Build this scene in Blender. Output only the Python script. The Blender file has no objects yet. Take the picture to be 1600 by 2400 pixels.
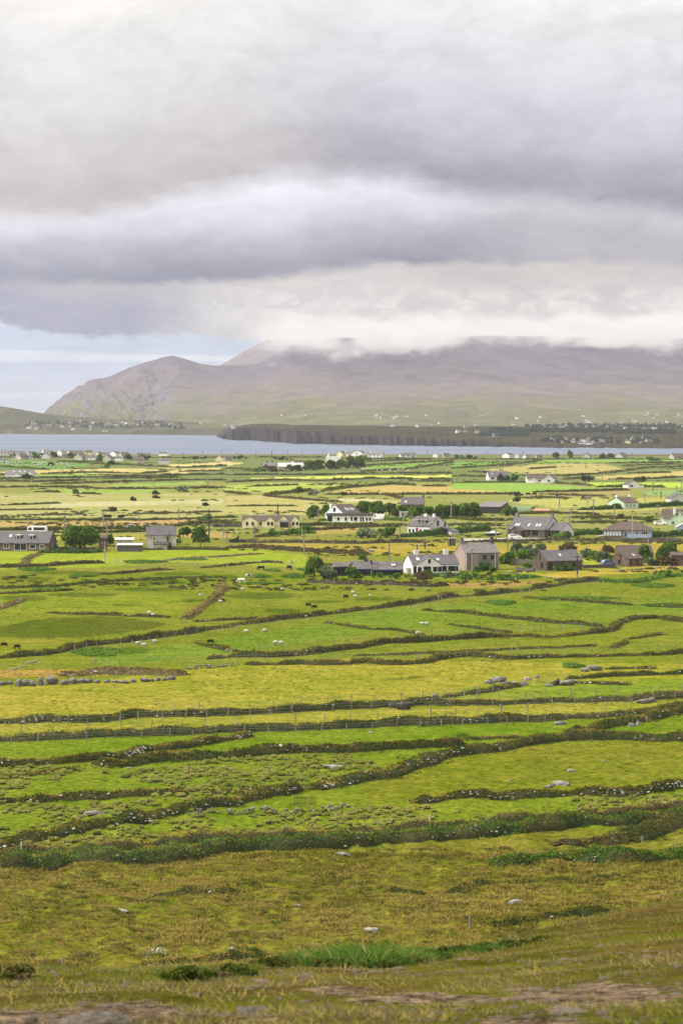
import bpy, math, random
import numpy as np
from mathutils import Vector, Matrix

# ------------------------------------------------------------------ camera, sky, sun, exposure
SC = bpy.context.scene
COL = SC.collection
F, YH, CZ = 6700.0, 968.0, 50.0          # focal length in photo pixels, horizon row, eye height above the sea
cam_d = bpy.data.cameras.new('camera'); cam = bpy.data.objects.new('camera', cam_d); COL.objects.link(cam)
cam.location = (0, 0, CZ); cam.rotation_euler = (math.radians(90), 0, 0)
cam_d.sensor_fit = 'VERTICAL'; cam_d.sensor_height = 36.0; cam_d.sensor_width = 24.0
cam_d.lens = F/2400*36.0
cam_d.shift_y = -(1200-YH)/2400
cam_d.clip_start = 0.5; cam_d.clip_end = 120000
cam_d.dof.use_dof = True; cam_d.dof.focus_distance = 600; cam_d.dof.aperture_fstop = 14.0
SC.camera = cam
SC.render.engine = 'CYCLES'
cy = SC.cycles
cy.use_denoising = True
cy.max_bounces = 6; cy.diffuse_bounces = 3; cy.glossy_bounces = 2; cy.transmission_bounces = 2
cy.volume_bounces = 3; cy.transparent_max_bounces = 8
cy.volume_step_rate = 1.0; cy.volume_max_steps = 128
cy.use_adaptive_sampling = True; cy.adaptive_threshold = 0.012
cy.sample_clamp_indirect = 6
vs = SC.view_settings
vs.view_transform = 'Standard'; vs.look = 'None'; vs.exposure = 0.0; vs.gamma = 1.0; vs.use_curve_mapping = False

SUN_EL, SUN_AZ = math.radians(46), math.radians(-104)   # azimuth from the view direction, to the left and a little behind the camera
sd = bpy.data.lights.new('sun', 'SUN'); sd.energy = 4.8; sd.angle = math.radians(5); sd.color = (1.0, 0.97, 0.91)
sun = bpy.data.objects.new('sun', sd); COL.objects.link(sun)
sdir = Vector((math.sin(SUN_AZ)*math.cos(SUN_EL), math.cos(SUN_AZ)*math.cos(SUN_EL), math.sin(SUN_EL)))
sun.rotation_euler = sdir.to_track_quat('Z', 'Y').to_euler()

class NT:
    """small helper to write node graphs"""
    def __init__(s, tree): s.t = tree; s.t.nodes.clear()
    def n(s, typ, **kw):
        nd = s.t.nodes.new(typ)
        for k, v in kw.items(): setattr(nd, k, v)
        return nd
    def L(s, a, b): s.t.links.new(a, b)
    def put(s, sock, v):
        if isinstance(v, bpy.types.NodeSocket): s.L(v, sock)
        elif v is not None: sock.default_value = v
    def m(s, op, a, b=None, c=None, clamp=False):
        nd = s.n('ShaderNodeMath', operation=op, use_clamp=clamp)
        for i, v in enumerate((a, b, c)): s.put(nd.inputs[i], v)
        return nd.outputs[0]
    def mix(s, f, a, b, blend='MIX', clamp=True):
        nd = s.n('ShaderNodeMix', data_type='RGBA', blend_type=blend, clamp_factor=clamp)
        s.put(nd.inputs[0], f); s.put(nd.inputs[6], c4(a)); s.put(nd.inputs[7], c4(b))
        return nd.outputs[2]
    def ss(s, v, lo, hi, t0=0.0, t1=1.0, kind='SMOOTHSTEP'):
        nd = s.n('ShaderNodeMapRange', interpolation_type=kind)
        s.put(nd.inputs[0], v); s.put(nd.inputs[1], lo); s.put(nd.inputs[2], hi); s.put(nd.inputs[3], t0); s.put(nd.inputs[4], t1)
        return nd.outputs[0]
    def ramp(s, v, stops, mode='LINEAR'):
        nd = s.n('ShaderNodeValToRGB'); r = nd.color_ramp; r.interpolation = mode
        while len(r.elements) < len(stops): r.elements.new(0.5)
        for e, (p, c) in zip(r.elements, stops): e.position = p; e.color = c4(c)
        s.put(nd.inputs[0], v); return nd.outputs[0]
    def noise(s, vec, scale, detail=4, rough=0.55, out='Fac', dist=0.0):
        nd = s.n('ShaderNodeTexNoise'); s.put(nd.inputs['Vector'], vec)
        nd.inputs['Scale'].default_value = scale; nd.inputs['Detail'].default_value = detail
        nd.inputs['Roughness'].default_value = rough; nd.inputs['Distortion'].default_value = dist
        return nd.outputs[out]
    def comb(s, x, y, z):
        nd = s.n('ShaderNodeCombineXYZ')
        for i, v in enumerate((x, y, z)): s.put(nd.inputs[i], v)
        return nd.outputs[0]
    def curve(s, v, pts):
        nd = s.n('ShaderNodeFloatCurve'); c = nd.mapping.curves[0]
        while len(c.points) < len(pts): c.points.new(0.5, 0.5)
        for p, (x, y) in zip(c.points, pts): p.location = (x, y); p.handle_type = 'AUTO'
        nd.mapping.update(); s.put(nd.inputs['Value'], v); return nd.outputs[0]
def c4(c):
    if isinstance(c, (tuple, list)) and len(c) == 3: return (*c, 1.0)
    return c
def lin(r, g, b, k=1.0):
    f = lambda v: (v/255/12.92 if v/255 <= 0.04045 else ((v/255+0.055)/1.055)**2.4)*k
    return (f(r), f(g), f(b))

world = bpy.data.worlds.new('World'); SC.world = world; world.use_nodes = True
def build_sky():
    t = NT(world.node_tree)
    sky = t.n('ShaderNodeTexSky', sky_type='NISHITA', sun_disc=False)
    sky.sun_elevation = SUN_EL; sky.sun_rotation = SUN_AZ; sky.air_density = 1.0; sky.dust_density = 1.5
    tc = t.n('ShaderNodeTexCoord'); sep = t.n('ShaderNodeSeparateXYZ'); t.L(tc.outputs['Generated'], sep.inputs[0])
    X, Y, Z = sep.outputs
    az = t.m('ARCTAN2', X, Y); el = t.m('ARCSINE', Z)
    U = t.m('MULTIPLY', az, 67.0); V = t.m('MULTIPLY', el, 67.0)          # hundredths of a frame pixel: U in +-8, V 0..9.7 in view
    vec = t.comb(t.m('MULTIPLY', U, 0.5), V, 0.0)
    n1 = t.noise(vec, 0.50, 6, 0.58); n2 = t.noise(vec, 1.6, 7, 0.62); n3 = t.noise(t.comb(t.m('MULTIPLY', U, 0.38), V, 3.7), 0.85, 7, 0.6)
    w1 = t.m('SUBTRACT', n1, 0.5); w2 = t.m('SUBTRACT', n2, 0.5); w3 = t.m('SUBTRACT', n3, 0.5)
    u01 = t.m('MULTIPLY_ADD', U, 1/20.0, 0.5)                               # -10..10 -> 0..1
    def edge(pts, wob1, wob2):
        pp = [((p/100-8)/20+0.5, (968-q)/100/10) for p, q in pts]
        b = t.m('MULTIPLY', t.curve(u01, pp), 10.0)
        b = t.m('MULTIPLY_ADD', w1, wob1, b)
        return t.m('SUBTRACT', V, t.m('MULTIPLY_ADD', w2, wob2, b))
    def shade(t_, k, stops, wob):                                           # colour by height above a cloud's base
        s_ = t.m('ADD', t.m('MULTIPLY', t_, 1/k), t.m('MULTIPLY', w3, wob))
        return t.ramp(s_, stops, 'B_SPLINE')
    # gap near the horizon: pale clear sky with thin streaks
    gap = t.mix(0.9, t.mix(1.0, sky.outputs[0], (0.10, 0.10, 0.10), 'MULTIPLY'), t.ramp(t.m('MULTIPLY', V, 0.25), [(0, lin(218, 220, 226)), (0.25, lin(204, 213, 227)), (0.5, lin(196, 209, 226)), (1, lin(204, 211, 223))]))
    streak = t.ss(t.noise(t.comb(t.m('MULTIPLY', U, 0.07), t.m('MULTIPLY', V, 1.5), 1.3), 1.7, 3, 0.5), 0.50, 0.66)
    c = t.mix(t.m('MULTIPLY', streak, 0.8), gap, lin(226, 229, 233))
    # third layer: ragged low cloud
    e3 = edge([(-200, 742), (0, 755), (100, 775), (230, 796), (400, 788), (620, 800), (800, 822), (1200, 840), (1600, 850), (1800, 850)], 0.5, 0.9)
    l3a = shade(e3, 1.7, [(0, lin(138, 141, 164)), (0.25, lin(146, 147, 167)), (0.5, lin(176, 172, 180)), (0.75, lin(192, 186, 186)), (1, lin(158, 155, 166))], 1.5)
    l3b = shade(e3, 2.4, [(0, lin(214, 209, 204)), (0.25, lin(226, 221, 214)), (0.45, lin(196, 191, 189)), (0.65, lin(216, 210, 203)), (0.85, lin(192, 186, 184)), (1, lin(206, 199, 193))], 1.7)
    l3 = t.mix(t.ss(t.m('MULTIPLY_ADD', w1, 3.0, U), -5.5, -1.5), l3a, l3b)
    c = t.mix(t.ss(e3, -0.07, 0.14), c, l3)
    bl = t.noise(t.comb(t.m('MULTIPLY', U, 0.62), V, 8.1), 1.9, 8, 0.6, dist=0.5); bm_ = t.m('MULTIPLY', t.ss(t.m('ABSOLUTE', t.m('SUBTRACT', V, 2.35)), 0.0, 0.95, 1.0, 0.0), t.ss(U, -5.0, -1.0))
    c = t.mix(t.m('MULTIPLY', t.m('MULTIPLY', t.ss(bl, 0.47, 0.60), bm_), 0.85), c, lin(232, 227, 219))
    c = t.mix(t.m('MULTIPLY', t.m('MULTIPLY', t.ss(bl, 0.44, 0.34), bm_), 0.45), c, lin(176, 172, 176))
    # second layer: broad bank, bright top, slate base
    e2 = edge([(-200, 676), (0, 674), (350, 666), (600, 657), (800, 638), (1000, 622), (1250, 618), (1600, 640), (1800, 650)], 0.30, 0.50)
    l2a = shade(e2, 2.2, [(0, lin(126, 128, 148)), (0.10, lin(132, 134, 152)), (0.32, lin(172, 171, 183)), (0.55, lin(212, 212, 220)), (0.8, lin(234, 235, 242)), (1, lin(236, 237, 243))], 0.42)
    l2b = shade(e2, 1.7, [(0, lin(172, 168, 174)), (0.3, lin(178, 175, 182)), (0.7, lin(200, 198, 204)), (1, lin(218, 217, 221))], 0.7)
    l2 = t.mix(t.ss(t.m('MULTIPLY_ADD', w1, 3.0, U), 1.2, 5.2), l2a, l2b)
    soft2 = t.ss(n1, 0.3, 0.7, 0.10, 0.42); c = t.mix(t.ss(e2, t.m('MULTIPLY', soft2, -0.4), soft2), c, l2)
    # first layer: the high sheet, slate on one side, beige on the other, whitening upwards
    e1 = edge([(-200, 530), (0, 522), (200, 512), (350, 488), (560, 442), (760, 424), (950, 440), (1080, 468), (1250, 480), (1450, 500), (1600, 512), (1800, 520)], 0.35, 0.60)
    l1a = shade(e1, 5.2, [(0, lin(198, 191, 188)), (0.2, lin(209, 203, 201)), (0.5, lin(225, 223, 224)), (0.85, lin(238, 236, 233)), (1, lin(246, 243, 238))], 0.20)
    l1b = shade(e1, 5.2, [(0, lin(150, 145, 160)), (0.12, lin(158, 154, 169)), (0.27, lin(198, 197, 208)), (0.5, lin(217, 217, 225)), (0.85, lin(236, 235, 235)), (1, lin(246, 244, 240))], 0.20)
    l1 = t.mix(t.ss(t.m('MULTIPLY_ADD', w1, 2.5, U), -4.0, 2.2), l1a, l1b)
    soft = t.ss(n3, 0.3, 0.7, 0.18, 0.75); c = t.mix(t.ss(e1, t.m('MULTIPLY', soft, -0.45), soft), c, l1)
    # an overcast sky is about three times brighter overhead than at the horizon
    tx = t.ss(t.noise(t.comb(t.m('MULTIPLY', U, 0.5), V, 5.0), 1.1, 9, 0.66, dist=0.4), 0.28, 0.72, 0.90, 1.06); c = t.mix(1.0, c, t.comb(tx, tx, tx), 'MULTIPLY', clamp=False)
    gm = t.n('ShaderNodeGamma'); t.L(c, gm.inputs[0]); gm.inputs[1].default_value = 1.20; c = gm.outputs[0]
    up = t.m('MULTIPLY_ADD', t.ss(Z, 0.12, 1.0, kind='LINEAR'), 0.60, 1.07)
    c = t.mix(1.0, c, t.comb(up, up, up), 'MULTIPLY', clamp=False)
    bg = t.n('ShaderNodeBackground'); t.L(c, bg.inputs[0]); bg.inputs[1].default_value = 1.0
    out = t.n('ShaderNodeOutputWorld'); t.L(bg.outputs[0], out.inputs[0])
build_sky()
world.cycles.sampling_method = 'MANUAL'; world.cycles.sample_map_resolution = 1024

# ------------------------------------------------------------------ helpers
rng = np.random.default_rng(7); random.seed(7)
_perm = np.random.default_rng(3).permutation(4096)
def _h(ix, iy, s): return _perm[(ix + _perm[(iy + s*131) & 4095]) & 4095]/4095.0
def vn(x, y, s=0):
    x = np.asarray(x, float); y = np.asarray(y, float)
    ix = np.floor(x).astype(int); iy = np.floor(y).astype(int); fx = x-ix; fy = y-iy
    fx = fx*fx*fx*(fx*(fx*6-15)+10); fy = fy*fy*fy*(fy*(fy*6-15)+10)
    ix &= 4095; iy &= 4095; jx = (ix+1) & 4095; jy = (iy+1) & 4095
    a = _h(ix, iy, s)*(1-fx)+_h(jx, iy, s)*fx; b = _h(ix, jy, s)*(1-fx)+_h(jx, jy, s)*fx
    return (a*(1-fy)+b*fy)*2-1
def fbm(x, y, o=4, s=0, g=0.5):
    r = 0; a = 1; t = 0
    for k in range(o): r = r+a*vn(np.asarray(x)*2**k, np.asarray(y)*2**k, s+k*7); t += a; a *= g
    return r/t
def sst(v, a, b):
    t = np.clip((v-a)/(b-a), 0, 1); return t*t*(3-2*t)
def link(name, me, mat=None, parent=None):
    o = bpy.data.objects.new(name, me); COL.objects.link(o)
    if mat is not None:
        for m_ in (mat if isinstance(mat, (list, tuple)) else [mat]):
            if me.materials.find(m_.name) < 0: me.materials.append(m_)
    if parent is not None: o.parent = parent
    return o
def mesh_np(name, v, f, smooth=False):
    me = bpy.data.meshes.new(name)
    v = np.asarray(v, np.float32); f = np.asarray(f, np.int32)
    n = f.shape[1]
    me.vertices.add(len(v)); me.vertices.foreach_set('co', v.ravel())
    me.loops.add(f.size); me.loops.foreach_set('vertex_index', f.ravel())
    me.polygons.add(len(f)); me.polygons.foreach_set('loop_start', np.arange(0, f.size, n, dtype=np.int32))
    me.polygons.foreach_set('loop_total', np.full(len(f), n, np.int32))
    me.polygons.foreach_set('use_smooth', np.full(len(f), smooth, bool))
    me.update(calc_edges=True)
    return me
def tag(o, label=None, cat=None, group=None, kind=None):
    if label: o['label'] = label
    if cat: o['category'] = cat
    if group: o['group'] = group
    if kind: o['kind'] = kind
    return o
def empty(name, loc, rz=0.0):
    o = bpy.data.objects.new(name, None); COL.objects.link(o); o.location = loc; o.rotation_euler = (0, 0, rz); o.empty_display_size = 0.5
    return o
MATS = {}
def mat(name, col, rough=0.85, var=0.25, scale=2.0, col2=None, bump=0.0, bscale=None, spec=0.2, transl=0.0, rand=0.0):
    """plain procedural surface: base colour broken by two noises"""
    if name in MATS: return MATS[name]
    m = bpy.data.materials.new(name); m.use_nodes = True; t = NT(m.node_tree)
    tc = t.n('ShaderNodeTexCoord'); ob = tc.outputs['Object']
    n = t.noise(ob, scale, 5, 0.6); nb = t.noise(ob, scale*6.3, 3, 0.6)
    base = t.mix(t.ss(n, 0.35, 0.65), col, col2 if col2 else tuple(c*(1-var) for c in col))
    k = t.ss(nb, 0.2, 0.8, 1-var*0.8, 1+var*0.8)
    if rand:
        oi = t.n('ShaderNodeObjectInfo'); k = t.m('MULTIPLY', k, t.ss(oi.outputs['Random'], 0, 1, 1-rand, 1+rand, 'LINEAR'))
    base = t.mix(1.0, base, t.comb(k, k, k), 'MULTIPLY', clamp=False)
    p = t.n('ShaderNodeBsdfPrincipled'); t.L(base, p.inputs['Base Color'])
    p.inputs['Roughness'].default_value = rough; p.inputs['Specular IOR Level'].default_value = spec
    if bump:
        b = t.n('ShaderNodeBump'); b.inputs['Strength'].default_value = 1.0; b.inputs['Distance'].default_value = bump
        t.L(t.noise(ob, bscale or scale*3, 4, 0.6), b.inputs['Height']); t.L(b.outputs[0], p.inputs['Normal'])
    out = t.n('ShaderNodeOutputMaterial'); sh = p.outputs[0]
    if transl:
        tr = t.n('ShaderNodeBsdfTranslucent'); t.L(base, tr.inputs[0]); mx = t.n('ShaderNodeMixShader'); mx.inputs[0].default_value = transl
        t.L(sh, mx.inputs[1]); t.L(tr.outputs[0], mx.inputs[2]); sh = mx.outputs[0]
    t.L(sh, out.inputs[0]); MATS[name] = m; return m
# ------------------------------------------------------------------ the ground near the camera and the plain
PLAIN = 12.0
def crest_y(px): return np.interp(px, [-600, -200, 0, 300, 560, 700, 1000, 1150, 1300, 1450, 1600, 1800, 2200], [2292, 2286, 2280, 2274, 2264, 2246, 2238, 2214, 2180, 2140, 2108, 2070, 2020])
def crest_d(px): return np.interp(px, [-600, 0, 700, 1000, 1300, 1600, 2200], [13.5, 13.5, 14.5, 15.5, 18.5, 22, 26])
def H(x, y):
    x = np.asarray(x, float); y = np.maximum(np.asarray(y, float), 0.5)
    far = sst(y, 500, 1200)
    z = PLAIN + (1-far)*(0.5*fbm(x/45, y/70, 3, 5)) + 0.35*far*fbm(x/260, y/500, 2, 9)
    rough = sst(y, 320, 215)+0.25
    z = z + rough*(0.60*fbm(x/4.0+3, y/6.5, 3, 21) + 0.24*fbm(x/1.3, y/1.6, 2, 33))*sst(y, 700, 350)
    px = np.clip(800+F*x/y, -600, 2200)
    ac = (crest_y(px)-YH)/F; dc = crest_d(px)
    sl = (ac*dc-1.67)/(dc-7.8)
    led = -1.67-(y-7.8)*sl
    over = np.maximum(y-dc, 0)
    led = np.where(y > dc, -ac*dc - over*sl - (over**2)*0.02/(1+over*0.04), led)
    led = led + 0.035*fbm(x/0.7, y/0.9, 4, 41)*sst(y, 40, 20) + 0.5*fbm(x/6, y/7, 3, 43)*sst(y, 18, 40)
    zl = CZ+led
    k = 2.5
    return np.maximum(z, zl)+np.maximum(k-np.abs(z-zl), 0)**2/(4*k)
_dd = np.concatenate([np.arange(3.0, 40, 0.02), np.arange(40, 190, 0.5), np.arange(190, 2700, 1.0)])
def G(px, py):
    """the point of the ground that a photo pixel shows"""
    u = (px-800)/F; v = (YH-py)/F
    dz = CZ+v*_dd-H(u*_dd, _dd)
    i = np.argmax(dz < 0) if (dz < 0).any() else len(_dd)-1
    if i > 0 and dz[i] < 0:
        a, b = dz[i-1], dz[i]; d = _dd[i-1]+(_dd[i]-_dd[i-1])*a/(a-b)
    else: d = _dd[i]
    return Vector((u*d, d, float(H(u*d, d))))
def Z(x, y): return float(H(x, y))

FIELDS = [  # outline in photo pixels, colour the photo shows there
 ([(0,1065),(1600,1068),(1700,1130),(-200,1130)], (138,146,84)),
 ([(-200,1130),(1800,1130),(1800,1250),(-200,1250)], (166,165,86)),
 ([(-200,1250),(1800,1250),(1800,1340),(-200,1340)], (150,152,62)),
 ([(-300,1340),(1900,1340),(1900,1600),(-300,1600)], (138,148,46)),
 ([(-300,1600),(1900,1600),(1900,1720),(-300,1720)], (160,160,54)),
 ([(-300,1720),(1900,1720),(1900,1940),(-300,1940)], (132,148,40)),
 ([(-300,1940),(1900,1940),(1900,2300),(-300,2300)], (134,134,46)),
 ([(-200,1082),(80,1079),(216,1087),(160,1101),(0,1092),(-200,1092)], (130,168,84)),
 ([(-200,1093),(0,1093),(110,1101),(0,1103),(-200,1103)], (122,150,82)),
 ([(135,1077),(264,1080),(250,1087),(135,1081)], (130,168,78)),
 ([(-200,1103),(75,1102),(280,1098),(382,1100),(345,1109),(100,1109),(-200,1111)], (232,208,130)),
 ([(348,1092),(530,1082),(570,1085),(540,1091),(420,1096),(405,1099)], (236,213,136)),
 ([(372,1109),(422,1099),(517,1096),(520,1100),(405,1112)], (228,205,125)),
 ([(85,1112),(237,1110),(237,1114),(85,1116)], (165,195,85)),
 ([(237,1138),(480,1128),(480,1133),(270,1141)], (175,200,95)),
 ([(81,1148),(338,1145),(405,1153),(237,1157),(81,1153)], (170,190,85)),
 ([(-200,1158),(530,1155),(530,1212),(-200,1216)], (196,188,112)),
 ([(120,1178),(520,1170),(520,1180),(120,1190)], (216,206,140)),
 ([(-200,1222),(233,1221),(507,1216),(440,1229),(170,1233),(-200,1237)], (206,174,104)),
 ([(100,1251),(341,1250),(341,1263),(125,1267)], (192,176,88)),
 ([(405,1250),(540,1246),(540,1260),(405,1262)], (196,168,94)),
 ([(-200,1295),(300,1290),(550,1285),(720,1300),(720,1330),(420,1318),(200,1332),(-200,1332)], (168,184,58)),
 ([(591,1121),(800,1115),(1060,1113),(1060,1119),(855,1121),(631,1123)], (234,234,106)),
 ([(848,1091),(1060,1079),(1060,1086),(950,1099),(848,1106)], (148,182,82)),
 ([(530,1138),(648,1132),(820,1134),(817,1140),(690,1148),(665,1157),(530,1150)], (196,206,94)),
 ([(760,1157),(820,1145),(919,1137),(1060,1141),(1140,1147),(1200,1154),(1060,1157)], (216,188,108)),
 ([(530,1163),(621,1160),(706,1170),(936,1172),(936,1182),(834,1180),(712,1206),(530,1206)], (204,192,112)),
 ([(740,1170),(860,1168),(900,1174),(760,1176)], (222,212,150)),
 ([(746,1239),(845,1238),(845,1246),(746,1253)], (195,168,88)),
 ([(594,1273),(767,1270),(1060,1273),(1240,1275),(1700,1268),(1700,1296),(1240,1298),(1060,1312),(834,1297),(682,1283)], (188,170,72)),
 ([(1060,1083),(1191,1080),(1187,1088),(1060,1102)], (140,177,80)),
 ([(1215,1080),(1473,1074),(1700,1076),(1700,1084),(1370,1085),(1232,1086)], (156,186,85)),
 ([(1105,1104),(1253,1088),(1404,1086),(1466,1099),(1422,1109),(1267,1111),(1146,1105)], (206,190,114)),
 ([(1390,1117),(1600,1104),(1700,1104),(1700,1114),(1490,1123),(1404,1124)], (216,195,115)),
 ([(1370,1131),(1600,1131),(1700,1132),(1700,1146),(1559,1143),(1500,1138),(1390,1140)], (206,222,84)),
 ([(1060,1130),(1198,1131),(1404,1143),(1370,1149),(1232,1157),(1215,1154),(1060,1145)], (164,196,84)),
 ([(1215,1158),(1480,1147),(1480,1160),(1215,1165)], (186,168,104)),
 ([(1191,1173),(1425,1164),(1425,1185),(1301,1191),(1205,1178)], (202,196,104)),
 ([(1508,1150),(1700,1148),(1700,1160),(1508,1160)], (160,190,110)),
 ([(1487,1166),(1570,1164),(1570,1178),(1487,1180)], (200,190,95)),
 ([(1301,1197),(1559,1191),(1559,1196),(1301,1201)], (206,190,110)),
 ([(1267,1343),(1600,1319),(1750,1310),(1750,1330),(1600,1335),(1370,1352),(1267,1352)], (198,176,78)),
 ([(1170,1333),(1267,1340),(1290,1348),(1174,1340)], (182,182,70)),
 ([(1366,1310),(1421,1319),(1404,1328),(1366,1326)], (186,192,70)),
 ([(1050,1368),(1250,1358),(1300,1362),(1180,1378),(1060,1380)], (176,152,84)),
 ([(-200,1400),(60,1385),(420,1398),(430,1440),(120,1436),(-200,1430)], (146,158,48)),
 ([(77,1452),(230,1442),(408,1462),(306,1483),(180,1496),(-100,1490)], (104,116,34)),
 ([(-100,1500),(160,1502),(60,1530),(-100,1535)], (150,152,50)),
 ([(200,1532),(500,1500),(760,1460),(800,1440),(1000,1420),(1600,1400),(1600,1440),(900,1480),(560,1530),(260,1560)], (128,152,48)),
 ([(1000,1440),(1400,1420),(1600,1440),(1400,1470),(1000,1490)], (132,150,46)),
 ([(0,1570),(390,1568),(250,1583),(-200,1596)], (188,156,80)),
 ([(390,1570),(800,1545),(1800,1560),(1800,1590),(1100,1600),(900,1640),(700,1650),(-200,1700),(-200,1612),(200,1604)], (168,165,58)),
 ([(950,1640),(1150,1602),(1700,1592),(1700,1630)], (142,160,46)),
 ([(-200,1692),(800,1668),(1800,1640),(1800,1664),(800,1688),(-200,1718)], (168,166,58)),
 ([(-200,1738),(560,1712),(800,1700),(1600,1680),(1700,1700),(1150,1760),(560,1760),(-200,1780)], (128,150,38)),
 ([(-200,1800),(700,1770),(740,1850),(600,1930),(-200,1990)], (128,146,40)),
 ([(800,1830),(1200,1750),(1800,1720),(1800,1830),(1100,1870),(850,1880)], (134,140,40)),
]
def inpoly(px, py, poly):
    r = np.zeros(px.shape, bool); n = len(poly)
    for i in range(n):
        x0, y0 = poly[i]; x1, y1 = poly[(i+1) % n]
        if y0 == y1: continue
        c = ((y0 > py) != (y1 > py)) & (px < (x1-x0)*(py-y0)/(y1-y0)+x0); r ^= c
    return r
WET = [(190,1394,90,5),(610,1396,90,9),(385,1365,65,5),(350,1381,95,5),(660,1432,45,6),(520,1352,50,5),(150,1342,90,5),(60,1402,60,7),(880,1404,60,5),(300,1525,60,8),(1470,1362,70,6),(760,1410,50,4),(970,1588,25,3),(930,1592,30,2),(420,1345,70,4),(250,1345,50,3),(70,1356,60,4),(480,1408,60,4),(300,1418,40,3)]
GAIN = 0.57
def field_colour(px, py, x, y):
    c = np.zeros(px.shape+(3,))
    c[:] = lin(126, 120, 42)
    qx = px+14*fbm(x/6+9, y/40, 3, 61)*(py-900)/400; qy = py+np.clip((py-1050)/60, 0, 6)*0.6*fbm(x/9, y/30, 3, 63)
    for poly, rgb in FIELDS:
        ys = [p[1] for p in poly]
        m = (qy > min(ys)) & (qy < max(ys))
        if m.any():
            k = np.where(m); k2 = inpoly(qx[k], qy[k], poly); kk = tuple(a[k2] for a in k)
            c[kk] = lin(*rgb)
    for ex, ey, rx, ry in WET:
        r = ((px-ex)/rx)**2+((py-ey)/ry)**2+0.5*fbm(px/14, py/3, 3, 70)
        w = sst(r, 1.15, 0.6)[..., None]*0.75; c = c*(1-w)+np.array(lin(84, 108, 26))*w
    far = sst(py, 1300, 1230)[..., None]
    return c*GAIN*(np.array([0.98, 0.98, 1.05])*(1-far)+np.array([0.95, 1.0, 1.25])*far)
def build_ground():
    pxs = np.arange(-240, 1841, 5.0)
    d1 = np.arange(4.0, 24.0, 0.07); d2 = np.linspace(24.2, 192, 60); yy = np.arange(2215, 1064.5, -2.0); d3 = (CZ-PLAIN)*F/(yy-YH); d3 = d3[d3 > 193]
    ds = np.concatenate([d1, d2, d3, [2720, 2800]])
    PX, D = np.meshgrid(pxs, ds); X = (PX-800)/F*D; Y = D
    # widen the sheet to the sides so that it also stands when seen from a step aside
    Zg = H(X, Y)
    shore = 2640+30*fbm(X/90, Y*0, 3, 77)
    Zg = np.where(Y > shore, PLAIN-13*sst(Y, shore, shore+70), Zg)
    PY = YH+F*(CZ-Zg)/D
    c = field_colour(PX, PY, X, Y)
    soil = np.zeros(PX.shape)
    near = D < 30
    for ex, ey, rx, ry, a in [(300,2376,200,28,.9),(1050,2342,200,18,.6),(1400,2335,220,34,.62),(60,2392,150,24,.6),(790,2322,90,13,.6),(560,2385,90,18,.5),(1250,2395,180,18,.6)]:
        r = ((PX-ex)/rx)**2+((PY-ey)/ry)**2+1.3*fbm(X/0.16, Y/0.4, 4, 80)
        soil = np.maximum(soil, sst(r, 1.25, 0.35)*a*near)
    gl = np.array(lin(124, 106, 54))*GAIN*.8; gl2 = np.array(lin(116, 114, 42))*GAIN*.8
    w = sst(fbm(X/0.8, Y/1.3, 3, 84), -.25, .3)[..., None]
    c = np.where((D < 150)[..., None], gl*(1-w)+gl2*w, c)
    n, m = PX.shape
    v = np.stack([X, Y, Zg], -1).reshape(-1, 3)
    idx = np.arange(n*m).reshape(n, m)
    f = np.stack([idx[:-1, :-1], idx[:-1, 1:], idx[1:, 1:], idx[1:, :-1]], -1).reshape(-1, 4)
    me = mesh_np('ground', v, f, True)
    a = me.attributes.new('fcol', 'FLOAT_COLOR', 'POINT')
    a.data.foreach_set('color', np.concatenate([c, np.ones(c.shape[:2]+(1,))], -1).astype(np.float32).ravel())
    a = me.attributes.new('soil', 'FLOAT', 'POINT'); a.data.foreach_set('value', soil.astype(np.float32).ravel())
    mt = bpy.data.materials.new('pasture'); mt.use_nodes = True; t = NT(mt.node_tree)
    at = t.n('ShaderNodeAttribute', attribute_name='fcol'); so = t.n('ShaderNodeAttribute', attribute_name='soil')
    geo = t.n('ShaderNodeNewGeometry'); P = geo.outputs['Position']
    sp = t.n('ShaderNodeSeparateXYZ'); t.L(P, sp.inputs[0])
    # sward: broad, middle and fine mottling, drier streaks, darker tufts
    P2 = t.comb(t.m('MULTIPLY', sp.outputs[0], 0.6), t.m('MULTIPLY', sp.outputs[1], 0.6), 0.0)
    nA = t.noise(P2, 0.06, 4, 0.6); nB = t.noise(P2, 0.42, 5, 0.65); nC = t.noise(P2, 2.2, 4, 0.7); nD = t.noise(P, 9.0, 3, 0.7)
    base = at.outputs['Color']
    hs = t.n('ShaderNodeHueSaturation'); t.L(base, hs.inputs['Color']); hs.inputs['Saturation'].default_value = 1.0; hs.inputs['Value'].default_value = 1.0
    dry = t.mix(1.0, base, (1.20, 1.05, 1.25), 'MULTIPLY', clamp=False)
    lush = t.mix(1.0, base, (0.72, 0.86, 0.45), 'MULTIPLY', clamp=False)
    c1 = t.mix(t.ss(nB, 0.36, 0.64), lush, dry)
    c1 = t.mix(t.ss(nA, 0.32, 0.68), t.mix(0.5, c1, lush), t.mix(0.5, c1, dry))
    kk = t.m('MULTIPLY', t.m('MULTIPLY', t.ss(nC, 0.28, 0.72, 0.55, 1.45), t.ss(t.noise(P2, 0.9, 5, 0.75), 0.30, 0.44, 0.55, 1.0)), t.ss(nB, 0.2, 0.8, 0.85, 1.15))
    c1 = t.mix(1.0, c1, t.comb(kk, kk, kk), 'MULTIPLY', clamp=False)
    # trodden earth by the camera
    e = t.mix(t.ss(t.noise(P, 5.0, 6, 0.72), 0.42, 0.60), (0.030, 0.018, 0.009), (0.21, 0.145, 0.085))
    e = t.mix(t.ss(t.noise(P, 22.0, 4, 0.7), 0.50, 0.66), e, (0.30, 0.225, 0.14))
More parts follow.
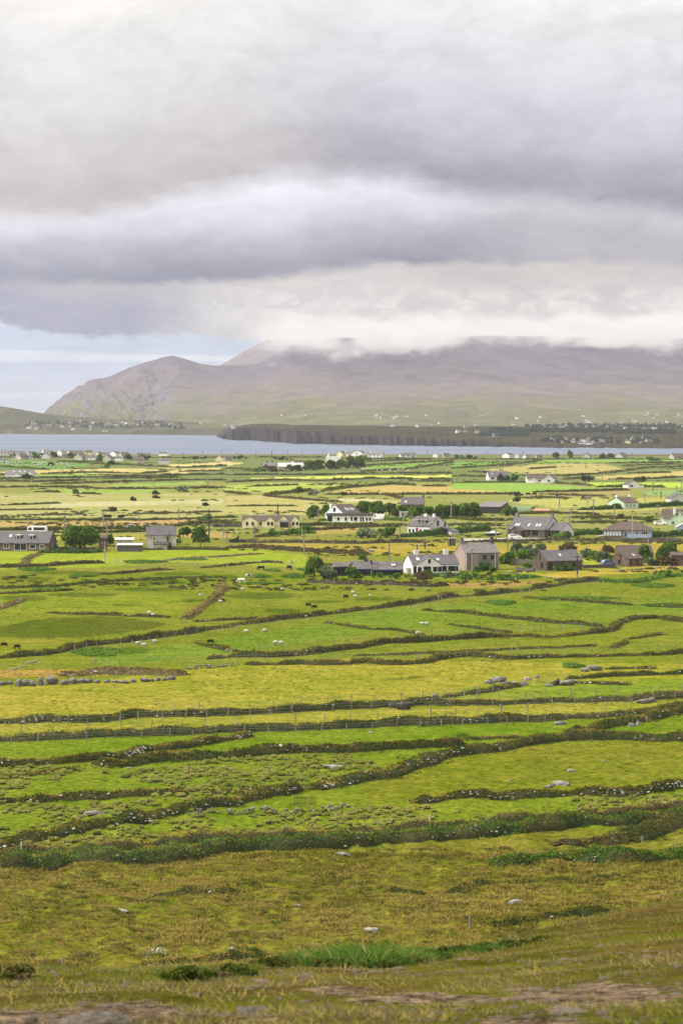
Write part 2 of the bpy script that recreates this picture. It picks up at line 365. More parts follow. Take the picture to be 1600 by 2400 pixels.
    c2 = t.mix(t.ss(t.m('ADD', so.outputs['Fac'], t.m('MULTIPLY', t.m('SUBTRACT', t.noise(P, 6.0, 5, 0.7), 0.5), 0.9)), 0.28, 0.55), c1, e)
    p = t.n('ShaderNodeBsdfPrincipled'); t.L(c2, p.inputs['Base Color']); p.inputs['Roughness'].default_value = 1.0; p.inputs['Specular IOR Level'].default_value = 0.0
    b = t.n('ShaderNodeBump'); b.inputs['Strength'].default_value = 0.9; b.inputs['Distance'].default_value = 0.22
    t.L(t.m('ADD', t.m('MULTIPLY', nC, 1.0), t.m('MULTIPLY', nD, 0.16)), b.inputs['Height']); t.L(b.outputs[0], p.inputs['Normal'])
    out = t.n('ShaderNodeOutputMaterial'); t.L(p.outputs[0], out.inputs[0])
    return tag(link('ground', me, mt), kind='structure')
build_ground()

# ------------------------------------------------------------------ sea
def build_sea():
    v = [(-14000, 2300, 0), (14000, 2300, 0), (14000, 13000, 0), (-14000, 13000, 0)]
    me = mesh_np('sea', v, [[0, 1, 2, 3]])
    m = bpy.data.materials.new('sea_water'); m.use_nodes = True; t = NT(m.node_tree)
    geo = t.n('ShaderNodeNewGeometry'); P = geo.outputs['Position']
    p = t.n('ShaderNodeBsdfPrincipled')
    sp = t.n('ShaderNodeSeparateXYZ'); t.L(P, sp.inputs[0])
    band = t.noise(t.comb(t.m('MULTIPLY', sp.outputs[0], 0.35), sp.outputs[1], 0), 0.004, 4, 0.6)
    t.L(t.mix(t.ss(band, 0.35, 0.65), (0.055, 0.085, 0.15), (0.075, 0.11, 0.185)), p.inputs['Base Color'])
    p.inputs['IOR'].default_value = 1.33
    t.L(t.ss(band, 0.3, 0.7, 0.30, 0.42), p.inputs['Roughness'])
    b = t.n('ShaderNodeBump'); b.inputs['Strength'].default_value = 1.0; b.inputs['Distance'].default_value = 2.5
    t.L(t.noise(t.comb(sp.outputs[0], t.m('MULTIPLY', sp.outputs[1], 0.5), 0), 0.06, 4, 0.65), b.inputs['Height']); t.L(b.outputs[0], p.inputs['Normal'])
    out = t.n('ShaderNodeOutputMaterial'); t.L(p.outputs[0], out.inputs[0])
    tag(link('sea', me, m), kind='structure')
build_sea()

# ------------------------------------------------------------------ far shore, headland, mountains
def land_mat(name, cols, cell, fieldmix, rock=None, zlo=0.0, zhi=120.0, hill=None, gully=0.0, rockslope=(0.55, 0.80), rockcol=(0.045, 0.04, 0.05)):
    m = bpy.data.materials.new(name); m.use_nodes = True; t = NT(m.node_tree)
    geo = t.n('ShaderNodeNewGeometry'); P = geo.outputs['Position']; sp = t.n('ShaderNodeSeparateXYZ'); t.L(P, sp.inputs[0])
    flat = t.comb(t.m('MULTIPLY', sp.outputs[0], 0.8), t.m('MULTIPLY', sp.outputs[1], 0.5), 0.0)
    wob = t.n('ShaderNodeVectorMath', operation='MULTIPLY_ADD'); t.L(t.noise(flat, 0.006, 3, 0.5, 'Color'), wob.inputs[0]); wob.inputs[1].default_value = (30, 30, 0); t.L(flat, wob.inputs[2])
    vor = t.n('ShaderNodeTexVoronoi', feature='F1', distance='CHEBYCHEV'); t.L(wob.outputs[0], vor.inputs['Vector']); vor.inputs['Scale'].default_value = 1/cell
    ve = t.n('ShaderNodeTexVoronoi', feature='DISTANCE_TO_EDGE'); t.L(wob.outputs[0], ve.inputs['Vector']); ve.inputs['Scale'].default_value = 1/cell
    sc = t.n('ShaderNodeSeparateColor'); t.L(vor.outputs['Color'], sc.inputs[0])
    fld = t.ramp(sc.outputs[0], [(i/(len(cols)-1), c) for i, c in enumerate(cols)])
    fld = t.mix(t.ss(ve.outputs['Distance'], 0.02, 0.07), t.mix(0.55, fld, (0.035, 0.040, 0.022)), fld)
    h = hill or (lin(150, 140, 90, 0.5), lin(120, 98, 78, 0.5), lin(106, 84, 78, 0.5))
    nb = t.noise(flat, 0.0045, 6, 0.62); ns = t.noise(flat, 0.02, 4, 0.6)
    moor = t.ramp(t.m('ADD', t.m('MULTIPLY', nb, 0.55), t.ss(sp.outputs[2], 20.0, 260.0, 0.0, 0.45)), [(0.26, h[0]), (0.5, h[1]), (0.74, h[2])])
    k = t.m('MULTIPLY', t.ss(ns, 0.25, 0.75, 0.82, 1.18), t.ss(t.noise(t.comb(t.m('ADD', sp.outputs[0], sp.outputs[1]), t.m('MULTIPLY', t.m('SUBTRACT', sp.outputs[1], sp.outputs[0]), 0.22), 0.0), 0.012, 4, 0.6), 0.33, 0.42, 0.72, 1.0)); moor = t.mix(1.0, moor, t.comb(k, k, k), 'MULTIPLY', clamp=False)
    zf = t.m('ADD', sp.outputs[2], t.m('MULTIPLY', t.m('SUBTRACT', nb, 0.5), (zhi-zlo)*1.4))
    f = t.m('MULTIPLY', t.ss(zf, zlo, zhi, 1.0, 0.0), fieldmix)
    c = t.mix(f, moor, fld)
    nrm = t.n('ShaderNodeSeparateXYZ'); t.L(geo.outputs['Normal'], nrm.inputs[0])
    rk = t.ss(t.m('ADD', nrm.outputs[2], t.m('MULTIPLY', t.m('SUBTRACT', ns, 0.5), 0.25)), rockslope[0], rockslope[1], 1.0, 0.0)
    rc = t.mix(t.ss(t.noise(P, 0.045, 5, 0.7), 0.35, 0.7), rockcol, tuple(v*2.6 for v in rockcol))
    c = t.mix(rk, c, rc)
    p = t.n('ShaderNodeBsdfPrincipled'); t.L(c, p.inputs['Base Color']); p.inputs['Roughness'].default_value = 1.0; p.inputs['Specular IOR Level'].default_value = 0.0
    out = t.n('ShaderNodeOutputMaterial'); t.L(p.outputs[0], out.inputs[0]); return m
def strip(name, pxs, rows, fz, material, smooth=True):
    """terrain sheet: columns along pxs, rows 0..1 from the near edge to the far one, fz(px, s) -> (distance, height)"""
    PX, S = np.meshgrid(np.asarray(pxs, float), np.asarray(rows, float))
    D, Zz = fz(PX, S); X = (PX-800)/F*D
    n, m = PX.shape; idx = np.arange(n*m).reshape(n, m)
    f = np.stack([idx[:-1, :-1], idx[:-1, 1:], idx[1:, 1:], idx[1:, :-1]], -1).reshape(-1, 4)
    me = mesh_np(name, np.stack([X, D, Zz], -1).reshape(-1, 3), f, smooth)
    return tag(link(name, me, material), kind='structure')
olive = [lin(150, 152, 92, .26), lin(128, 136, 84, .26), lin(168, 160, 104, .26), lin(118, 118, 80, .26), lin(140, 132, 92, .26), lin(160, 166, 96, .26), lin(196, 182, 126, .26), lin(124, 120, 86, .26)]  # far shore colours darkened to carry the cloud shade over it
def coast_y0(px): return np.interp(px, [-700, 0, 130, 300, 420, 530, 700, 1000], [1015, 1017, 1018.5, 1018.5, 1019.5, 1021, 1024, 1030])
def zat(py, d): return CZ+(YH-py)/F*d
def far_hill(PX, S):
    d0 = 50*F/(coast_y0(PX)-YH); dtop = 8200.0
    D = d0+(dtop-d0)*S**1.5
    yc = np.interp(PX, [-900, -300, 0, 50, 100, 180, 260, 400, 550, 700, 900], [915, 932, 951, 958, 967, 975, 980, 988, 997, 1000, 1002])
    ztop = zat(yc, 7700)
    cl = np.interp(PX, [-700, 0, 110, 140, 300, 320, 400, 560], [9, 9, 8, 1.5, 1.5, 9, 12, 14])
    q = np.clip((D-d0)/(7700-d0), 0, 1.4)
    z = -2+(cl+2)*sst(D-d0, 0, 45)+(ztop-cl)*np.minimum(q, 1)**1.25-np.maximum(q-1, 0)*260
    z = z+(1.5+6*q)*fbm((PX-800)*D/F/420, D/500, 4, 101)*sst(D-d0, 30, 300)
    return D, z
M_far = land_mat('far_pasture', olive, 60, 0.9, zlo=30, zhi=90, hill=(lin(140, 136, 92, .26), lin(120, 108, 84, .26), lin(106, 92, 82, .26)), rockcol=(0.05, 0.04, 0.045))
strip('far_hill', np.arange(-760, 700, 5), np.linspace(0, 1, 150)**1.0, far_hill, M_far)
def head_y0(px): return np.interp(px, [512, 522, 540, 600, 620, 660, 690, 800, 950, 1100, 1300, 1600, 2300], [1024, 1029, 1031, 1033, 1035, 1036, 1040, 1042, 1044.5, 1046, 1050, 1051, 1052])
def headland(PX, S):
    y0 = head_y0(PX)+0.8*vn(PX/11, PX*0, 7)+0.5*vn(PX/4, PX*0, 8)
    d0 = 50*F/(y0-YH); dend = 6600.0
    D = d0+(dend-d0)*S**2.4
    h1 = np.interp(PX, [505, 522, 545, 600, 660, 800, 1000, 1120, 1200, 1300, 1380, 1480, 1600, 2300], [0, 6, 21, 25, 22, 16, 12, 8, 4.5, 4, 1.5, 2, 5, 6])
    h2 = np.interp(PX, [505, 530, 570, 620, 760, 1000, 1300, 1600, 2300], [0, 8, 25, 29, 27, 23, 20, 20, 20])
    wid = np.interp(PX, [500, 560, 800, 1100, 1400], [30, 48, 45, 35, 40])*(1+0.5*vn(PX/17, PX*0, 3))
    back = np.interp(PX, [505, 540, 700, 1000, 2300], [2, 20, 24, 23, 23]); zend = np.interp(PX, [505, 600, 800, 1200, 2300], [0, 12, 16, 18, 18])
    a = sst(D-d0, 0, wid)**0.8; q = np.clip((D-d0-wid)/600, 0, 1); q2 = np.clip((D-d0-wid-600)/(dend-d0-wid-600), 0, 1)
    z = -3+(h1+3)*a+(h2-h1)*q+(back-h2)*np.minimum(q2*2.0, 1)+(zend-back)*np.clip(q2*2-1, 0, 1)
    X = (PX-800)*D/F
    rib = np.abs(fbm(X/60, D/60, 4, 12))*1.6
    z = z-3*rib*np.where(a < 0.98, 1, 0)*np.sin(np.clip(a, 0, 1)*np.pi)*np.minimum(h1/18, 1)
    z = z+2.4*fbm(X/300, D/300, 4, 111)*sst(D-d0, 80, 300)
    return D, z
M_head = land_mat('headland_pasture', [lin(130, 128, 74, .21), lin(100, 104, 60, .21), lin(112, 100, 62, .21), lin(88, 92, 56, .21), lin(116, 104, 64, .21), lin(140, 136, 80, .21), lin(84, 84, 52, .21)], 50, 0.85, zlo=60, zhi=160, hill=(lin(134, 118, 82, .24), lin(112, 94, 70, .24), lin(92, 76, 62, .24)), rockslope=(0.93, 0.993), rockcol=(0.022, 0.017, 0.016))  # headland colours lowered to stand in for cloud shade
strip('headland', np.concatenate([np.arange(508, 560, 1.5), np.arange(560, 2300, 4)]), np.linspace(0, 1, 190), headland, M_head)
CR = np.array([(60,990),(95,975),(105,966),(112,957),(120,950),(126,947),(135,937),(141,935),(150,925),(156,923),(165,917),(172,914),(178,907),(186,903),(195,903),(203,894),(215,889),(250,884),(270,876),(300,862),(330,851),(360,842),(385,834),(402,831),(420,835),(440,842),(470,852),(500,856),(560,856),(600,853),(640,836),(680,814),(720,802),(780,792),(850,790),(1000,786),(1200,786),(1600,792),(2300,800)], float)
def mountain(PX, S):
    dc = np.interp(PX, [60, 500, 900, 2300], [9100, 9200, 9700, 9700]); df = np.interp(PX, [60, 360, 560, 900, 2300], [8650, 8300, 7300, 6250, 6200])
    yc = np.interp(PX, CR[:, 0], CR[:, 1]); zc = zat(yc, dc)
    zf = np.interp(PX, [60, 500, 700, 2300], [-4, -2, 18, 21])
    D = df+(dc-df)*S*1.12
    q = (D-df)/(dc-df); X = (PX-800)*D/F
    pw = np.interp(PX, [60, 330, 480, 800, 2300], [0.75, 0.85, 1.45, 1.95, 1.95])
    z = zf+(zc-zf)*np.minimum(q, 1)**pw-np.maximum(q-1, 0)*500
    body = np.sin(np.clip(q, 0, 1)*np.pi)
    # long gullies running down and to the left
    r = (X*0.80+D*0.60)/150; al = (D*0.8-X*0.60)/900
    g = 1-np.abs(vn(r+0.6*fbm(X/400, D/400, 2, 5), al, 121)); g = g**5
    z = z-body*(16*g*sst(PX, 560, 760))
    z = z+body*(5*fbm(X/380, D/520, 5, 131)*np.interp(PX, [60, 400, 700], [1.2, 1, 1]))
    # ribs and crags of the sea cliff
    cliff = sst(PX, 420, 330)
    cr2 = np.abs(vn(X/38+D/140, D/130, 141))
    z = z-cliff*body**0.5*(20*cr2+7*np.abs(vn(X/15, D/40, 142)))
    # the big dark corrie face
    k = np.exp(-((PX-350-(q-0.5)*60)/52)**2)*np.exp(-((q-0.45)/0.36)**2)
    z = z-k*(20+42*np.abs(fbm(X/60, D/50, 3, 145)))
    return D, z
hill3 = (lin(160, 152, 128, .42), lin(154, 142, 142, .42), lin(138, 128, 146, .42))  # greyish mauve with cloud shade and some distance haze put in
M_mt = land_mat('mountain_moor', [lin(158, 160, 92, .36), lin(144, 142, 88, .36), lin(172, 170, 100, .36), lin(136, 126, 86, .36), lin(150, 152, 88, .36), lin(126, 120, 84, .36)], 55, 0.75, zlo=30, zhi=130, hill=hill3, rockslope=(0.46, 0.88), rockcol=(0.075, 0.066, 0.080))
strip('headland_mountain', np.concatenate([np.arange(60, 560, 2.5), np.arange(560, 2300, 5)]), np.linspace(0, 1, 200), mountain, M_mt)
def peak(PX, S):
    yc = np.interp(PX, [440, 500, 515, 540, 560, 600, 622, 650, 700, 800, 1000, 1300], [900, 872, 857, 843, 830, 808, 797, 795, 793, 793, 793, 800])
    dc, df = 11200.0, 9900.0
    D = df+(dc-df)*S*1.1; q = (D-df)/(dc-df); X = (PX-800)*D/F
    z = 60+(zat(yc, dc)-60)*np.minimum(q, 1)**1.1-np.maximum(q-1, 0)*600
    z = z+np.sin(np.clip(q, 0, 1)*np.pi)*14*fbm(X/200+7, D/300, 5, 151)-12*np.abs(vn(X/45+D/160, D/200, 152))*np.sin(np.clip(q, 0, 1)*np.pi)
    return D, z
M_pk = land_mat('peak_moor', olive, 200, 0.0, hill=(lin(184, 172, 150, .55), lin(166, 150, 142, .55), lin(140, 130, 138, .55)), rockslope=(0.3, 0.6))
strip('cloud_mountain', np.arange(440, 1300, 4), np.linspace(0, 1, 110), peak, M_pk)

# ------------------------------------------------------------------ air: one box of haze, and the cloud that caps the mountain
def box_mesh(name, lo, hi):
    x0, y0, z0 = lo; x1, y1, z1 = hi
    v = [(x0,y0,z0),(x1,y0,z0),(x1,y1,z0),(x0,y1,z0),(x0,y0,z1),(x1,y0,z1),(x1,y1,z1),(x0,y1,z1)]
    f = [[0,3,2,1],[4,5,6,7],[0,1,5,4],[1,2,6,5],[2,3,7,6],[3,0,4,7]]
    return mesh_np(name, v, f)
def build_air():
    m = bpy.data.materials.new('haze_air'); m.use_nodes = True; t = NT(m.node_tree)
    pv = t.n('ShaderNodeVolumePrincipled'); pv.inputs['Color'].default_value = (0.86, 0.87, 0.98, 1); pv.inputs['Density'].default_value = HAZE; pv.inputs['Anisotropy'].default_value = 0.0
    out = t.n('ShaderNodeOutputMaterial'); t.L(pv.outputs[0], out.inputs['Volume'])
    o = link('haze', box_mesh('haze', (-15000, -400, -6), (15000, 13500, 560)), m); tag(o, kind='stuff')
    m = bpy.data.materials.new('summit_cloud'); m.use_nodes = True; t = NT(m.node_tree)
    geo = t.n('ShaderNodeNewGeometry'); P = geo.outputs['Position']; sp = t.n('ShaderNodeSeparateXYZ'); t.L(P, sp.inputs[0])
    q = t.comb(sp.outputs[0], t.m('MULTIPLY', sp.outputs[1], 0.45), t.m('MULTIPLY', sp.outputs[2], 1.9))
    n = t.noise(q, 0.0085, 5, 0.62); nl = t.noise(q, 0.0016, 2, 0.5)
    base = t.m('SUBTRACT', sp.outputs[2], t.m('ADD', t.m('MULTIPLY', t.m('SUBTRACT', n, 0.5), -210.0), t.m('MULTIPLY_ADD', t.m('SUBTRACT', nl, 0.5), -180.0, 252.0)))
    top = t.m('SUBTRACT', t.m('MULTIPLY_ADD', n, 170.0, 275.0), sp.outputs[2])
    side = t.ss(t.m('MULTIPLY_ADD', n, 300.0, sp.outputs[0]), -150, 120)
    d = t.m('MULTIPLY', t.m('MULTIPLY', t.ss(base, 0.0, 95.0), t.ss(top, 0.0, 150.0)), side)
    d = t.m('MULTIPLY', t.m('MULTIPLY', d, t.ss(n, 0.34, 0.58)), 0.016)
    hx = t.m('DIVIDE', t.m('SUBTRACT', sp.outputs[0], 18.0), 48.0); hz = t.m('DIVIDE', t.m('SUBTRACT', sp.outputs[2], 285.0), 30.0)
    hole = t.m('SUBTRACT', 1.0, t.m('MULTIPLY', t.m('EXPONENT', t.m('MULTIPLY', t.m('ADD', t.m('MULTIPLY', hx, hx), t.m('MULTIPLY', hz, hz)), -1.0)), 0.97)); d = t.m('MULTIPLY', d, hole)
    pv = t.n('ShaderNodeVolumePrincipled'); pv.inputs['Color'].default_value = (0.86, 0.845, 0.83, 1); t.L(d, pv.inputs['Density'])
    out = t.n('ShaderNodeOutputMaterial'); t.L(pv.outputs[0], out.inputs['Volume'])
    m.cycles.volume_step_rate = 0.35
    o = link('summit_clouds', box_mesh('summit_clouds', (-380, 8350, 170), (2600, 10700, 540)), m); tag(o, 'low cloud hiding the summits across the bay', 'cloud', kind='stuff')
HAZE = 3.2e-5
build_air()
# ------------------------------------------------------------------ foliage, banks, hedges, walls, fences
def foliage_mat(name, cols, transl=0.25, scale=0.5, rough=0.8, up=0.55):
    if name in MATS: return MATS[name]
    m = bpy.data.materials.new(name); m.use_nodes = True; t = NT(m.node_tree)
    geo = t.n('ShaderNodeNewGeometry')
    n = t.noise(geo.outputs['Position'], scale, 4, 0.6)
    n2 = t.noise(geo.outputs['Position'], scale*0.22, 3, 0.6)
    v = t.m('ADD', t.m('MULTIPLY', geo.outputs['Random Per Island'], 0.42), t.m('ADD', t.m('MULTIPLY', t.ss(n, 0.3, 0.7), 0.28), t.m('MULTIPLY', t.ss(n2, 0.35, 0.65), 0.30)))
    c = t.ramp(v, [(i/(len(cols)-1), q) for i, q in enumerate(cols)])
    oi = t.n('ShaderNodeObjectInfo'); k = t.ss(oi.outputs['Random'], 0, 1, 0.86, 1.14, 'LINEAR')
    c = t.mix(1.0, c, t.comb(k, k, k), 'MULTIPLY', clamp=False)
    p = t.n('ShaderNodeBsdfDiffuse'); t.L(c, p.inputs[0])
    # many small leaves stand every way: shade each clump nearer to the sky-facing direction of the whole
    nv = t.n('ShaderNodeVectorMath', operation='MULTIPLY_ADD'); t.L(geo.outputs['Normal'], nv.inputs[0]); nv.inputs[1].default_value = (1-up, 1-up, 1-up); nv.inputs[2].default_value = (0, 0, up)
    nn_ = t.n('ShaderNodeVectorMath', operation='NORMALIZE'); t.L(nv.outputs[0], nn_.inputs[0]); t.L(nn_.outputs[0], p.inputs['Normal'])
    tr = t.n('ShaderNodeBsdfTranslucent'); t.L(c, tr.inputs[0])
    mx = t.n('ShaderNodeMixShader'); mx.inputs[0].default_value = transl; t.L(p.outputs[0], mx.inputs[1]); t.L(tr.outputs[0], mx.inputs[2])
    out = t.n('ShaderNodeOutputMaterial'); t.L(mx.outputs[0], out.inputs[0]); MATS[name] = m; return m
FM = {
 'heath': foliage_mat('heath_leaf', [(0.016,0.032,0.005), (0.034,0.066,0.009), (0.066,0.088,0.015), (0.10,0.082,0.025), (0.056,0.105,0.012)]),  # dark heath, lowered further to carry the shade of bank faces
 'bank':  foliage_mat('bank_grass', [(0.022,0.046,0.006), (0.046,0.080,0.010), (0.080,0.100,0.018), (0.13,0.110,0.034), (0.058,0.115,0.012)], up=0.6),  # bank growth, darkened in part for the shade on its faces
 'green': foliage_mat('lush_leaf', [(0.045,0.10,0.012), (0.085,0.165,0.020), (0.13,0.23,0.030), (0.17,0.26,0.045)]),
 'dark':  foliage_mat('dark_leaf', [(0.030,0.070,0.008), (0.068,0.135,0.015), (0.12,0.20,0.026), (0.19,0.28,0.045)]),
 'pale':  foliage_mat('pale_leaf', [(0.06,0.10,0.03), (0.11,0.16,0.06), (0.22,0.26,0.14), (0.36,0.38,0.26)]),
 'brown': foliage_mat('brown_leaf', [(0.050,0.038,0.018), (0.095,0.070,0.032), (0.15,0.105,0.050), (0.105,0.10,0.035)]),
 'tan':   foliage_mat('dry_grass', [(0.13,0.10,0.040), (0.21,0.16,0.065), (0.28,0.22,0.095), (0.17,0.15,0.045)]),
 'moor':  foliage_mat('moor_grass', [(0.085,0.11,0.008), (0.155,0.155,0.016), (0.245,0.19,0.038), (0.36,0.265,0.072), (0.11,0.14,0.011)], scale=0.25, up=0.75),
 'tuss':  foliage_mat('tussock_grass', [(0.11,0.17,0.016), (0.20,0.235,0.034), (0.36,0.32,0.09), (0.22,0.26,0.036)], scale=0.4, up=0.75),
 'blade': foliage_mat('long_grass', [(0.020,0.055,0.008), (0.045,0.10,0.014), (0.085,0.15,0.022), (0.20,0.19,0.055)], 0.3, 3.0, up=0.3),
 'scrub': foliage_mat('scrub_leaf', [(0.030,0.050,0.008), (0.062,0.095,0.013), (0.11,0.12,0.024), (0.15,0.12,0.040), (0.085,0.13,0.016)]),
 'far': foliage_mat('far_hedge_leaf', [(0.048,0.058,0.018), (0.085,0.092,0.028), (0.12,0.11,0.042), (0.085,0.10,0.026)], scale=0.1),
 'conifer': foliage_mat('conifer_needles', [(0.008,0.014,0.007), (0.016,0.026,0.012), (0.026,0.036,0.017)], up=0.1),
 'hedge': foliage_mat('hedge_leaf', [(0.040,0.090,0.014), (0.070,0.14,0.020), (0.12,0.20,0.032)]),
}
M_core = mat('bank_earth', (0.020, 0.034, 0.005), var=0.4, scale=0.35, col2=(0.055, 0.050, 0.014), bump=0.15, bscale=2.5)  # core green darkened to stand in for bank shade
M_core_tan = mat('dry_bank_earth', (0.15, 0.115, 0.05), var=0.3, scale=0.9, col2=(0.085, 0.085, 0.028), bump=0.12)
M_core_green = mat('leafy_shade', (0.030, 0.060, 0.010), var=0.4, scale=0.9, bump=0.12)
M_stone = mat('field_stone', (0.24, 0.228, 0.20), var=0.45, scale=1.6, col2=(0.10, 0.095, 0.083), bump=0.06, rand=0.30)
M_stone_w = mat('pale_stone', (0.30, 0.285, 0.25), var=0.3, scale=1.8, col2=(0.15, 0.14, 0.12), bump=0.05, rand=0.2)
M_bstone = mat('bank_stone', (0.50, 0.48, 0.44), var=0.3, scale=1.8, col2=(0.26, 0.245, 0.22), bump=0.05, rand=0.25)
M_post = mat('weathered_post', (0.26, 0.23, 0.19), var=0.3, scale=5, rand=0.3)
M_wire = mat('fence_wire', (0.22, 0.21, 0.20), rough=0.5, var=0.1)
def at_origin(name, v, f, material, smooth=False, parent=None, origin=None):
    v = np.asarray(v, float)
    if parent is not None: org = Vector(parent['_o']) if '_o' in parent else parent.location
    else: org = Vector(origin) if origin is not None else Vector((float(v[:, 0].mean()), float(v[:, 1].mean()), float(v[:, 2].min())))
    me = mesh_np(name, v-np.array(org), f, smooth); o = link(name, me, material, parent)
    if parent is None: o.location = org
    return o
def tris(c, s, asp=1.0, r=rng):
    """one randomly turned leaf clump (a bent quad of two triangles) at every centre c, half size s"""
    n = len(c); a = r.normal(size=(n, 3)); a /= np.linalg.norm(a, axis=1)[:, None]
    b = r.normal(size=(n, 3)); b -= (a*b).sum(1)[:, None]*a; b /= np.linalg.norm(b, axis=1)[:, None]
    s = np.broadcast_to(np.asarray(s, float), (n,))[:, None]; k = np.cross(a, b)*s*0.35
    v = np.stack([c-a*s*asp, c+b*s+k, c+a*s*asp, c-b*s+k], 1).reshape(-1, 3)
    i = np.arange(n)*4
    return v, np.concatenate([np.stack([i, i+1, i+2], 1), np.stack([i, i+2, i+3], 1)])
def blades(c, h, w, lean=0.5, r=rng, wind=(0.0, 0.0)):
    """upright grass blades: a tapering bent strip of three triangles at every root c"""
    n = len(c); h = np.broadcast_to(np.asarray(h, float), (n,))[:, None]; w = np.broadcast_to(np.asarray(w, float), (n,))[:, None]
    ang = r.uniform(0, 2*np.pi, n); d = np.stack([np.cos(ang), np.sin(ang), 0*ang], 1)
    le = r.uniform(0.1, lean, n)[:, None]*h; ax = np.stack([np.cos(ang+1.2), np.sin(ang+1.2), 0*ang], 1)*w*0.5
    bend = d*le+np.array([wind[0], wind[1], 0])*h; up = np.array([0, 0, 1.0])
    m = c+up*h*0.58+bend*0.38; t_ = c+up*h*0.95*(1-0.35*r.uniform(0, 1, n)[:, None])+bend*1.05
    v = np.stack([c-ax, c+ax, m+ax*0.75, m-ax*0.75, t_], 1).reshape(-1, 3); i = np.arange(n)*5
    return v, np.concatenate([np.stack([i, i+1, i+2], 1), np.stack([i, i+2, i+3], 1), np.stack([i+3, i+2, i+4], 1)])
def polyline(pts, step):
    g = [G(*p) for p in pts]; P = np.array([(v.x, v.y) for v in g])
    seg = np.linalg.norm(np.diff(P, axis=0), axis=1); t = np.concatenate([[0], np.cumsum(seg)])
    n = max(4, int(t[-1]/step)); q = np.linspace(0, t[-1], n+1)
    # soften the corners
    x = np.interp(q, t, P[:, 0]); y = np.interp(q, t, P[:, 1])
    k = max(1, int(2.0/step)); ker = np.ones(2*k+1)/(2*k+1)
    xs = np.convolve(np.pad(x, k, 'edge'), ker, 'valid'); ys = np.convolve(np.pad(y, k, 'edge'), ker, 'valid')
    xs[0], xs[-1], ys[0], ys[-1] = x[0], x[-1], y[0], y[-1]
    dmean = float(np.mean(ys)); amp = np.clip(dmean/900, 0.15, 0.8)
    xs = xs+amp*0.5*vn(q/7, q*0, 3); ys = ys+amp*vn(q/9, q*0+5, 4)
    return np.stack([xs, ys], 1), q
def side_dirs(P):
    T = np.gradient(P, axis=0); T /= np.maximum(np.linalg.norm(T, axis=1), 1e-6)[:, None]
    return np.stack([-T[:, 1], T[:, 0]], 1)
_STONES = {}
def rock_mesh(seed, mat_, detail=1, flat=0.7):
    key = (seed, mat_.name, detail, flat)
    if key in _STONES: return _STONES[key]
    import bmesh
    bm = bmesh.new(); bmesh.ops.create_icosphere(bm, subdivisions=detail, radius=1.0); r = np.random.default_rng(seed)
    ax = r.normal(size=(7, 3)); ax /= np.linalg.norm(ax, axis=1)[:, None]; cut = r.uniform(0.55, 0.92, 7)
    for v in bm.verts:
        p = np.array(v.co)
        for a, c in zip(ax, cut):
            e = p@a-c
            if e > 0: p = p-a*e*0.9
        p = p*(1+0.08*r.normal()); v.co = (p[0], p[1]*0.85, p[2]*flat)
    me = bpy.data.meshes.new('stone'); bm.to_mesh(me); bm.free(); me.materials.append(mat_); _STONES[key] = me
    return me
def put_stone(loc, size, parent=None, mat_=None, name='stone', detail=1, flat=0.7, r=random, sx=1.0, sz=1.0):
    me = rock_mesh(r.randrange(7), mat_ or M_stone, detail, flat)
    o = bpy.data.objects.new(name, me); COL.objects.link(o)
    if parent is not None: o.parent = parent; loc = Vector(loc)-parent.location
    o.location = loc; o.rotation_euler = (r.uniform(-.25, .25), r.uniform(-.25, .25), r.uniform(0, 6.28)); k = size*0.5
    o.scale = (k*r.uniform(.85, 1.2)*sx, k*r.uniform(.8, 1.1)*sx, k*r.uniform(.8, 1.1)*sz)
    return o
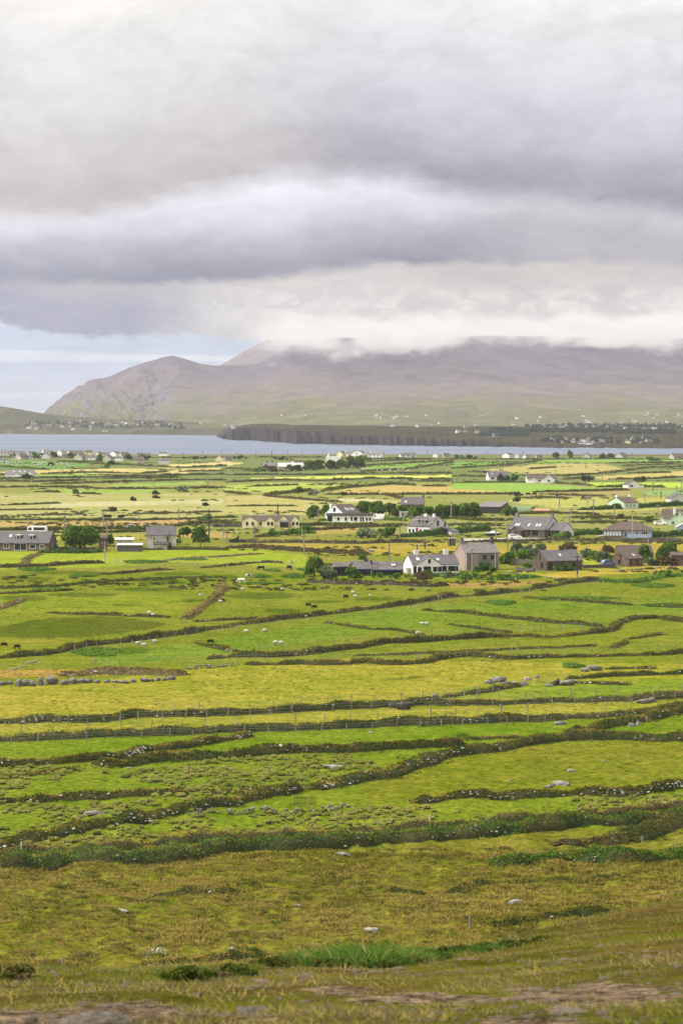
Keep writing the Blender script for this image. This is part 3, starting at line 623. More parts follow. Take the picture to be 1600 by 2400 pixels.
def bank(name, label, cat, pts, h, w, style='heath', group=None, core=None, dens=1.0, gap=0.45, stones=0, smat=None, ssize=(0.2, 0.5), leaf='mix', seed=None, spread=1.0):
    """a vegetated bank or hedge along a line on the ground: an earth core > a coat of vegetation > stones lying in its face"""
    r = np.random.default_rng(__import__('zlib').crc32(str(pts).encode()) if seed is None else seed)
    dm = np.mean([G(*p).y for p in pts]); step = float(np.clip(dm/420, 0.4, 2.5))
    P, q = polyline(pts, step); S = side_dirs(P); L = q[-1]
    hh = h*(0.82+0.40*fbm(q/max(2.5, h*3.5), q*0+h, 3, 11)-gap*1.2*np.maximum(0, fbm(q/11, q*0+2, 2, 15)))
    end = np.minimum(1, np.minimum(q, L-q)/max(1.0, h*1.2)+0.25); hh = np.maximum(hh*end, h*0.12); ww = w*(1.05+0.4*fbm(q/4, q*0+7, 2, 19))*np.sqrt(end)
    k = 9; a = np.linspace(0, np.pi, k)
    off = np.cos(a)[None, :]*ww[:, None]*0.5; up = np.sin(a)[None, :]**0.8*hh[:, None]*0.9
    X = P[:, 0:1]+S[:, 0:1]*off; Y = P[:, 1:2]+S[:, 1:2]*off
    lump = fbm(X/0.9, Y/0.9+up, 3, 23)*0.22*min(h, 1.6)
    Zc = H(X, Y)-0.08+up+np.where(up > 0.05, lump, 0)
    n = len(P); idx = np.arange(n*k).reshape(n, k)
    f = np.stack([idx[:-1, :-1], idx[:-1, 1:], idx[1:, 1:], idx[1:, :-1]], -1).reshape(-1, 4)
    V = np.stack([X, Y, Zc], -1).reshape(-1, 3); mid = n//2
    org = (float(P[mid, 0]), float(P[mid, 1]), float(H(P[mid, 0], P[mid, 1])))
    cm = core or (M_core_tan if style == 'tan' else M_core_green if style in ('green', 'hedge', 'dark') else M_core)
    o = at_origin(name, V, f, cm, True, origin=org); tag(o, label, cat, group)
    # coat
    s = float(np.clip(1.25*dm/2856, 0.09, 1.1)); area = L*(2*h+w)
    N = int(np.clip(area/(s*s)*0.95*dens, 80, 11000))
    t = r.uniform(0, n-1.001, N); i = t.astype(int); fr = t-i
    ang = np.arccos(r.uniform(-1, 1, N)); 
    c0 = P[i]*(1-fr)[:, None]+P[i+1]*fr[:, None]; sd = S[i]; hi = hh[i]*(1-fr)+hh[i+1]*fr; wi = ww[i]
    rr = r.uniform(0.8, 1.12, N)*spread; skirt = r.uniform(size=N) < 0.22; ox = np.cos(ang)*wi*0.5*rr; uz = np.sin(ang)**0.8*hi*0.92*rr
    ox = np.where(skirt, np.sign(np.cos(ang))*wi*r.uniform(0.45, 0.95, N), ox); uz = np.where(skirt, 0.15*s, uz)
    x = c0[:, 0]+sd[:, 0]*ox; y = c0[:, 1]+sd[:, 1]*ox
    z = H(x, y)+uz+fbm(x/0.9, y/0.9+uz, 3, 23)*0.22*min(h, 1.6)
    C = np.stack([x, y, z], 1)
    if leaf == 'blade' or (leaf == 'mix' and (style in ('bank', 'tan') or (dm < 560 and style in ('heath', 'brown', 'scrub')))):
        v, ff = blades(C-np.array([0, 0, s*0.8]), r.uniform(1.0, 2.1, N)*s, 0.75*s, 1.1, r)
    else:
        v, ff = tris(C, r.uniform(0.5, 1.15, N)*s, 0.8, r)
    at_origin('vegetation', v, ff, FM[style], False, parent=o)['kind'] = 'stuff'
    if dm < 620 and style in ('bank', 'heath', 'scrub', 'dark', 'brown', 'tan'):      # paler grass over top and far side, near face left dark as shade
        N2 = int(N*.8); t = r.uniform(0, n-1.001, N2); i = t.astype(int); fr = t-i; c0 = P[i]*(1-fr)[:, None]+P[i+1]*fr[:, None]; u2 = np.clip(r.normal(0, .34, N2)+.22*np.sign(S[i][:, 1]), -.62, .62)
        keep = fbm(c0[:, 0]/2.2, c0[:, 1]/2.2, 3, 29) > -.28
        x = c0[:, 0]+S[i][:, 0]*u2*ww[i]; y = c0[:, 1]+S[i][:, 1]*u2*ww[i]; hz = hh[i]*.90*np.sqrt(np.clip(1-(2*u2)**2, 0, 1))
        C = np.stack([x, y, H(x, y)+hz-.3*s], 1)[keep]; v, ff = blades(C, r.uniform(.8, 1.9, len(C))*s, .7*s, 1.2, r)
        at_origin('grass_top', v, ff, FM['moor'], False, parent=o)['kind'] = 'stuff'
    rp = random.Random(int(r.integers(1e9)))
    knots = [rp.randrange(1, n-1) for _ in range(max(1, stones//7))]
    for _ in range(int(stones*1.7)):
        j = int(rp.choice(knots)+rp.gauss(0, max(1.5, 2.2/step))) if rp.random() < .7 else rp.randrange(1, n-1); j = min(max(j, 1), n-2); sg = -1 if S[j][1] > 0 else 1
        u_ = rp.uniform(0.15, 0.85); ox = sg*ww[j]*0.5*math.cos(u_*1.45); x, y = P[j]+S[j]*ox
        put_stone((x, y-0.16, Z(x, y)+math.sin(u_*1.45)*hh[j]*0.86+0.04), rp.uniform(*ssize)*(1.0 if rp.random() > .12 else 1.5), o, smat or (M_bstone if rp.random() < .6 else M_stone), r=rp, sx=1.15, sz=.75)
    return o
def fence(label, pts, spacing, h=1.05, wires=3, group='wire fences between the fields', off=(0, 0), lean=0.05, seed=1, w=0.09, skip=0.06):
    rp = random.Random(seed)
    P, q = polyline(pts, 0.5); L = q[-1]
    g0 = Vector((P[len(P)//2][0], P[len(P)//2][1], 0)); g0.z = Z(g0.x, g0.y)
    o = empty('wire_fence', g0); tag(o, label, 'fence', group)
    tops = []; t = rp.uniform(0, spacing)
    base = post_mesh(w)
    while t < L:
        x = np.interp(t, q, P[:, 0])+off[0]; y = np.interp(t, q, P[:, 1])+off[1]; z = Z(x, y)
        hp = h*rp.uniform(0.82, 1.12)
        if rp.random() > skip:
            p = bpy.data.objects.new('post', base); COL.objects.link(p); p.parent = o; p.location = Vector((x, y, z-0.1))-g0
            p.scale = (rp.uniform(.8, 1.2), rp.uniform(.8, 1.2), hp+0.1); p.rotation_euler = (rp.gauss(0, lean), rp.gauss(0, lean), rp.uniform(0, 3))
        tops.append((x, y, z, hp)); t += spacing*rp.uniform(0.85, 1.15)
    V = []; Fc = []
    for k in range(wires):
        hgt = (k+1)/(wires+0.3); rad = 0.010
        for (a, b) in zip(tops[:-1], tops[1:]):
            i = len(V)
            for p in (a, b):
                zc = p[2]+p[3]*hgt
                V += [(p[0], p[1], zc+rad), (p[0], p[1]+rad, zc-rad), (p[0], p[1]-rad, zc-rad)]
            Fc += [(i, i+1, i+4, i+3), (i+1, i+2, i+5, i+4), (i+2, i, i+3, i+5)]
    if V: at_origin('wire', V, Fc, M_wire, False, parent=o)
    return o
_PM = {}
def post_mesh(w):
    if w in _PM: return _PM[w]
    n = 7; V = []; Fc = []
    for zz, rr in ((0, 1.0), (0.5, 0.96), (0.97, 0.9), (1.0, 0.55)):
        for k in range(n): V.append((math.cos(k*6.283/n)*w*0.5*rr, math.sin(k*6.283/n)*w*0.5*rr, zz))
    for l in range(3):
        for k in range(n): Fc.append((l*n+k, l*n+(k+1) % n, (l+1)*n+(k+1) % n, (l+1)*n+k))
    me = mesh_np('post', V, Fc); 
    import bmesh
    bm = bmesh.new(); bm.from_mesh(me); bm.verts.ensure_lookup_table(); bm.faces.new([bm.verts[3*n+k] for k in range(n)]); bm.to_mesh(me); bm.free()
    me.materials.append(M_post); _PM[w] = me; return me

# --- banks of the near and middle fields: label, outline of the foot in photo pixels, height, width, coat, stones
NEAR = [
 ('long dark bank climbing across the middle fields towards the stone cottage', [(-60,1547),(0,1543),(97,1536),(214,1513),(301,1505),(439,1485),(541,1467),(663,1452),(800,1436),(953,1418),(1040,1401),(1157,1393),(1234,1383),(1351,1365),(1400,1360)], 1.25, 1.5, 'heath', 14),
 ('short dark bank below the middle of the long diagonal bank', [(461,1508),(510,1518),(556,1528)], 0.8, 1.2, 'heath', 3),
 ('dark overgrown bank rising to a tall stepped end beside the edge of view', [(490,1546),(561,1539),(638,1540),(690,1536),(800,1523),(846,1518),(902,1508),(1014,1503),(1086,1498),(1188,1493),(1285,1495),(1361,1487),(1432,1480),(1442,1463),(1478,1453),(1540,1449),(1591,1457),(1660,1462)], 1.3, 1.6, 'heath', 10),
 ('dark bank dividing the sheep pasture below the long diagonal bank', [(989,1431),(1086,1436),(1188,1449),(1290,1460),(1330,1463),(1366,1465),(1407,1470)], 0.9, 1.3, 'heath', 4),
 ('thin dark bank crossing the pasture above the stepped bank', [(1050,1464),(1127,1474),(1198,1484)], 0.55, 0.9, 'heath', 0),
 ('thin dark bank ending beside a lone sheep', [(760,1460),(800,1464),(866,1475),(928,1477),(989,1490)], 0.6, 1.0, 'heath', 2),
 ('low bank grown with bright rushes below the golden field', [(1229,1401),(1310,1406),(1387,1411),(1478,1419)], 0.7, 1.4, 'bank', 2),
 ('low dark bank topped with rushes at the edge of view', [(1504,1419),(1600,1424),(1690,1426)], 0.7, 1.3, 'bank', 2),
 ('long ragged dark bank along the top of the straw-coloured field', [(577,1559),(700,1556),(786,1558),(861,1551),(917,1559),(973,1556),(1045,1543),(1106,1538),(1183,1546),(1259,1543),(1336,1541),(1412,1538),(1514,1536),(1600,1531),(1700,1527)], 1.05, 1.6, 'heath', 12),
 ('dry tan grassy mound behind the row of boulders', [(150,1586),(200,1580),(255,1575),(347,1578),(423,1584)], 1.3, 3.4, 'tan', 4),
 ('small dark bank above the rock outcrops', [(1422,1569),(1480,1567),(1540,1567)], 0.7, 1.2, 'heath', 2),
 ('dark grassy bank running out of view beside the outcrops', [(1330,1593),(1412,1585),(1600,1580),(1700,1578)], 0.85, 1.4, 'bank', 5),
 ('low green bank with scattered pale stones below the outcrops', [(1310,1602),(1390,1601),(1478,1605)], 0.6, 1.2, 'bank', 9),
 ('faint grassy bank climbing from the dark boulder pile to the outcrop', [(1040,1638),(1086,1628),(1157,1617),(1218,1607)], 0.7, 1.2, 'bank', 0),
 ('upper of the two long fenced banks, crossing the whole view', [(-60,1698),(0,1696),(128,1690),(219,1692),(306,1680),(423,1679),(551,1675),(663,1670),(800,1662),(880,1657),(968,1652),(1106,1652),(1310,1644),(1489,1641),(1600,1634),(1700,1631)], 1.05, 1.7, 'bank', 46),
 ('lower of the two long fenced banks, crossing the whole view', [(-60,1739),(0,1737),(128,1732),(255,1725),(357,1722),(459,1719),(597,1714),(714,1709),(800,1707),(1004,1699),(1157,1693),(1310,1686),(1412,1679),(1489,1673),(1565,1664),(1660,1658)], 1.1, 1.8, 'bank', 22),
 ('green bank full of stones dropping from the lower fenced bank', [(592,1725),(459,1745),(332,1765),(230,1783),(150,1788),(77,1793),(0,1796),(-60,1798)], 0.95, 1.5, 'bank', 42),
 ('dark bank below the stony green one, above the tussocks', [(219,1791),(286,1797),(378,1779),(510,1777),(638,1764),(800,1764),(953,1754),(1091,1748)], 1.15, 1.9, 'heath', 12),
 ('long grassy bank rising from the wooden hurdle to the edge of view', [(735,1853),(800,1838),(902,1820),(1019,1782),(1086,1766),(1183,1756),(1259,1741),(1361,1733),(1463,1731),(1600,1736),(1700,1736)], 1.15, 1.9, 'bank', 44),
 ('bright green bank with pale boulders, joining the lower fenced bank', [(1346,1717),(1412,1705),(1489,1690),(1565,1675),(1650,1663)], 1.0, 1.6, 'bank', 12),
 ('dark bank with stones at one end among the tussocks', [(-60,1884),(0,1881),(128,1874),(255,1868),(383,1860),(444,1862)], 0.8, 1.4, 'heath', 14),
 ('dark bank curving down through the tussocks from the wooden hurdle', [(-60,1996),(0,1988),(77,1966),(153,1951),(230,1936),(332,1921),(398,1910),(480,1894),(551,1879),(638,1863),(700,1850)], 1.0, 1.8, 'heath', 46),
 ('dark bank edged with a broken line of white stones', [(979,1885),(1055,1871),(1157,1869),(1259,1869),(1361,1863),(1463,1863),(1555,1853),(1600,1842),(1690,1834)], 0.95, 1.6, 'heath', 50),
 ('biggest bank, deep green and brown, sweeping across the view below the tussocks', [(-80,2030),(0,2028),(153,2022),(280,2016),(408,2006),(561,1996),(714,1988),(800,1982),(928,1976),(1030,1970),(1126,1962),(1208,1950),(1310,1942),(1438,1934),(1514,1922),(1600,1909),(1710,1899)], 1.45, 2.3, 'green2', 26),
 ('dense dark green thicket below the biggest bank, running out of view', [(1150,2030),(1234,2023),(1336,2017),(1463,2013),(1600,2010),(1710,2008)], 1.25, 2.2, 'green2', 5),
 ('brown heathery mound between the biggest bank and the thicket', [(1310,1984),(1387,1973),(1475,1976)], 0.9, 2.0, 'brown', 0),
 ('dark mound at the edge of view just below the biggest bank', [(1480,1976),(1520,1955),(1600,1936),(1690,1920)], 1.3, 2.4, 'heath', 0),
 ('low strip of heather on the rough slope', [(1150,2172),(1249,2160),(1361,2142),(1415,2126)], 0.6, 1.3, 'heath', 1),
 ('low dark heather strip behind the pale upright rock', [(301,2274),(423,2262),(536,2248),(622,2238)], 0.7, 1.2, 'heath', 1),
 ('brown hedge bank below the slate-roofed house', [(-60,1331),(0,1330),(101,1328),(162,1323),(243,1320)], 1.2, 1.5, 'brown', 8),
 ('tan overgrown bank running down from the brown stone bungalow', [(98,1299),(72,1306),(60,1316),(64,1326)], 0.9, 1.6, 'tan', 4),
 ('dark bank in the pasture below the gate', [(233,1348),(304,1343),(365,1337),(409,1336)], 0.75, 1.2, 'brown', 0),
 ('stony tan bank above the grazing horses', [(385,1316),(439,1309),(530,1305),(564,1302),(618,1299)], 0.7, 1.1, 'tan', 24),
 ('low stony bank with posts above the black pony', [(473,1332),(530,1327),(574,1322),(631,1318),(665,1320)], 0.6, 1.1, 'brown', 10),
 ('long low dark bank across the upper pasture', [(-60,1382),(0,1380),(168,1372),(219,1366),(300,1362),(408,1359)], 0.7, 1.2, 'heath', 0),
 ('short dark bank at the edge of the upper pasture', [(-60,1393),(0,1392),(41,1390),(102,1387),(173,1383)], 0.6, 1.1, 'bank', 4),
 ('tan stony bank rising at the edge of the upper pasture', [(-10,1431),(25,1418),(61,1407)], 0.9, 1.4, 'tan', 6),
 ('tan bank running straight away up the pasture', [(525,1370),(525,1383),(490,1411),(451,1439),(434,1452)], 1.1, 1.5, 'tan', 12),
 ('dark straight bank ending at the tan bank', [(110,1437),(204,1440),(306,1444),(403,1448)], 0.75, 1.1, 'heath', 4),
 ('dark low bank just above the long diagonal bank', [(454,1458),(536,1453),(612,1451)], 0.7, 1.2, 'heath', 7),
 ('dark bank across the pasture below the stony tan bank', [(331,1357),(430,1354),(530,1353)], 0.6, 1.3, 'bank', 0),
 ('low grassy bank between the upper and lower tussocks', [(482,1860),(560,1856),(658,1848)], 0.5, 1.2, 'bank', 6),
 ('faint grassy bank at the left edge above the tussocks', [(-30,1828),(40,1820),(100,1814),(178,1801)], 0.45, 1.2, 'bank', 2),
 ('low dark ridge of rough grass below the lower fenced bank', [(1085,1734),(1150,1731),(1220,1727)], 0.4, 1.3, 'bank', 0),
 ('rough low ridge above the straw-coloured field', [(830,1538),(1000,1531),(1180,1523),(1400,1515)], 0.45, 1.3, 'bank', 2),
 ('short scrubby bank below the stepped end', [(1438,1521),(1452,1512),(1465,1505)], 0.6, 1.2, 'heath', 0),
 ('short ragged bank just below the tall stepped end', [(1473,1499),(1510,1493),(1555,1486)], 0.55, 1.2, 'heath', 1),
 ('low ridge of rough grass on the slope below the biggest bank', [(300,2112),(420,2098),(560,2085)], 0.35, 1.4, 'bank', 1),
 ('faint rough ridge across the right of the slope', [(900,2092),(1100,2078),(1300,2062),(1450,2050)], 0.35, 1.4, 'bank', 1),
 ('overgrown garden bank in front of the low blue-trimmed house', [(725,1364),(800,1369),(870,1368),(940,1371),(1000,1376),(1050,1372)], 1.2, 1.8, 'brown', 10),
 ('green garden bank in front of the long white house', [(950,1352),(1010,1352),(1070,1350),(1130,1354)], 1.1, 1.8, 'green', 4),
 ('leafy green bank below the two-storey grey house', [(1140,1360),(1200,1357),(1260,1352)], 1.0, 2.2, 'green', 2),
]
for label, pts, h, w, sty, ns in NEAR:
    if sty == 'green2': bank('earth_bank', label, 'bank', pts, h, w, 'dark', core=M_core, stones=ns, ssize=(0.12, 0.3), group='field banks', spread=1.06)
    else: bank('earth_bank', label, 'bank', pts, h*(1.05 if pts[0][1] > 1640 else .9), w*(1.2 if pts[0][1] > 1640 else .95), 'scrub' if sty == 'heath' and pts[0][1] < 1600 else sty, stones=ns, gap=.75 if pts[0][1] < 1600 else .5, ssize=(0.16, 0.38) if pts[0][1] > 1640 else (0.25, 0.5), group='field banks')
    if sty == 'green2' and len(pts) > 8:
        top = [(p[0], p[1]-22) for p in pts]
        bank('heather_fringe', 'brown heather along the top of the biggest bank', 'heather', top, 1.0, 1.6, 'brown', group='field banks', dens=0.8)
# --- hedges and walls of the settled strip
MID = [
 ('low hedge on the near side of the coast road by the white bus', [(-50,1244),(0,1243),(118,1242),(237,1240),(341,1242),(439,1230),(530,1224)], 1.2, 1.6, 'heath'),
 ('second roadside hedge, behind the round trees', [(115,1249),(237,1249),(341,1247)], 1.2, 1.5, 'heath'),
 ('roadside hedge crossing in front of the yellow gabled house', [(530,1235),(567,1234),(699,1234),(746,1231),(840,1234),(936,1236)], 1.3, 1.8, 'heath'),
 ('leafy hedge rising from the ruined shed towards the white gabled house', [(600,1260),(650,1254),(699,1246),(834,1237),(956,1232)], 1.1, 1.8, 'brown'),
 ('fenced brown hedge bank at the top of the yellow marsh', [(571,1272),(699,1272),(834,1275),(936,1272),(1000,1272)], 1.1, 1.5, 'brown'),
 ('brown heath bank at the foot of the yellow marsh', [(530,1286),(598,1283),(699,1292),(800,1297),(860,1300)], 1.3, 2.2, 'brown'),
 ('hedge in front of the white house with the dark annexe', [(746,1221),(868,1218),(953,1221)], 1.4, 1.8, 'green'),
 ('long clipped green hedge in front of the grey-white house with dormers', [(935,1260),(1000,1256),(1060,1251),(1145,1244)], 2.1, 1.8, 'hedge'),
 ('thick bright hedge between the long slate-roofed house and the blue house', [(1295,1266),(1353,1254),(1413,1252)], 2.2, 2.4, 'green'),
 ('thick clipped hedge beside the blue house', [(1488,1262),(1542,1258),(1600,1257),(1670,1257)], 2.3, 2.2, 'hedge'),
 ('long hedge in front of the pale green bungalow', [(1356,1196),(1425,1194),(1508,1190),(1600,1185),(1670,1183)], 2.0, 1.8, 'hedge'),
 ('low roadside bank in front of the long slate-roofed house', [(1101,1271),(1191,1269),(1301,1267),(1404,1268),(1487,1269),(1600,1271),(1680,1272)], 0.9, 1.2, 'brown'),
 ('overgrown hedge line behind the boat', [(1060,1214),(1119,1221),(1191,1221)], 1.2, 1.8, 'heath'),
 ('second hedge line behind the boat', [(1050,1230),(1120,1231),(1180,1233)], 1.2, 1.6, 'bank'),
 ('upper hedge line behind the blue house', [(1335,1214),(1425,1214),(1542,1221)], 1.2, 2.0, 'heath'),
 ('lower hedge line behind the blue house', [(1340,1226),(1430,1225),(1500,1230)], 1.2, 2.0, 'bank'),
 ('scrubby bank below the rusty roofed shed', [(1191,1206),(1294,1203),(1404,1207)], 1.1, 2.0, 'heath'),
 ('dark hedge at the foot of the garden of the slate-roofed house', [(90,1297),(140,1296),(190,1297),(240,1294)], 1.3, 1.4, 'dark'),
 ('overgrown hedge below the derelict house', [(325,1290),(400,1288),(470,1288),(540,1290)], 1.1, 1.4, 'bank'),
 ('hedge line between the tan strip and the pale pasture', [(-60,1220),(0,1219),(169,1219),(338,1220),(473,1215),(560,1213)], 1.0, 1.6, 'bank'),
 ('dark hedge beside the tan strip, above the road', [(436,1226),(483,1224),(540,1226),(566,1230)], 1.2, 1.4, 'heath'),
 ('line of green scrub across the pale pasture above the yellow house', [(530,1187),(620,1186),(699,1187)], 0.9, 1.6, 'bank'),
 ('low brown hedge curving down beside the pale pasture', [(621,1162),(660,1167),(699,1170),(760,1175),(800,1178)], 1.0, 1.6, 'brown'),
 ('dark hedge with bushes above the curving brown hedge', [(621,1161),(692,1155),(733,1150)], 1.6, 2.2, 'heath'),
 ('hedge below the tan ploughed field', [(760,1159),(824,1160),(905,1160),(936,1167)], 1.2, 1.6, 'brown'),
 ('hedge running on from the tan ploughed field towards the barn', [(912,1160),(970,1159),(1060,1159),(1211,1159)], 1.3, 1.6, 'heath'),
 ('hedge curving round the top of the tan ploughed field', [(760,1150),(820,1143),(919,1135),(973,1138)], 1.5, 2.0, 'heath'),
 ('short hedge beyond the tan ploughed field', [(990,1140),(1047,1140)], 1.3, 2.0, 'heath'),
 ('garden hedge round the small white gabled house', [(1397,1142),(1480,1141),(1559,1143)], 1.4, 1.6, 'dark'),
 ('hedge below the long green field, above the grazing cattle', [(1249,1154),(1370,1152),(1473,1149)], 1.2, 2.0, 'brown'),
 ('brown scrub line above the pale green bungalow', [(1284,1159),(1350,1162),(1420,1164)], 1.0, 2.0, 'brown'),
 ('green shrubby bank beyond the golden field', [(1400,1362),(1480,1366),(1560,1352),(1660,1346)], 1.0, 2.4, 'green'),
 ('dark low hedge below the golden field', [(1300,1362),(1360,1362),(1400,1358)], 1.0, 2.0, 'heath'),
]
for label, pts, h, w, sty in MID: bank('hedge', label, 'hedge', pts, h, w, 'scrub' if sty == 'heath' else sty, group='hedges of the settled strip', stones=0)
FARH = [[(-60,1123),(0,1122),(169,1120),(338,1116),(530,1112)], [(101,1111),(203,1108),(338,1110),(390,1106)], [(101,1135),(237,1132),(338,1128),(473,1125),(530,1126)],
 [(-60,1143),(0,1143),(81,1142),(189,1143),(270,1147),(439,1145),(530,1143)], [(81,1153),(145,1154)], [(176,1157),(237,1159)], [(-60,1197),(0,1196),(101,1195),(169,1195)],
 [(-60,1092),(0,1094),(51,1097),(112,1101)], [(135,1082),(250,1088),(338,1092),(422,1097),(530,1092)], [(530,1114),(614,1113),(746,1114),(868,1110),(1060,1110)],
 [(530,1131),(648,1126),(767,1127),(868,1122),(1060,1124)], [(530,1154),(580,1159)], [(848,1093),(950,1086),(1060,1080)], [(848,1106),(953,1100),(1060,1084)],
 [(1060,1099),(1146,1093),(1215,1087),(1267,1079)], [(1422,1110),(1456,1105),(1525,1096),(1600,1094),(1660,1093)], [(1425,1086),(1520,1085),(1600,1084),(1660,1084)], [(1456,1092),(1530,1090),(1600,1088)],
 [(1215,1115),(1335,1115),(1390,1112),(1425,1108)], [(1060,1132),(1191,1131),(1301,1132),(1387,1139)], [(1320,1124),(1390,1120)], [(1425,1124),(1542,1122),(1600,1118),(1660,1117)],
 [(-60,1072),(100,1072),(260,1074),(430,1073),(620,1072),(800,1073)], [(800,1075),(1000,1076),(1200,1077),(1400,1076),(1660,1078)], [(1100,1106),(1180,1110)], [(530,1098),(600,1102),(680,1106)], [(0,1105),(60,1104)], [(0,1112),(80,1120)], [(1220,1166),(1330,1168)], [(160,1081),(240,1083)],
 [(0,1128),(90,1130),(200,1126)], [(240,1122),(420,1119)], [(580,1141),(700,1137)], [(1060,1116),(1150,1118)], [(860,1082),(1010,1077)], [(300,1205),(420,1203),(520,1200)], [(60,1208),(200,1206)], [(0,1185),(140,1180)], [(960,1128),(1060,1129)], [(1240,1100),(1300,1096)], [(420,1106),(520,1104)], [(1470,1110),(1570,1108)]]
MARKS = [(60,1090,'the bright green sheep field'),(210,1104,'the long straw-yellow field'),(450,1088,'the pointed yellow field'),(440,1106,'the second yellow field'),(46,1112,'the far bungalow cluster'),(350,1133,'the thin lime strip'),(250,1152,'the lower green strip'),(270,1185,'the pale pasture'),(640,1098,'the stone farmhouse'),(760,1098,'the dark bushes'),(830,1119,'the lime-yellow strip'),(660,1143,'the yellow-green field'),(960,1148,'the tan ploughed field'),(950,1092,'the green field by the dark bushes'),(1120,1092,'the green field beyond the cattle'),(1270,1098,'the tan oval field'),(1500,1114,'the tan field near the edge'),(1480,1136,'the bright lime field'),(1230,1142,'the long green field'),(1270,1122,'the long white bungalow'),(1165,1116,'the dormer house'),(1340,1080,'the shoreside pasture'),(1540,1088,'the striped far fields'),(180,1072,'the shore village'),(600,1072,'the empty shoreline'),(1310,1178,'the cattle pasture'),(780,1072,'the white flat block')]
_used = {}
def near_mark(px, py, what):
    """a label that places a far thing by the landmark it lies next to"""
    for x, y, nm in sorted(MARKS, key=lambda m_: ((m_[0]-px)/3.0)**2+((m_[1]-py)*1.6)**2):
        dx, dy = px-x, py-y
        rel = ('just above', 'just below') if abs(dy)*6 > abs(dx) else ('left of', 'right of'); rel = rel[0] if (dy if abs(dy)*6 > abs(dx) else dx) < 0 else rel[1]
        lb = f'{what} {rel} {nm}'
        if lb not in _used: _used[lb] = 1; return lb
    return what
for i, pts in enumerate(FARH):
    bank('hedgerow', near_mark(sum(p[0] for p in pts)/len(pts), sum(p[1] for p in pts)/len(pts), 'thin dark far hedgerow'), 'hedge', pts, 1.1 if i not in (6, 35, 36, 37) else 0.7, 2.0, 'far', group='far hedgerows', gap=1.1)
# ------------------------------------------------------------------ houses
M_glass = mat('window_glass', (0.018, 0.020, 0.024), rough=0.12, var=0.2, spec=0.5)
M_lite = mat('skylight_glass', (0.55, 0.57, 0.60), rough=0.15, var=0.1, spec=0.5)
M_white = mat('white_render', (0.80, 0.80, 0.79), var=0.08, scale=0.6)
M_frame = mat('white_joinery', (0.78, 0.78, 0.77), var=0.05)
M_cream = mat('cream_render', (0.74, 0.66, 0.42), var=0.10, scale=0.6)
M_mint = mat('pale_green_render', (0.52, 0.64, 0.46), var=0.08, scale=0.6)
M_pgrey = mat('pale_grey_render', (0.60, 0.58, 0.60), var=0.12, scale=0.5)
M_cool = mat('shade_tinted_white', (0.66, 0.70, 0.74), var=0.08, scale=0.6)  # white with the blue of a shaded gable put into the colour
M_blue = mat('pale_blue_render', (0.36, 0.41, 0.56), var=0.10, scale=0.6)
M_grey = mat('grey_render', (0.23, 0.205, 0.185), var=0.22, scale=0.5, col2=(0.17, 0.155, 0.145))
M_pink = mat('pinkish_render', (0.38, 0.29, 0.25), var=0.18, scale=0.5)
M_old = mat('stained_render', (0.50, 0.48, 0.42), var=0.35, scale=0.35, col2=(0.33, 0.31, 0.27))
M_rubble = mat('rubble_stone', (0.125, 0.098, 0.075), var=0.55, scale=1.5, col2=(0.072, 0.060, 0.050), bump=0.10, bscale=3.0)
M_rubble2 = mat('brown_stone', (0.17, 0.115, 0.080), var=0.5, scale=1.5, col2=(0.095, 0.072, 0.056), bump=0.10, bscale=3.0)
M_drystone = mat('dark_drystone', (0.075, 0.066, 0.060), var=0.6, scale=1.8, col2=(0.13, 0.12, 0.11), bump=0.15, bscale=3.0)
M_slate = mat('slate_roof', (0.125, 0.112, 0.115), var=0.16, scale=0.7, rough=0.6)
M_slate2 = mat('pale_slate_roof', (0.20, 0.18, 0.175), var=0.25, scale=0.7, rough=0.6)
M_slate3 = mat('brown_slate_roof', (0.115, 0.085, 0.070), var=0.2, scale=0.7, rough=0.65)
M_slate4 = mat('weathered_slate_roof', (0.085, 0.075, 0.070), var=0.4, scale=0.6, col2=(0.16, 0.15, 0.135), rough=0.7)
M_tin = mat('pale_tin_roof', (0.52, 0.52, 0.52), var=0.2, scale=0.7, rough=0.5)
M_dark = mat('dark_cladding', (0.036, 0.034, 0.030), var=0.2, scale=1.0, rough=0.6)
M_gtin = mat('green_tin', (0.20, 0.26, 0.13), var=0.2, scale=1.0, rough=0.6)
M_rust = mat('rusty_tin', (0.48, 0.18, 0.07), var=0.35, scale=1.2, col2=(0.40, 0.30, 0.22))
M_blue2 = mat('blue_fascia', (0.012, 0.028, 0.11), var=0.15, scale=1.0, rough=0.5)
M_door_b = mat('blue_door', (0.03, 0.06, 0.11), var=0.1); M_door_r = mat('red_door', (0.24, 0.03, 0.03), var=0.1)
M_stack = mat('dark_stack', (0.10, 0.085, 0.08), var=0.3, scale=1.5); M_stackg = mat('grey_stack', (0.22, 0.205, 0.21), var=0.2, scale=1.5)
M_trim = mat('dark_joinery', (0.035, 0.030, 0.028), var=0.1)
def quadbox(x0, x1, y0, y1, z0, z1):
    v = [(x0,y0,z0),(x1,y0,z0),(x1,y1,z0),(x0,y1,z0),(x0,y0,z1),(x1,y0,z1),(x1,y1,z1),(x0,y1,z1)]
    return v, [(0,3,2,1),(4,5,6,7),(0,1,5,4),(1,2,6,5),(2,3,7,6),(3,0,4,7)]
class MB:
    def __init__(s): s.v = []; s.f = []
    def add(s, v, f):
        o = len(s.v); s.v += [tuple(p) for p in v]; s.f += [tuple(i+o for i in q) for q in f]; return s
    def box(s, *a): return s.add(*quadbox(*a))
    def build(s, name, material, parent=None, smooth=False):
        me = bpy.data.meshes.new(name); me.from_pydata(s.v, [], s.f); me.update()
        if smooth: me.polygons.foreach_set('use_smooth', [True]*len(me.polygons))
        return link(name, me, material, parent)
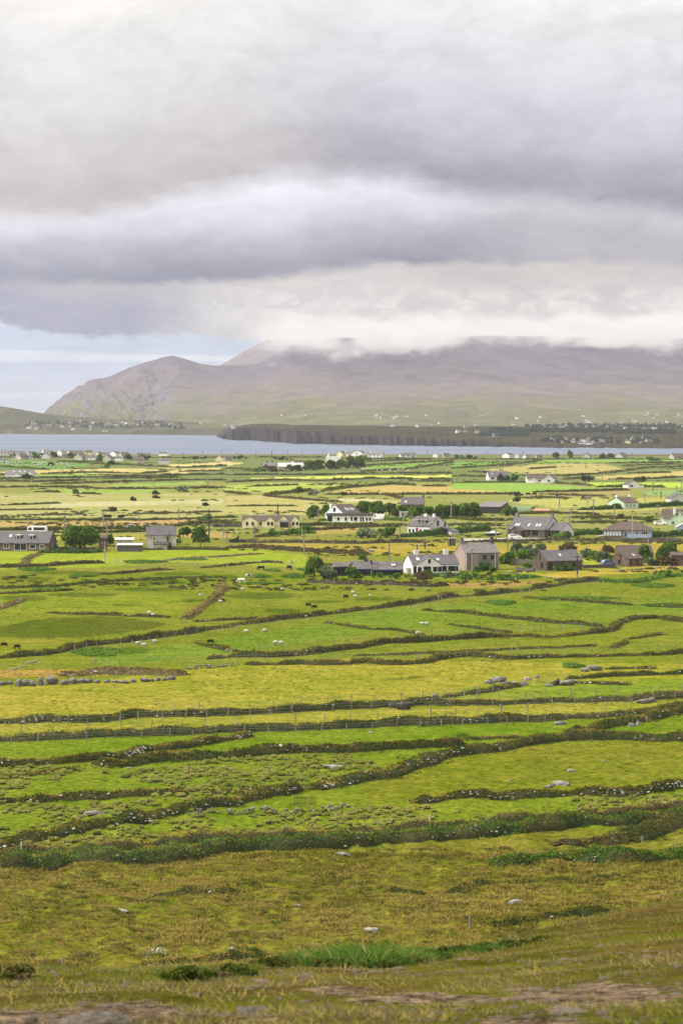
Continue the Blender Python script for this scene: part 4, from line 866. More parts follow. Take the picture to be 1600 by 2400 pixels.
def gable_body(L, W, he, hr, y0=0.0, bury=0.6, xoff=0.0):
    a, b = -L/2+xoff, L/2+xoff
    v = [(a,y0,-bury),(b,y0,-bury),(b,y0+W,-bury),(a,y0+W,-bury),(a,y0,he),(b,y0,he),(b,y0+W,he),(a,y0+W,he),(a,y0+W/2,hr),(b,y0+W/2,hr)]
    f = [(0,1,5,4),(2,3,7,6),(1,2,6,9,5),(3,0,4,8,7),(4,5,9,8),(6,7,8,9),(0,3,2,1)]
    return v, f
def slab(p, t):
    """a roof slope given by its four corners, t thick upwards along its normal"""
    a, b, c = (Vector(q) for q in p[:3]); n = (b-a).cross(c-b).normalized()
    if n.z < 0: n = -n
    v = [Vector(q) for q in p]+[Vector(q)+n*t for q in p]
    return [tuple(q) for q in v], [(3,2,1,0),(4,5,6,7),(0,1,5,4),(1,2,6,5),(2,3,7,6),(3,0,4,7)]
def gable_roof(L, W, he, hr, y0=0.0, ov=0.25, t=0.12, xoff=0.0, lift=0.01):
    a, b = -L/2-ov*0.7+xoff, L/2+ov*0.7+xoff; k = (hr-he)/(W/2); m = MB(); z = lift
    m.add(*slab([(a,y0-ov,he-k*ov+z),(b,y0-ov,he-k*ov+z),(b,y0+W/2,hr+z),(a,y0+W/2,hr+z)], t))
    m.add(*slab([(b,y0+W+ov,he-k*ov+z),(a,y0+W+ov,he-k*ov+z),(a,y0+W/2+0.002,hr+z),(b,y0+W/2+0.002,hr+z)], t))
    return m
def window(par, x, z, w, h, face='front', y=0.0, frame=M_frame, pane=M_glass, bars=1, name='window', fw=0.09):
    """a framed opening; face gives the wall it sits on; y the wall's own coordinate"""
    m = MB(); g = MB()
    def put(mb, a0, a1, b0, b1, o0, o1):
        if face == 'front': mb.box(a0, a1, y-o1, y-o0, b0, b1)
        elif face == 'right': mb.box(y+o0, y+o1, a0, a1, b0, b1)
        else: mb.box(y-o1, y-o0, a0, a1, b0, b1)
    for q in ((x-w/2-fw, x-w/2, z-fw, z+h+fw), (x+w/2, x+w/2+fw, z-fw, z+h+fw), (x-w/2, x+w/2, z-fw, z), (x-w/2, x+w/2, z+h, z+h+fw)): put(m, *q, -0.04, 0.06)
    for k in range(bars):
        c = x-w/2+w*(k+1)/(bars+1); put(m, c-0.035, c+0.035, z, z+h, -0.02, 0.045)
    o = m.build(name, frame, par); put(g, x-w/2+0.004, x+w/2-0.004, z+0.004, z+h-0.004, -0.03, 0.012); g.build('pane', pane, o)
    return o
def chimney(par, x, y, z0, z1, w=0.7, d=0.55, m_=M_white, pots=1):
    m = MB(); m.box(x-w/2, x+w/2, y-d/2, y+d/2, z0, z1-0.14); m.box(x-w/2-0.06, x+w/2+0.06, y-d/2-0.06, y+d/2+0.06, z1-0.138, z1)
    o = m.build('chimney', m_, par); p = MB()
    for k in range(pots):
        c = x+(k-(pots-1)/2)*0.34; p.box(c-0.11, c+0.11, y-0.11, y+0.11, z1+0.002, z1+0.32)
    p.build('chimney_pot', M_stack, o); return o
def skylight(par, x, u, L, W, he, hr, y0=0.0, w=0.75, l=1.0):
    """a roof window on the front slope, u of the way up"""
    k = (hr-he)/(W/2); y = y0+W/2*u; z = he+(hr-he)*u+0.15; s = 1/math.hypot(1, k); m = MB()
    m.add(*slab([(x-w/2,y-l*s/2,z-k*l*s/2),(x+w/2,y-l*s/2,z-k*l*s/2),(x+w/2,y+l*s/2,z+k*l*s/2),(x-w/2,y+l*s/2,z+k*l*s/2)], 0.07)); return m.build('skylight', M_lite, par)
def house(label, px, py, rz, L, W, he, hr, wall, roof, anchor='c', cat='house', name='house', group=None, ov=0.25, y0=0.0, body=True):
    """anchor c: front middle, fl / fr: front corner, at photo pixel px, py of the ground"""
    th = math.radians(rz); g = G(px, py); ax = {'c': 0, 'fl': L/2, 'fr': -L/2}[anchor]
    o = empty(name, (g.x+math.cos(th)*ax, g.y+math.sin(th)*ax, g.z), th); tag(o, label, cat, group)
    if body:
        m = MB(); m.add(*gable_body(L, W, he, hr, y0)); m.build('wall', wall, o)
        gable_roof(L, W, he, hr, y0, ov).build('roof', roof, o)
    return o
def wing(o, x, y0, L, W, he, hr, wall, roof, cross=True, ov=0.2, names=('wing_wall', 'wing_roof')):
    """a gabled wing facing the front (cross) : width L, running back W from y0"""
    m = MB()
    if cross:
        a, b = x-L/2, x+L/2
        v = [(a,y0,-.6),(b,y0,-.6),(b,y0+W,-.6),(a,y0+W,-.6),(a,y0,he),(b,y0,he),(b,y0+W,he),(a,y0+W,he),(x,y0,hr),(x,y0+W,hr)]
        m.add(v, [(0,1,5,8,4),(2,3,7,9,6),(1,2,6,5),(3,0,4,7),(5,6,9,8),(7,4,8,9),(0,3,2,1)])
        w = m.build(names[0], wall, o); r = MB(); k = (hr-he)/(L/2)
        r.add(*slab([(a-ov,y0+W,he-k*ov+.01),(a-ov,y0-ov,he-k*ov+.01),(x,y0-ov,hr+.01),(x,y0+W,hr+.01)], .1))
        r.add(*slab([(b+ov,y0-ov,he-k*ov+.01),(b+ov,y0+W,he-k*ov+.01),(x+.002,y0+W,hr+.01),(x+.002,y0-ov,hr+.01)], .1))
        r.build(names[1], roof, o)
    else:
        m.add(*gable_body(L, W, he, hr, y0, .6, x)); m.build(names[0], wall, o); gable_roof(L, W, he, hr, y0, ov, .12, x).build(names[1], roof, o)
def lean(o, x0, x1, y0, y1, zf, zb, wall, roof, ov=0.2, names=('annexe_wall', 'annexe_roof')):
    """single pitch annexe: front height zf, back height zb"""
    m = MB(); v = [(x0,y0,-.6),(x1,y0,-.6),(x1,y1,-.6),(x0,y1,-.6),(x0,y0,zf),(x1,y0,zf),(x1,y1,zb),(x0,y1,zb)]
    m.add(v, [(0,3,2,1),(4,5,6,7),(0,1,5,4),(1,2,6,5),(2,3,7,6),(3,0,4,7)]); m.build(names[0], wall, o)
    k = (zb-zf)/(y1-y0); r = MB(); r.add(*slab([(x0-ov,y0-ov,zf-k*ov+.012),(x1+ov,y0-ov,zf-k*ov+.012),(x1+ov,y1+.02,zb+.012),(x0-ov,y1+.02,zb+.012)], .12)); r.build(names[1], roof, o)
def dormer(o, x, y0, z0, w, h, d, cheek=M_trim, roof=M_frame):
    m = MB(); m.box(x-w/2, x+w/2, y0, y0+d, z0, z0+h); b = m.build('dormer', cheek, o)
    r = MB(); r.box(x-w/2-.12, x+w/2+.12, y0-.12, y0+d, z0+h+.002, z0+h+.10); r.build('dormer_roof', roof, b)
    window(o, x, z0+.18, w*.52, h*.68, 'front', y0, bars=0)
NH = 'houses of the settled strip'
def build_houses():
    # slate roofed dormer bungalow cut by the edge of view
    o = house('long brown stone bungalow with grey slate roof, two dormers and white window frames', 115, 1292, -11, 19, 7.3, 2.3, 5.2, M_rubble2, M_slate, 'fr', group=NH)
    for x, w, h, z, b in ((-2.6,1.5,1.2,.75,1), (1.4,3.4,1.75,.25,1), (4.9,1.5,1.1,.75,0), (7.6,1.15,1.15,.65,1), (-6.3,1.4,1.2,.75,1)): window(o, x, z, w, h, bars=b)
    for x in (.5, 4.2): dormer(o, x, 1.0, 3.05, 1.5, 1.25, 2.0)
    skylight(o, -2.0, .55, 19, 7.3, 2.3, 5.2); window(o, 3.6, .8, .9, 1.1, 'right', 9.5, bars=0)
    # derelict two storey house
    o = house('derelict pale grey two-storey house with plain slate roof and stained walls', 378, 1288, 3, 8.3, 6, 4.0, 6.5, M_old, M_slate, group=NH, ov=.12)
    window(o, -1.9, 2.5, .65, .95, bars=1); window(o, 1.75, 2.2, .45, 1.5, bars=0, frame=M_old); window(o, 2.5, .2, .6, 1.7, bars=0, frame=M_old)
    lean(o, -2.0, 1.75, -2.2, -.01, 1.55, 2.1, M_old, M_stack); chimney(o, -3.85, 3, 6.3, 7.0, .55, .8, M_stack, 0); chimney(o, 3.85, 3, 6.3, 7.0, .55, .8, M_stack, 0)
    m = MB(); m.box(2.15, 2.33, -.16, -.02, 0, 5.2); m.build('stove_pipe', M_stack, o)
    # stone shed pair
    o = house('low dark stone shed with pale tin roof below the derelict house', 304, 1293, 0, 6.8, 2.4, 1.75, 2.0, M_drystone, M_tin, cat='shed', name='stone_shed', body=False)
    lean(o, -3.4, 3.4, 0, 2.6, 1.75, 2.15, M_drystone, M_tin, .18, ('wall', 'roof'))
    o = house('taller grey shed with sloping white roof behind the low stone shed', 292, 1289, 4, 5.0, 3.0, 2.4, 3.0, M_old, M_tin, cat='shed', name='tin_shed', body=False)
    lean(o, -2.5, 2.5, 0, 3.2, 2.75, 3.25, M_old, M_tin, .18, ('wall', 'roof'))
    o = house('small brown outbuilding beside the big round tree', 242, 1288, 10, 2.2, 3, 3.2, 4.0, M_rubble2, M_slate3, cat='shed', name='outbuilding')
    # yellow house with four gables
    o = house('long cream yellow house with four front gables and brown roof', 634, 1236, 2, 18.8, 6.5, 2.1, 3.75, M_cream, M_slate3, group=NH, ov=.12)
    for x, w, hr in ((-6.9, 4.9, 3.55), (-.2, 2.9, 3.6), (4.3, 3.7, 3.75), (8.1, 2.7, 3.75)): wing(o, x, -.9, w, 4.2, 2.1, hr, M_cream, M_slate3, ov=.06)
    for x, y in ((-7.8,-.9),(-5.9,-.9),(-3.3,0),(-.75,-.9),(.45,-.9),(7.5,-.9),(8.8,-.9)): window(o, x, .8, .6, .95, y=y, frame=M_trim, bars=0)
    for x in (-6.6, -2.3, 1.8): chimney(o, x, 4.0, 3.2, 4.15, .9, .5, M_white, 0)
    lean(o, 3.1, 5.9, -2.4, -.92, 1.75, 2.2, M_trim, M_slate)
    # white house with dark annexe
    o = house('white gabled house with long dark-roofed annexe and roof windows', 806, 1220, 50, 9.2, 8.8, 2.5, 5.5, M_cool, M_slate3, 'fl', group=NH)
    window(o, 4.4, 3.1, .9, 1.25, 'left', -4.6, bars=0, frame=M_trim)
    for x in (-1.5, -.3, 1.3, 2.5): skylight(o, x, .42, 9.2, 8.8, 2.5, 5.5, 0, .55, 1.5)
    chimney(o, -4.3, 6.2, 3.4, 5.9, .9, .7)
    o2 = o; th = math.radians(50); g = G(817, 1223)
    a = empty('annexe', (0, 0, 0)); a.parent = o2; a.matrix_parent_inverse = Matrix.Identity(4)
    R = Matrix.Rotation(-th, 4, 'Z') @ Matrix.Translation(Vector((g.x, g.y, g.z))-o2.location)
    a.matrix_local = R @ Matrix.Rotation(math.radians(-3), 4, 'Z')
    m = MB(); m.box(-7.6, 8.2, 0, 4, -.5, 2.15); m.build('annexe_wall', M_white, a)
    r = MB(); r.add(*slab([(-8,-.35,2.16),(8.5,-.35,2.16),(8.5,4.2,2.75),(-8,4.2,2.75)], .16)); r.build('annexe_roof', M_trim, a)
    for x, w, h, b in ((-6.6,1.6,1.8,0),(-3.6,.65,1.0,0),(-1.0,.65,1.0,0),(1.0,.5,1.3,0),(2.4,1.1,1.2,1),(4.2,.4,1.5,0),(5.0,.4,1.5,0),(6.3,.6,.9,0),(7.4,.6,.9,0)): window(a, x, .45 if h < 1.5 else .2, w, h, bars=b, frame=M_trim, fw=.05)
    # grey-white house with dormers
    o = house('grey-white two-storey house with dark dormers and two white chimneys behind the clipped hedge', 1006, 1254, -42, 9.0, 9.3, 2.75, 5.5, M_pgrey, M_slate4, 'fr', group=NH)
    for x in (-3.6, -2.1, .8, 2.4): window(o, x, .7, .55, .9, bars=0, frame=M_trim)
    window(o, -.6, .2, .75, 1.9, bars=0, frame=M_door_r, pane=M_door_r, name='door')
    window(o, 4.0, 2.9, .75, 1.4, 'right', 4.5, bars=0, frame=M_trim); window(o, 7.4, 2.3, .5, 1.2, 'right', 4.5, bars=0, frame=M_trim); window(o, 3.0, .5, .9, .7, 'right', 4.5, bars=0, frame=M_trim)
    for x in (-1.2, .4, 1.7): dormer(o, x, .9, 2.9, .8, 1.35, 1.4, M_trim, M_trim)
    chimney(o, -1.0, 4.65, 5.2, 6.4, .8, .55); chimney(o, 2.4, 4.65, 5.2, 6.4, .8, .55)
    m = MB(); m.add(*slab([(4.6, 6.2, 1.9), (4.6, 10.3, 1.9), (8.2, 10.3, .9), (8.2, 6.2, .9)], .12)); m.build('lean_to_roof', M_slate4, o)
    m = MB(); m.box(4.52, 7.9, 6.4, 10.1, -.6, .95); m.build('lean_to_wall', M_pgrey, o)
    # long slate roofed stone house with wing
    o = house('long dark stone house under a big slate roof with white roof windows and end chimneys', 1275, 1260, -36, 13.6, 10.5, 2.3, 6.0, M_rubble, M_slate, 'fr', group=NH)
    for x, u in ((-4.4,.33),(-3.5,.33),(.2,.33),(3.0,.33),(4.1,.33)): skylight(o, x, u, 13.6, 10.5, 2.3, 6.0, 0, .6, 1.3)
    chimney(o, -6.3, 5.25, 5.6, 7.1, 1.0, .9, M_stackg, 1); chimney(o, 6.2, 5.25, 5.6, 7.1, 1.0, .9, M_stackg, 1)
    wing(o, -2.3, -2.2, 3.4, 2.6, 2.0, 3.3, M_rubble2, M_slate); window(o, -2.3, .05, .9, 1.8, y=-2.2, bars=0, frame=M_door_b, pane=M_door_b, name='door')
    for x, w in ((-5.2, .9), (1.2, .9), (3.4, 1.9)): window(o, x, .7, w, 1.2, bars=1, frame=M_trim)
    m = MB(); m.add([(6.83,.3,2.3),(6.83,10.2,2.3),(6.83,5.25,5.75),(6.88,.3,2.3),(6.88,10.2,2.3),(6.88,5.25,5.75)], [(0,1,2),(3,5,4),(0,3,4,1),(1,4,5,2),(2,5,3,0)]); m.build('gable_panel', M_pgrey, o)
    wing(o, 9.2, 1.6, 4.6, 7.8, 2.2, 4.4, M_pgrey, M_slate, cross=False, names=('wing_wall', 'wing_roof'))
    for y in (3.4, 4.6, 5.8): window(o, y, 1.0, .85, .8, 'right', 11.5, bars=0, frame=M_trim)
    for x in (7.6, 8.7, 9.8, 10.8): window(o, x, .4, .85, 1.6, y=1.6, bars=0, frame=M_trim, fw=.07)
    # blue hipped bungalow
    o = house('pale blue bungalow with brown hipped roof and a long glazed sunroom', 1468, 1262, -10, 14.2, 8.5, 2.6, 5.0, M_blue, M_slate3, group=NH, body=False)
    m = MB(); m.box(-7.1, 7.1, 0, 8.5, -.6, 2.6); m.build('wall', M_blue, o)
    m = MB(); a, b, z, hz, e = -7.5, 7.5, 2.61, 4.9, .45
    m.add([(a,-e,z),(b,-e,z),(b,8.9,z),(a,8.9,z),(-2.9,4.2,hz),(2.6,4.2,hz),(a,-e,z-.14),(b,-e,z-.14),(b,8.9,z-.14),(a,8.9,z-.14)], [(0,1,5,4),(1,2,5),(2,3,4,5),(3,0,4),(6,9,8,7),(0,6,7,1),(1,7,8,2),(2,8,9,3),(3,9,6,0)]); m.build('roof', M_slate3, o)
    m = MB(); m.box(-7.0, -1.5, -1.2, -.01, -.6, .75); s = m.build('sunroom', M_rubble2, o); m = MB(); m.box(-7.15, -1.35, -1.35, -.012, 2.33, 2.6); m.build('sunroom_roof', M_slate3, s)
    for k in range(6): window(o, -6.55+k*.9, .85, .78, 1.45, y=-1.15, bars=0, frame=M_trim, pane=M_lite, fw=.06)
    window(o, -.3, .7, .7, 1.3, bars=1); window(o, 3.0, 1.3, .6, .8, bars=0); window(o, 5.3, 1.2, 1.6, .9, bars=2); chimney(o, -.6, 5.2, 4.0, 5.4, .9, .6, M_stack, 2)
    # long white house with gable
    o = house('long white house with grey roof, central front gable and two white chimneys', 966, 1345, 14, 11.5, 8.0, 2.15, 4.3, M_white, M_slate, 'fl', group=NH, ov=.15)
    wing(o, -1.8, -.7, 5.8, 5, 2.1, 3.9, M_white, M_slate, ov=.05); window(o, -1.8, 2.45, .7, 1.05, y=-.7, bars=0)
    for x, w, h, y in ((-4.2,.8,1.0,-.7),(-2.3,1.7,1.15,-.7),(-.4,.9,1.05,-.7),(.75,.85,1.05,-.7),(2.1,1.0,1.15,0),(3.9,1.7,1.15,0),(5.2,.5,1.1,0)): window(o, x, .55, w, h, y=y, bars=1 if w > 1.5 else 0, frame=M_trim, fw=.05)
    window(o, -5.1, .05, .75, 1.75, bars=0, name='door'); chimney(o, -3.7, 4, 3.9, 5.4, 1.1, .8, M_white, 0); chimney(o, 3.6, 4, 3.9, 5.4, 1.1, .8, M_white, 0)
    skylight(o, -3.9, .5, 11.5, 8, 2.15, 4.3, 0, .8, 1.2); skylight(o, 1.0, .45, 11.5, 8, 2.15, 4.3, 0, .7, .9)
    m = MB(); m.box(-6.6, -5.3, 1.0, 3.2, -.4, 1.3); m.build('oil_tank', M_old, o)
    # grey two storey house
    o = house('tall grey two-storey house with pinkish gable and two brick chimneys', 1090, 1337, 18, 8.6, 7.2, 4.15, 6.4, M_grey, M_slate2, 'fl', group=NH, ov=.12)
    m = MB(); m.add([(-4.303,.06,-.4),(-4.303,7.14,-.4),(-4.303,7.14,4.1),(-4.303,3.6,6.3),(-4.303,.06,4.1),(-4.32,.06,-.4),(-4.32,7.14,-.4),(-4.32,7.14,4.1),(-4.32,3.6,6.3),(-4.32,.06,4.1)], [(5,6,7,8,9),(0,4,3,2,1),(0,1,6,5),(1,2,7,6),(2,3,8,7),(3,4,9,8),(4,0,5,9)]); m.build('gable_render', M_pink, o)
    for x, z, w, h in ((.6,2.6,.85,1.0),(2.6,2.6,.85,1.0),(1.2,.5,1.5,1.1),(-2.4,2.5,.5,1.0)): window(o, x, z, w, h, bars=1, frame=M_rubble2, fw=.07)
    window(o, -2.4, .05, .8, 1.9, bars=0, frame=M_trim, name='door')
    m = MB(); m.box(-3.0, -1.0, -.25, -.01, -.4, 3.9); m.build('front_bay', M_pink, o)
    chimney(o, -3.9, 3.6, 6.0, 7.4, .8, 1.0, M_stackg, 2); chimney(o, 3.9, 3.6, 6.0, 7.4, .8, 1.0, M_stack, 2)
    for x in (-4.1, 3.3): m = MB(); m.box(x-.06, x+.06, -.14, -.015, -.3, 4.0); m.build('drainpipe', M_white, o)
    # stone cottage
    o = house('dark stone cottage with grey slate roof, one chimney and a single skylight', 1281, 1338, 24, 9.6, 6.8, 2.35, 4.75, M_rubble, M_slate, 'fl', group=NH, ov=.15)
    window(o, 2.6, .55, 1.1, 1.2, 'left', -4.8, frame=M_trim); window(o, 3.5, 2.7, .5, .9, 'left', -4.8, bars=0, frame=M_trim)
    for x, w, h in ((-3.9,1.1,1.2),(-.6,.7,1.1),(2.6,.7,1.1)): window(o, x, .6, w, h, frame=M_trim, bars=1)
    skylight(o, -.4, .5, 9.6, 6.8, 2.35, 4.75, 0, .5, 1.0); chimney(o, .6, 3.4, 4.4, 5.6, .6, .6, M_stack, 2)
    # stone cottage pair
    o = house('small rubble stone cottage with dark roof and skylight beside leafy shrubs', 1472, 1328, 44, 5.6, 5.3, 1.9, 3.3, M_rubble2, M_slate3, 'fl', group=NH, ov=.12)
    window(o, 3.0, .7, .6, .9, 'left', -2.8, bars=0, frame=M_trim); window(o, 2.6, 2.2, .4, .5, 'left', -2.8, bars=0, frame=M_trim)
    for x in (-1.9, .5): window(o, x, .5, .5, .9, frame=M_trim, bars=0)
    skylight(o, .6, .5, 5.6, 5.3, 1.9, 3.3, 0, .6, .9)
    o = house('long stone cottage with brown slate roof behind the small rubble cottage', 1490, 1315, 10, 9.0, 5.0, 2.1, 3.9, M_rubble2, M_slate3, group=NH, ov=.12)
    o = house('brown stone outhouse at the edge of view beside the shrubs', 1592, 1326, 0, 4.2, 4.5, 2.6, 3.3, M_rubble2, M_slate3, cat='shed', name='outhouse')
    # low dark house with blue trim
    o = house('low dark bungalow with weathered roof and deep blue fascias', 862, 1349, 2, 16.4, 6.5, 1.7, 3.0, M_dark, M_slate4, group=NH, body=False)
    for x0, x1, zf, zb, yo, rf in ((-8.2,-4.2,1.75,2.75,-.4,M_slate4),(-4.19,.9,1.55,3.1,-.7,M_slate4),(.91,8.3,1.35,3.0,-.2,M_slate4)):
        lean(o, x0+.2, x1-.2, .4+yo, 4.6, zf, zb, M_dark, rf, .2, ('wall', 'roof'))
        m = MB(); m.box(x0, x1, yo+.10, yo+.19, zf-.34, zf-.02); m.build('fascia', M_blue2, o)
    m = MB(); m.add(*slab([(-8.6,-.8,1.95),(-4.6,-.8,2.1),(-3.6,3.2,2.95),(-7.2,3.2,2.9)], .1)); m.build('canopy', M_slate4, o)
    m = MB(); m.box(.7, 1.1, 2.6, 3.4, 2.2, 3.45); m.build('roof_ridge_vent', M_blue2, o); chimney(o, -.3, 4.2, 2.8, 3.7, .9, .6, M_stack, 0)
    m = MB(); m.add(*slab([(5.6,1.4,2.22),(6.5,1.4,2.22),(6.5,2.3,2.55),(5.6,2.3,2.55)], .06)); m.build('skylight', M_lite, o)
    for x in (-7.0, -5.5, -3, -1, 3.0, 6.0): window(o, x, .45, .8, .8, y=0 if x < -4 else -.3 if x < .9 else .2, bars=0, frame=M_trim)
    # dark barn
    o = house('dark brown steel barn with pale sloping roof among the trees', 1172, 1204, -26, 9.4, 7.0, 2.6, 3.6, M_dark, M_tin, 'fr', cat='barn', name='barn', body=False)
    lean(o, -4.7, 4.7, 0, 7.5, 2.5, 4.2, M_dark, M_slate2, .15, ('wall', 'roof'))
    m = MB()
    for k in range(12): m.box(-4.4+k*.78, -4.36+k*.78, -.03, -.003, 0, 2.4)
    m.build('cladding_rib', M_dark, o)
    # green round roofed shed and rusty lean-to
    o = house('low green round-roofed tin shed behind the long slate-roofed house', 1218, 1203, -6, 8.4, 5, 1.2, 2.8, M_gtin, M_gtin, cat='shed', name='round_roofed_shed', body=False)
    m = MB(); n = 10; V = []
    for x in (-4.2, 4.2):
        for k in range(n+1): a = math.pi*k/n; V.append((x, 2.5-math.cos(a)*2.5, .4+math.sin(a)*2.3))
    m.add(V, [(k, k+1, n+2+k, n+1+k) for k in range(n)]+[tuple(range(n, -1, -1)), tuple(range(n+1, 2*n+2))]); m.build('roof', M_gtin, o, False)
    m = MB(); m.box(4.21, 4.3, 1.7, 3.3, -.3, 1.9); m.build('end_door', M_rust, o)
    o = house('rusty red tin lean-to beside the green round-roofed shed', 1263, 1203, 0, 7.6, 4, 1.1, 1.8, M_old, M_rust, cat='shed', name='rusty_shed', body=False); lean(o, -3.8, 3.8, 0, 3.5, .9, 1.6, M_old, M_rust, .15, ('wall', 'roof'))
    # pale green bungalow
    o = house('pale green bungalow with brown roof and two white chimneys', 1462, 1193, 44, 8.6, 8.6, 2.4, 4.5, M_mint, M_slate3, 'fl', group=NH)
    chimney(o, -4.0, 4.3, 4.1, 5.5, .8, .7); chimney(o, 4.0, 4.3, 4.1, 5.5, .8, .7)
    for x in (-2.8, -.6, 1.6): window(o, x, .8, .9, 1.0)
    window(o, 3.0, .6, .9, 1.1, 'left', -4.3); window(o, 6.0, .6, .9, 1.1, 'left', -4.3)
    # right edge houses
    o = house('grey-beige gable of a house cut by the edge of view above the long hedge', 1592, 1178, 8, 7.6, 9, 2.1, 2.1, M_pgrey, M_slate, group=NH, body=False); wing(o, 0, 0, 7.8, 9, 1.9, 3.9, M_pgrey, M_slate, ov=.35, names=('wall', 'roof'))
    o = house('cream house with brown roof, white chimney and broad gable at the edge of view', 1592, 1231, -4, 11.5, 8, 2.3, 5.2, M_mint, M_slate3, group=NH)
    wing(o, .2, -1.0, 7.6, 5, 2.3, 5.1, M_mint, M_slate3, ov=.25)
    for x, z, w in ((-1.1,3.2,.7),(.6,3.2,.5),(-2.4,.3,.9),(1.6,.5,1.5)): window(o, x, z, w, 1.1, y=-1.0, bars=1)
    chimney(o, -1.9, -.6, 3.0, 6.0, .8, .7, M_white, 0)
    o = house('small pale shed with white barge boards below the cream house', 1600, 1245, 0, 4.0, 4, 1.5, 1.5, M_blue, M_tin, cat='shed', name='garden_shed', body=False); wing(o, 0, 0, 4.2, 4, 1.3, 2.4, M_blue, M_tin, names=('wall', 'roof'))
    # slate roof behind the trees
    o = house('stone house behind the row of trees, only its slate roof showing', 966, 1200, -4, 8.6, 6, 3.0, 5.6, M_rubble2, M_slate, group=NH); chimney(o, -4, 3, 5.3, 6.4, .7, .7, M_stack); chimney(o, 4, 3, 5.3, 6.4, .7, .7, M_stack); skylight(o, -2.6, .3, 8.6, 6, 3, 5.6)
    o = house('small flat-roofed cream shed beside the row of trees', 950, 1213, -3, 4.6, 3, 1.9, 2.1, M_old, M_tin, cat='shed', name='flat_roofed_shed', body=False); lean(o, -2.3, 2.3, 0, 3, 1.9, 2.05, M_old, M_tin, .1, ('wall', 'roof')); window(o, -1, .7, .7, .8, bars=0, frame=M_trim)
    o = house('tiny white gabled shed in front of the row of trees', 921, 1208, 0, 1.3, 1.6, 1.1, 1.1, M_white, M_slate, cat='shed', name='well_house', body=False); wing(o, 0, 0, 1.4, 1.8, 1.0, 1.7, M_white, M_slate, names=('wall', 'roof'))
    # farther houses
    o = house('dark-roofed dormer house with white walls beside bushes, beyond the green field', 1168, 1126, 8, 11.5, 8, 2.2, 5.0, M_white, M_slate, group=NH); wing(o, .8, -.8, 3.6, 4, 2, 4.3, M_trim, M_slate); window(o, 3.7, .6, 1.6, 1.2); window(o, -3.5, .6, 1.6, 1.2); chimney(o, 2.4, 4, 4.6, 5.8); skylight(o, -3.4, .5, 11.5, 8, 2.2, 5.0, 0, .7, 1.0)
    o = house('long white bungalow with brown roof and one tall white gable', 1270, 1132, 3, 16.5, 8, 2.3, 4.3, M_white, M_slate3, group=NH); wing(o, 3.4, -1.4, 6.2, 5, 2.2, 4.4, M_white, M_slate3); wing(o, -4.8, -.8, 2.6, 3, 2.0, 3.0, M_white, M_slate3); window(o, 3.4, .6, 1.4, 1.2, y=-1.4); window(o, -1.5, .7, 1.3, 1.1); window(o, 7.4, .7, .9, 1.1)
    o = house('small white house with brown gable roof inside a dark garden hedge', 1484, 1144, 12, 6.0, 7, 2.0, 2.0, M_white, M_slate3, group=NH, body=False); wing(o, 0, 0, 6.6, 8, 1.9, 3.9, M_white, M_slate3, ov=.3, names=('wall', 'roof')); window(o, -1.2, .6, 1.8, 1.1); lean(o, 3.4, 5.6, 1, 5, 1.6, 2.0, M_white, M_slate3)
    o = house('low grey-roofed white bungalow cluster in the far fields near the sheep', 46, 1119, 2, 17, 8, 2.0, 4.3, M_white, M_slate2, group=NH); wing(o, 5.6, -1.2, 5.4, 5, 1.9, 4.2, M_white, M_slate2); wing(o, -1.6, -.9, 3.0, 3, 1.9, 3.0, M_white, M_slate3)
    for x in (-3.4, 0, 3): skylight(o, x, .6, 17, 8, 2.0, 4.3, 0, .9, 1.1)
    o = house('old stone farmhouse with two gables among dark bushes', 632, 1102, 14, 9, 7, 3.0, 5.2, M_rubble2, M_slate2, group=NH); wing(o, -3.2, -2, 4.2, 4, 2.4, 4.4, M_rubble2, M_slate2); chimney(o, -1, 3.5, 5, 6.2, .8, .7, M_stack); chimney(o, 2.6, 3.5, 5, 6.2, .8, .7, M_stack)
    o = house('broad pale-roofed farm barn beside the old stone farmhouse', 682, 1101, 6, 17, 9, 2.2, 4.6, M_old, M_tin, cat='barn', name='barn', group=NH)
    o = house('white-gabled house behind the pale-roofed farm barn', 706, 1100, 40, 9, 7, 3.0, 6.0, M_white, M_slate3, group=NH)
    o = house('bright white flat block by the shore', 781, 1082, 0, 12, 6, 3.8, 3.8, M_white, M_white, name='white_block_house', group=NH, body=False); lean(o, -6, 6, 0, 6, 3.7, 3.8, M_white, M_white, .05, ('wall', 'roof')); chimney(o, -4, 3, 3.6, 6.2, 1.2, 1.2, M_white, 0)
build_houses()

# the village row along the near shore
def small_house_mesh(k, wall, roof):
    r = random.Random(k); L = r.uniform(8, 13); W = r.uniform(6, 7.5); he = r.uniform(2.2, 3.6); hr = he+r.uniform(1.9, 2.8)
    me = bpy.data.meshes.new('village_house'); m = MB(); m.add(*gable_body(L, W, he, hr, -W/2)); nb = len(m.f)
    x = r.choice([-1, 1])*L*.42; m.box(x-.45, x+.45, -.4, .4, hr-.5, hr+1.0); nw = len(m.f)
    rf = gable_roof(L, W, he, hr, -W/2, .25, .15); m.add(rf.v, rf.f); nr = len(m.f)
    for q in range(3):
        c = -L/2+L*(q+.6)/3.2; m.box(c-.5, c+.5, -W/2-.03, -W/2-.004, .8, 2.0)
    me.from_pydata(m.v, [], m.f); me.materials.append(wall); me.materials.append(roof); me.materials.append(M_glass)
    for i, p in enumerate(me.polygons): p.material_index = 0 if i < nw else 1 if i < nr else 2
    return me
VH = [small_house_mesh(i, w, r) for i, (w, r) in enumerate([(M_white, M_slate), (M_white, M_slate3), (M_cool, M_slate), (M_old, M_slate3), (M_white, M_slate2), (M_cream, M_slate3), (M_pgrey, M_slate), (M_white, M_slate)])]
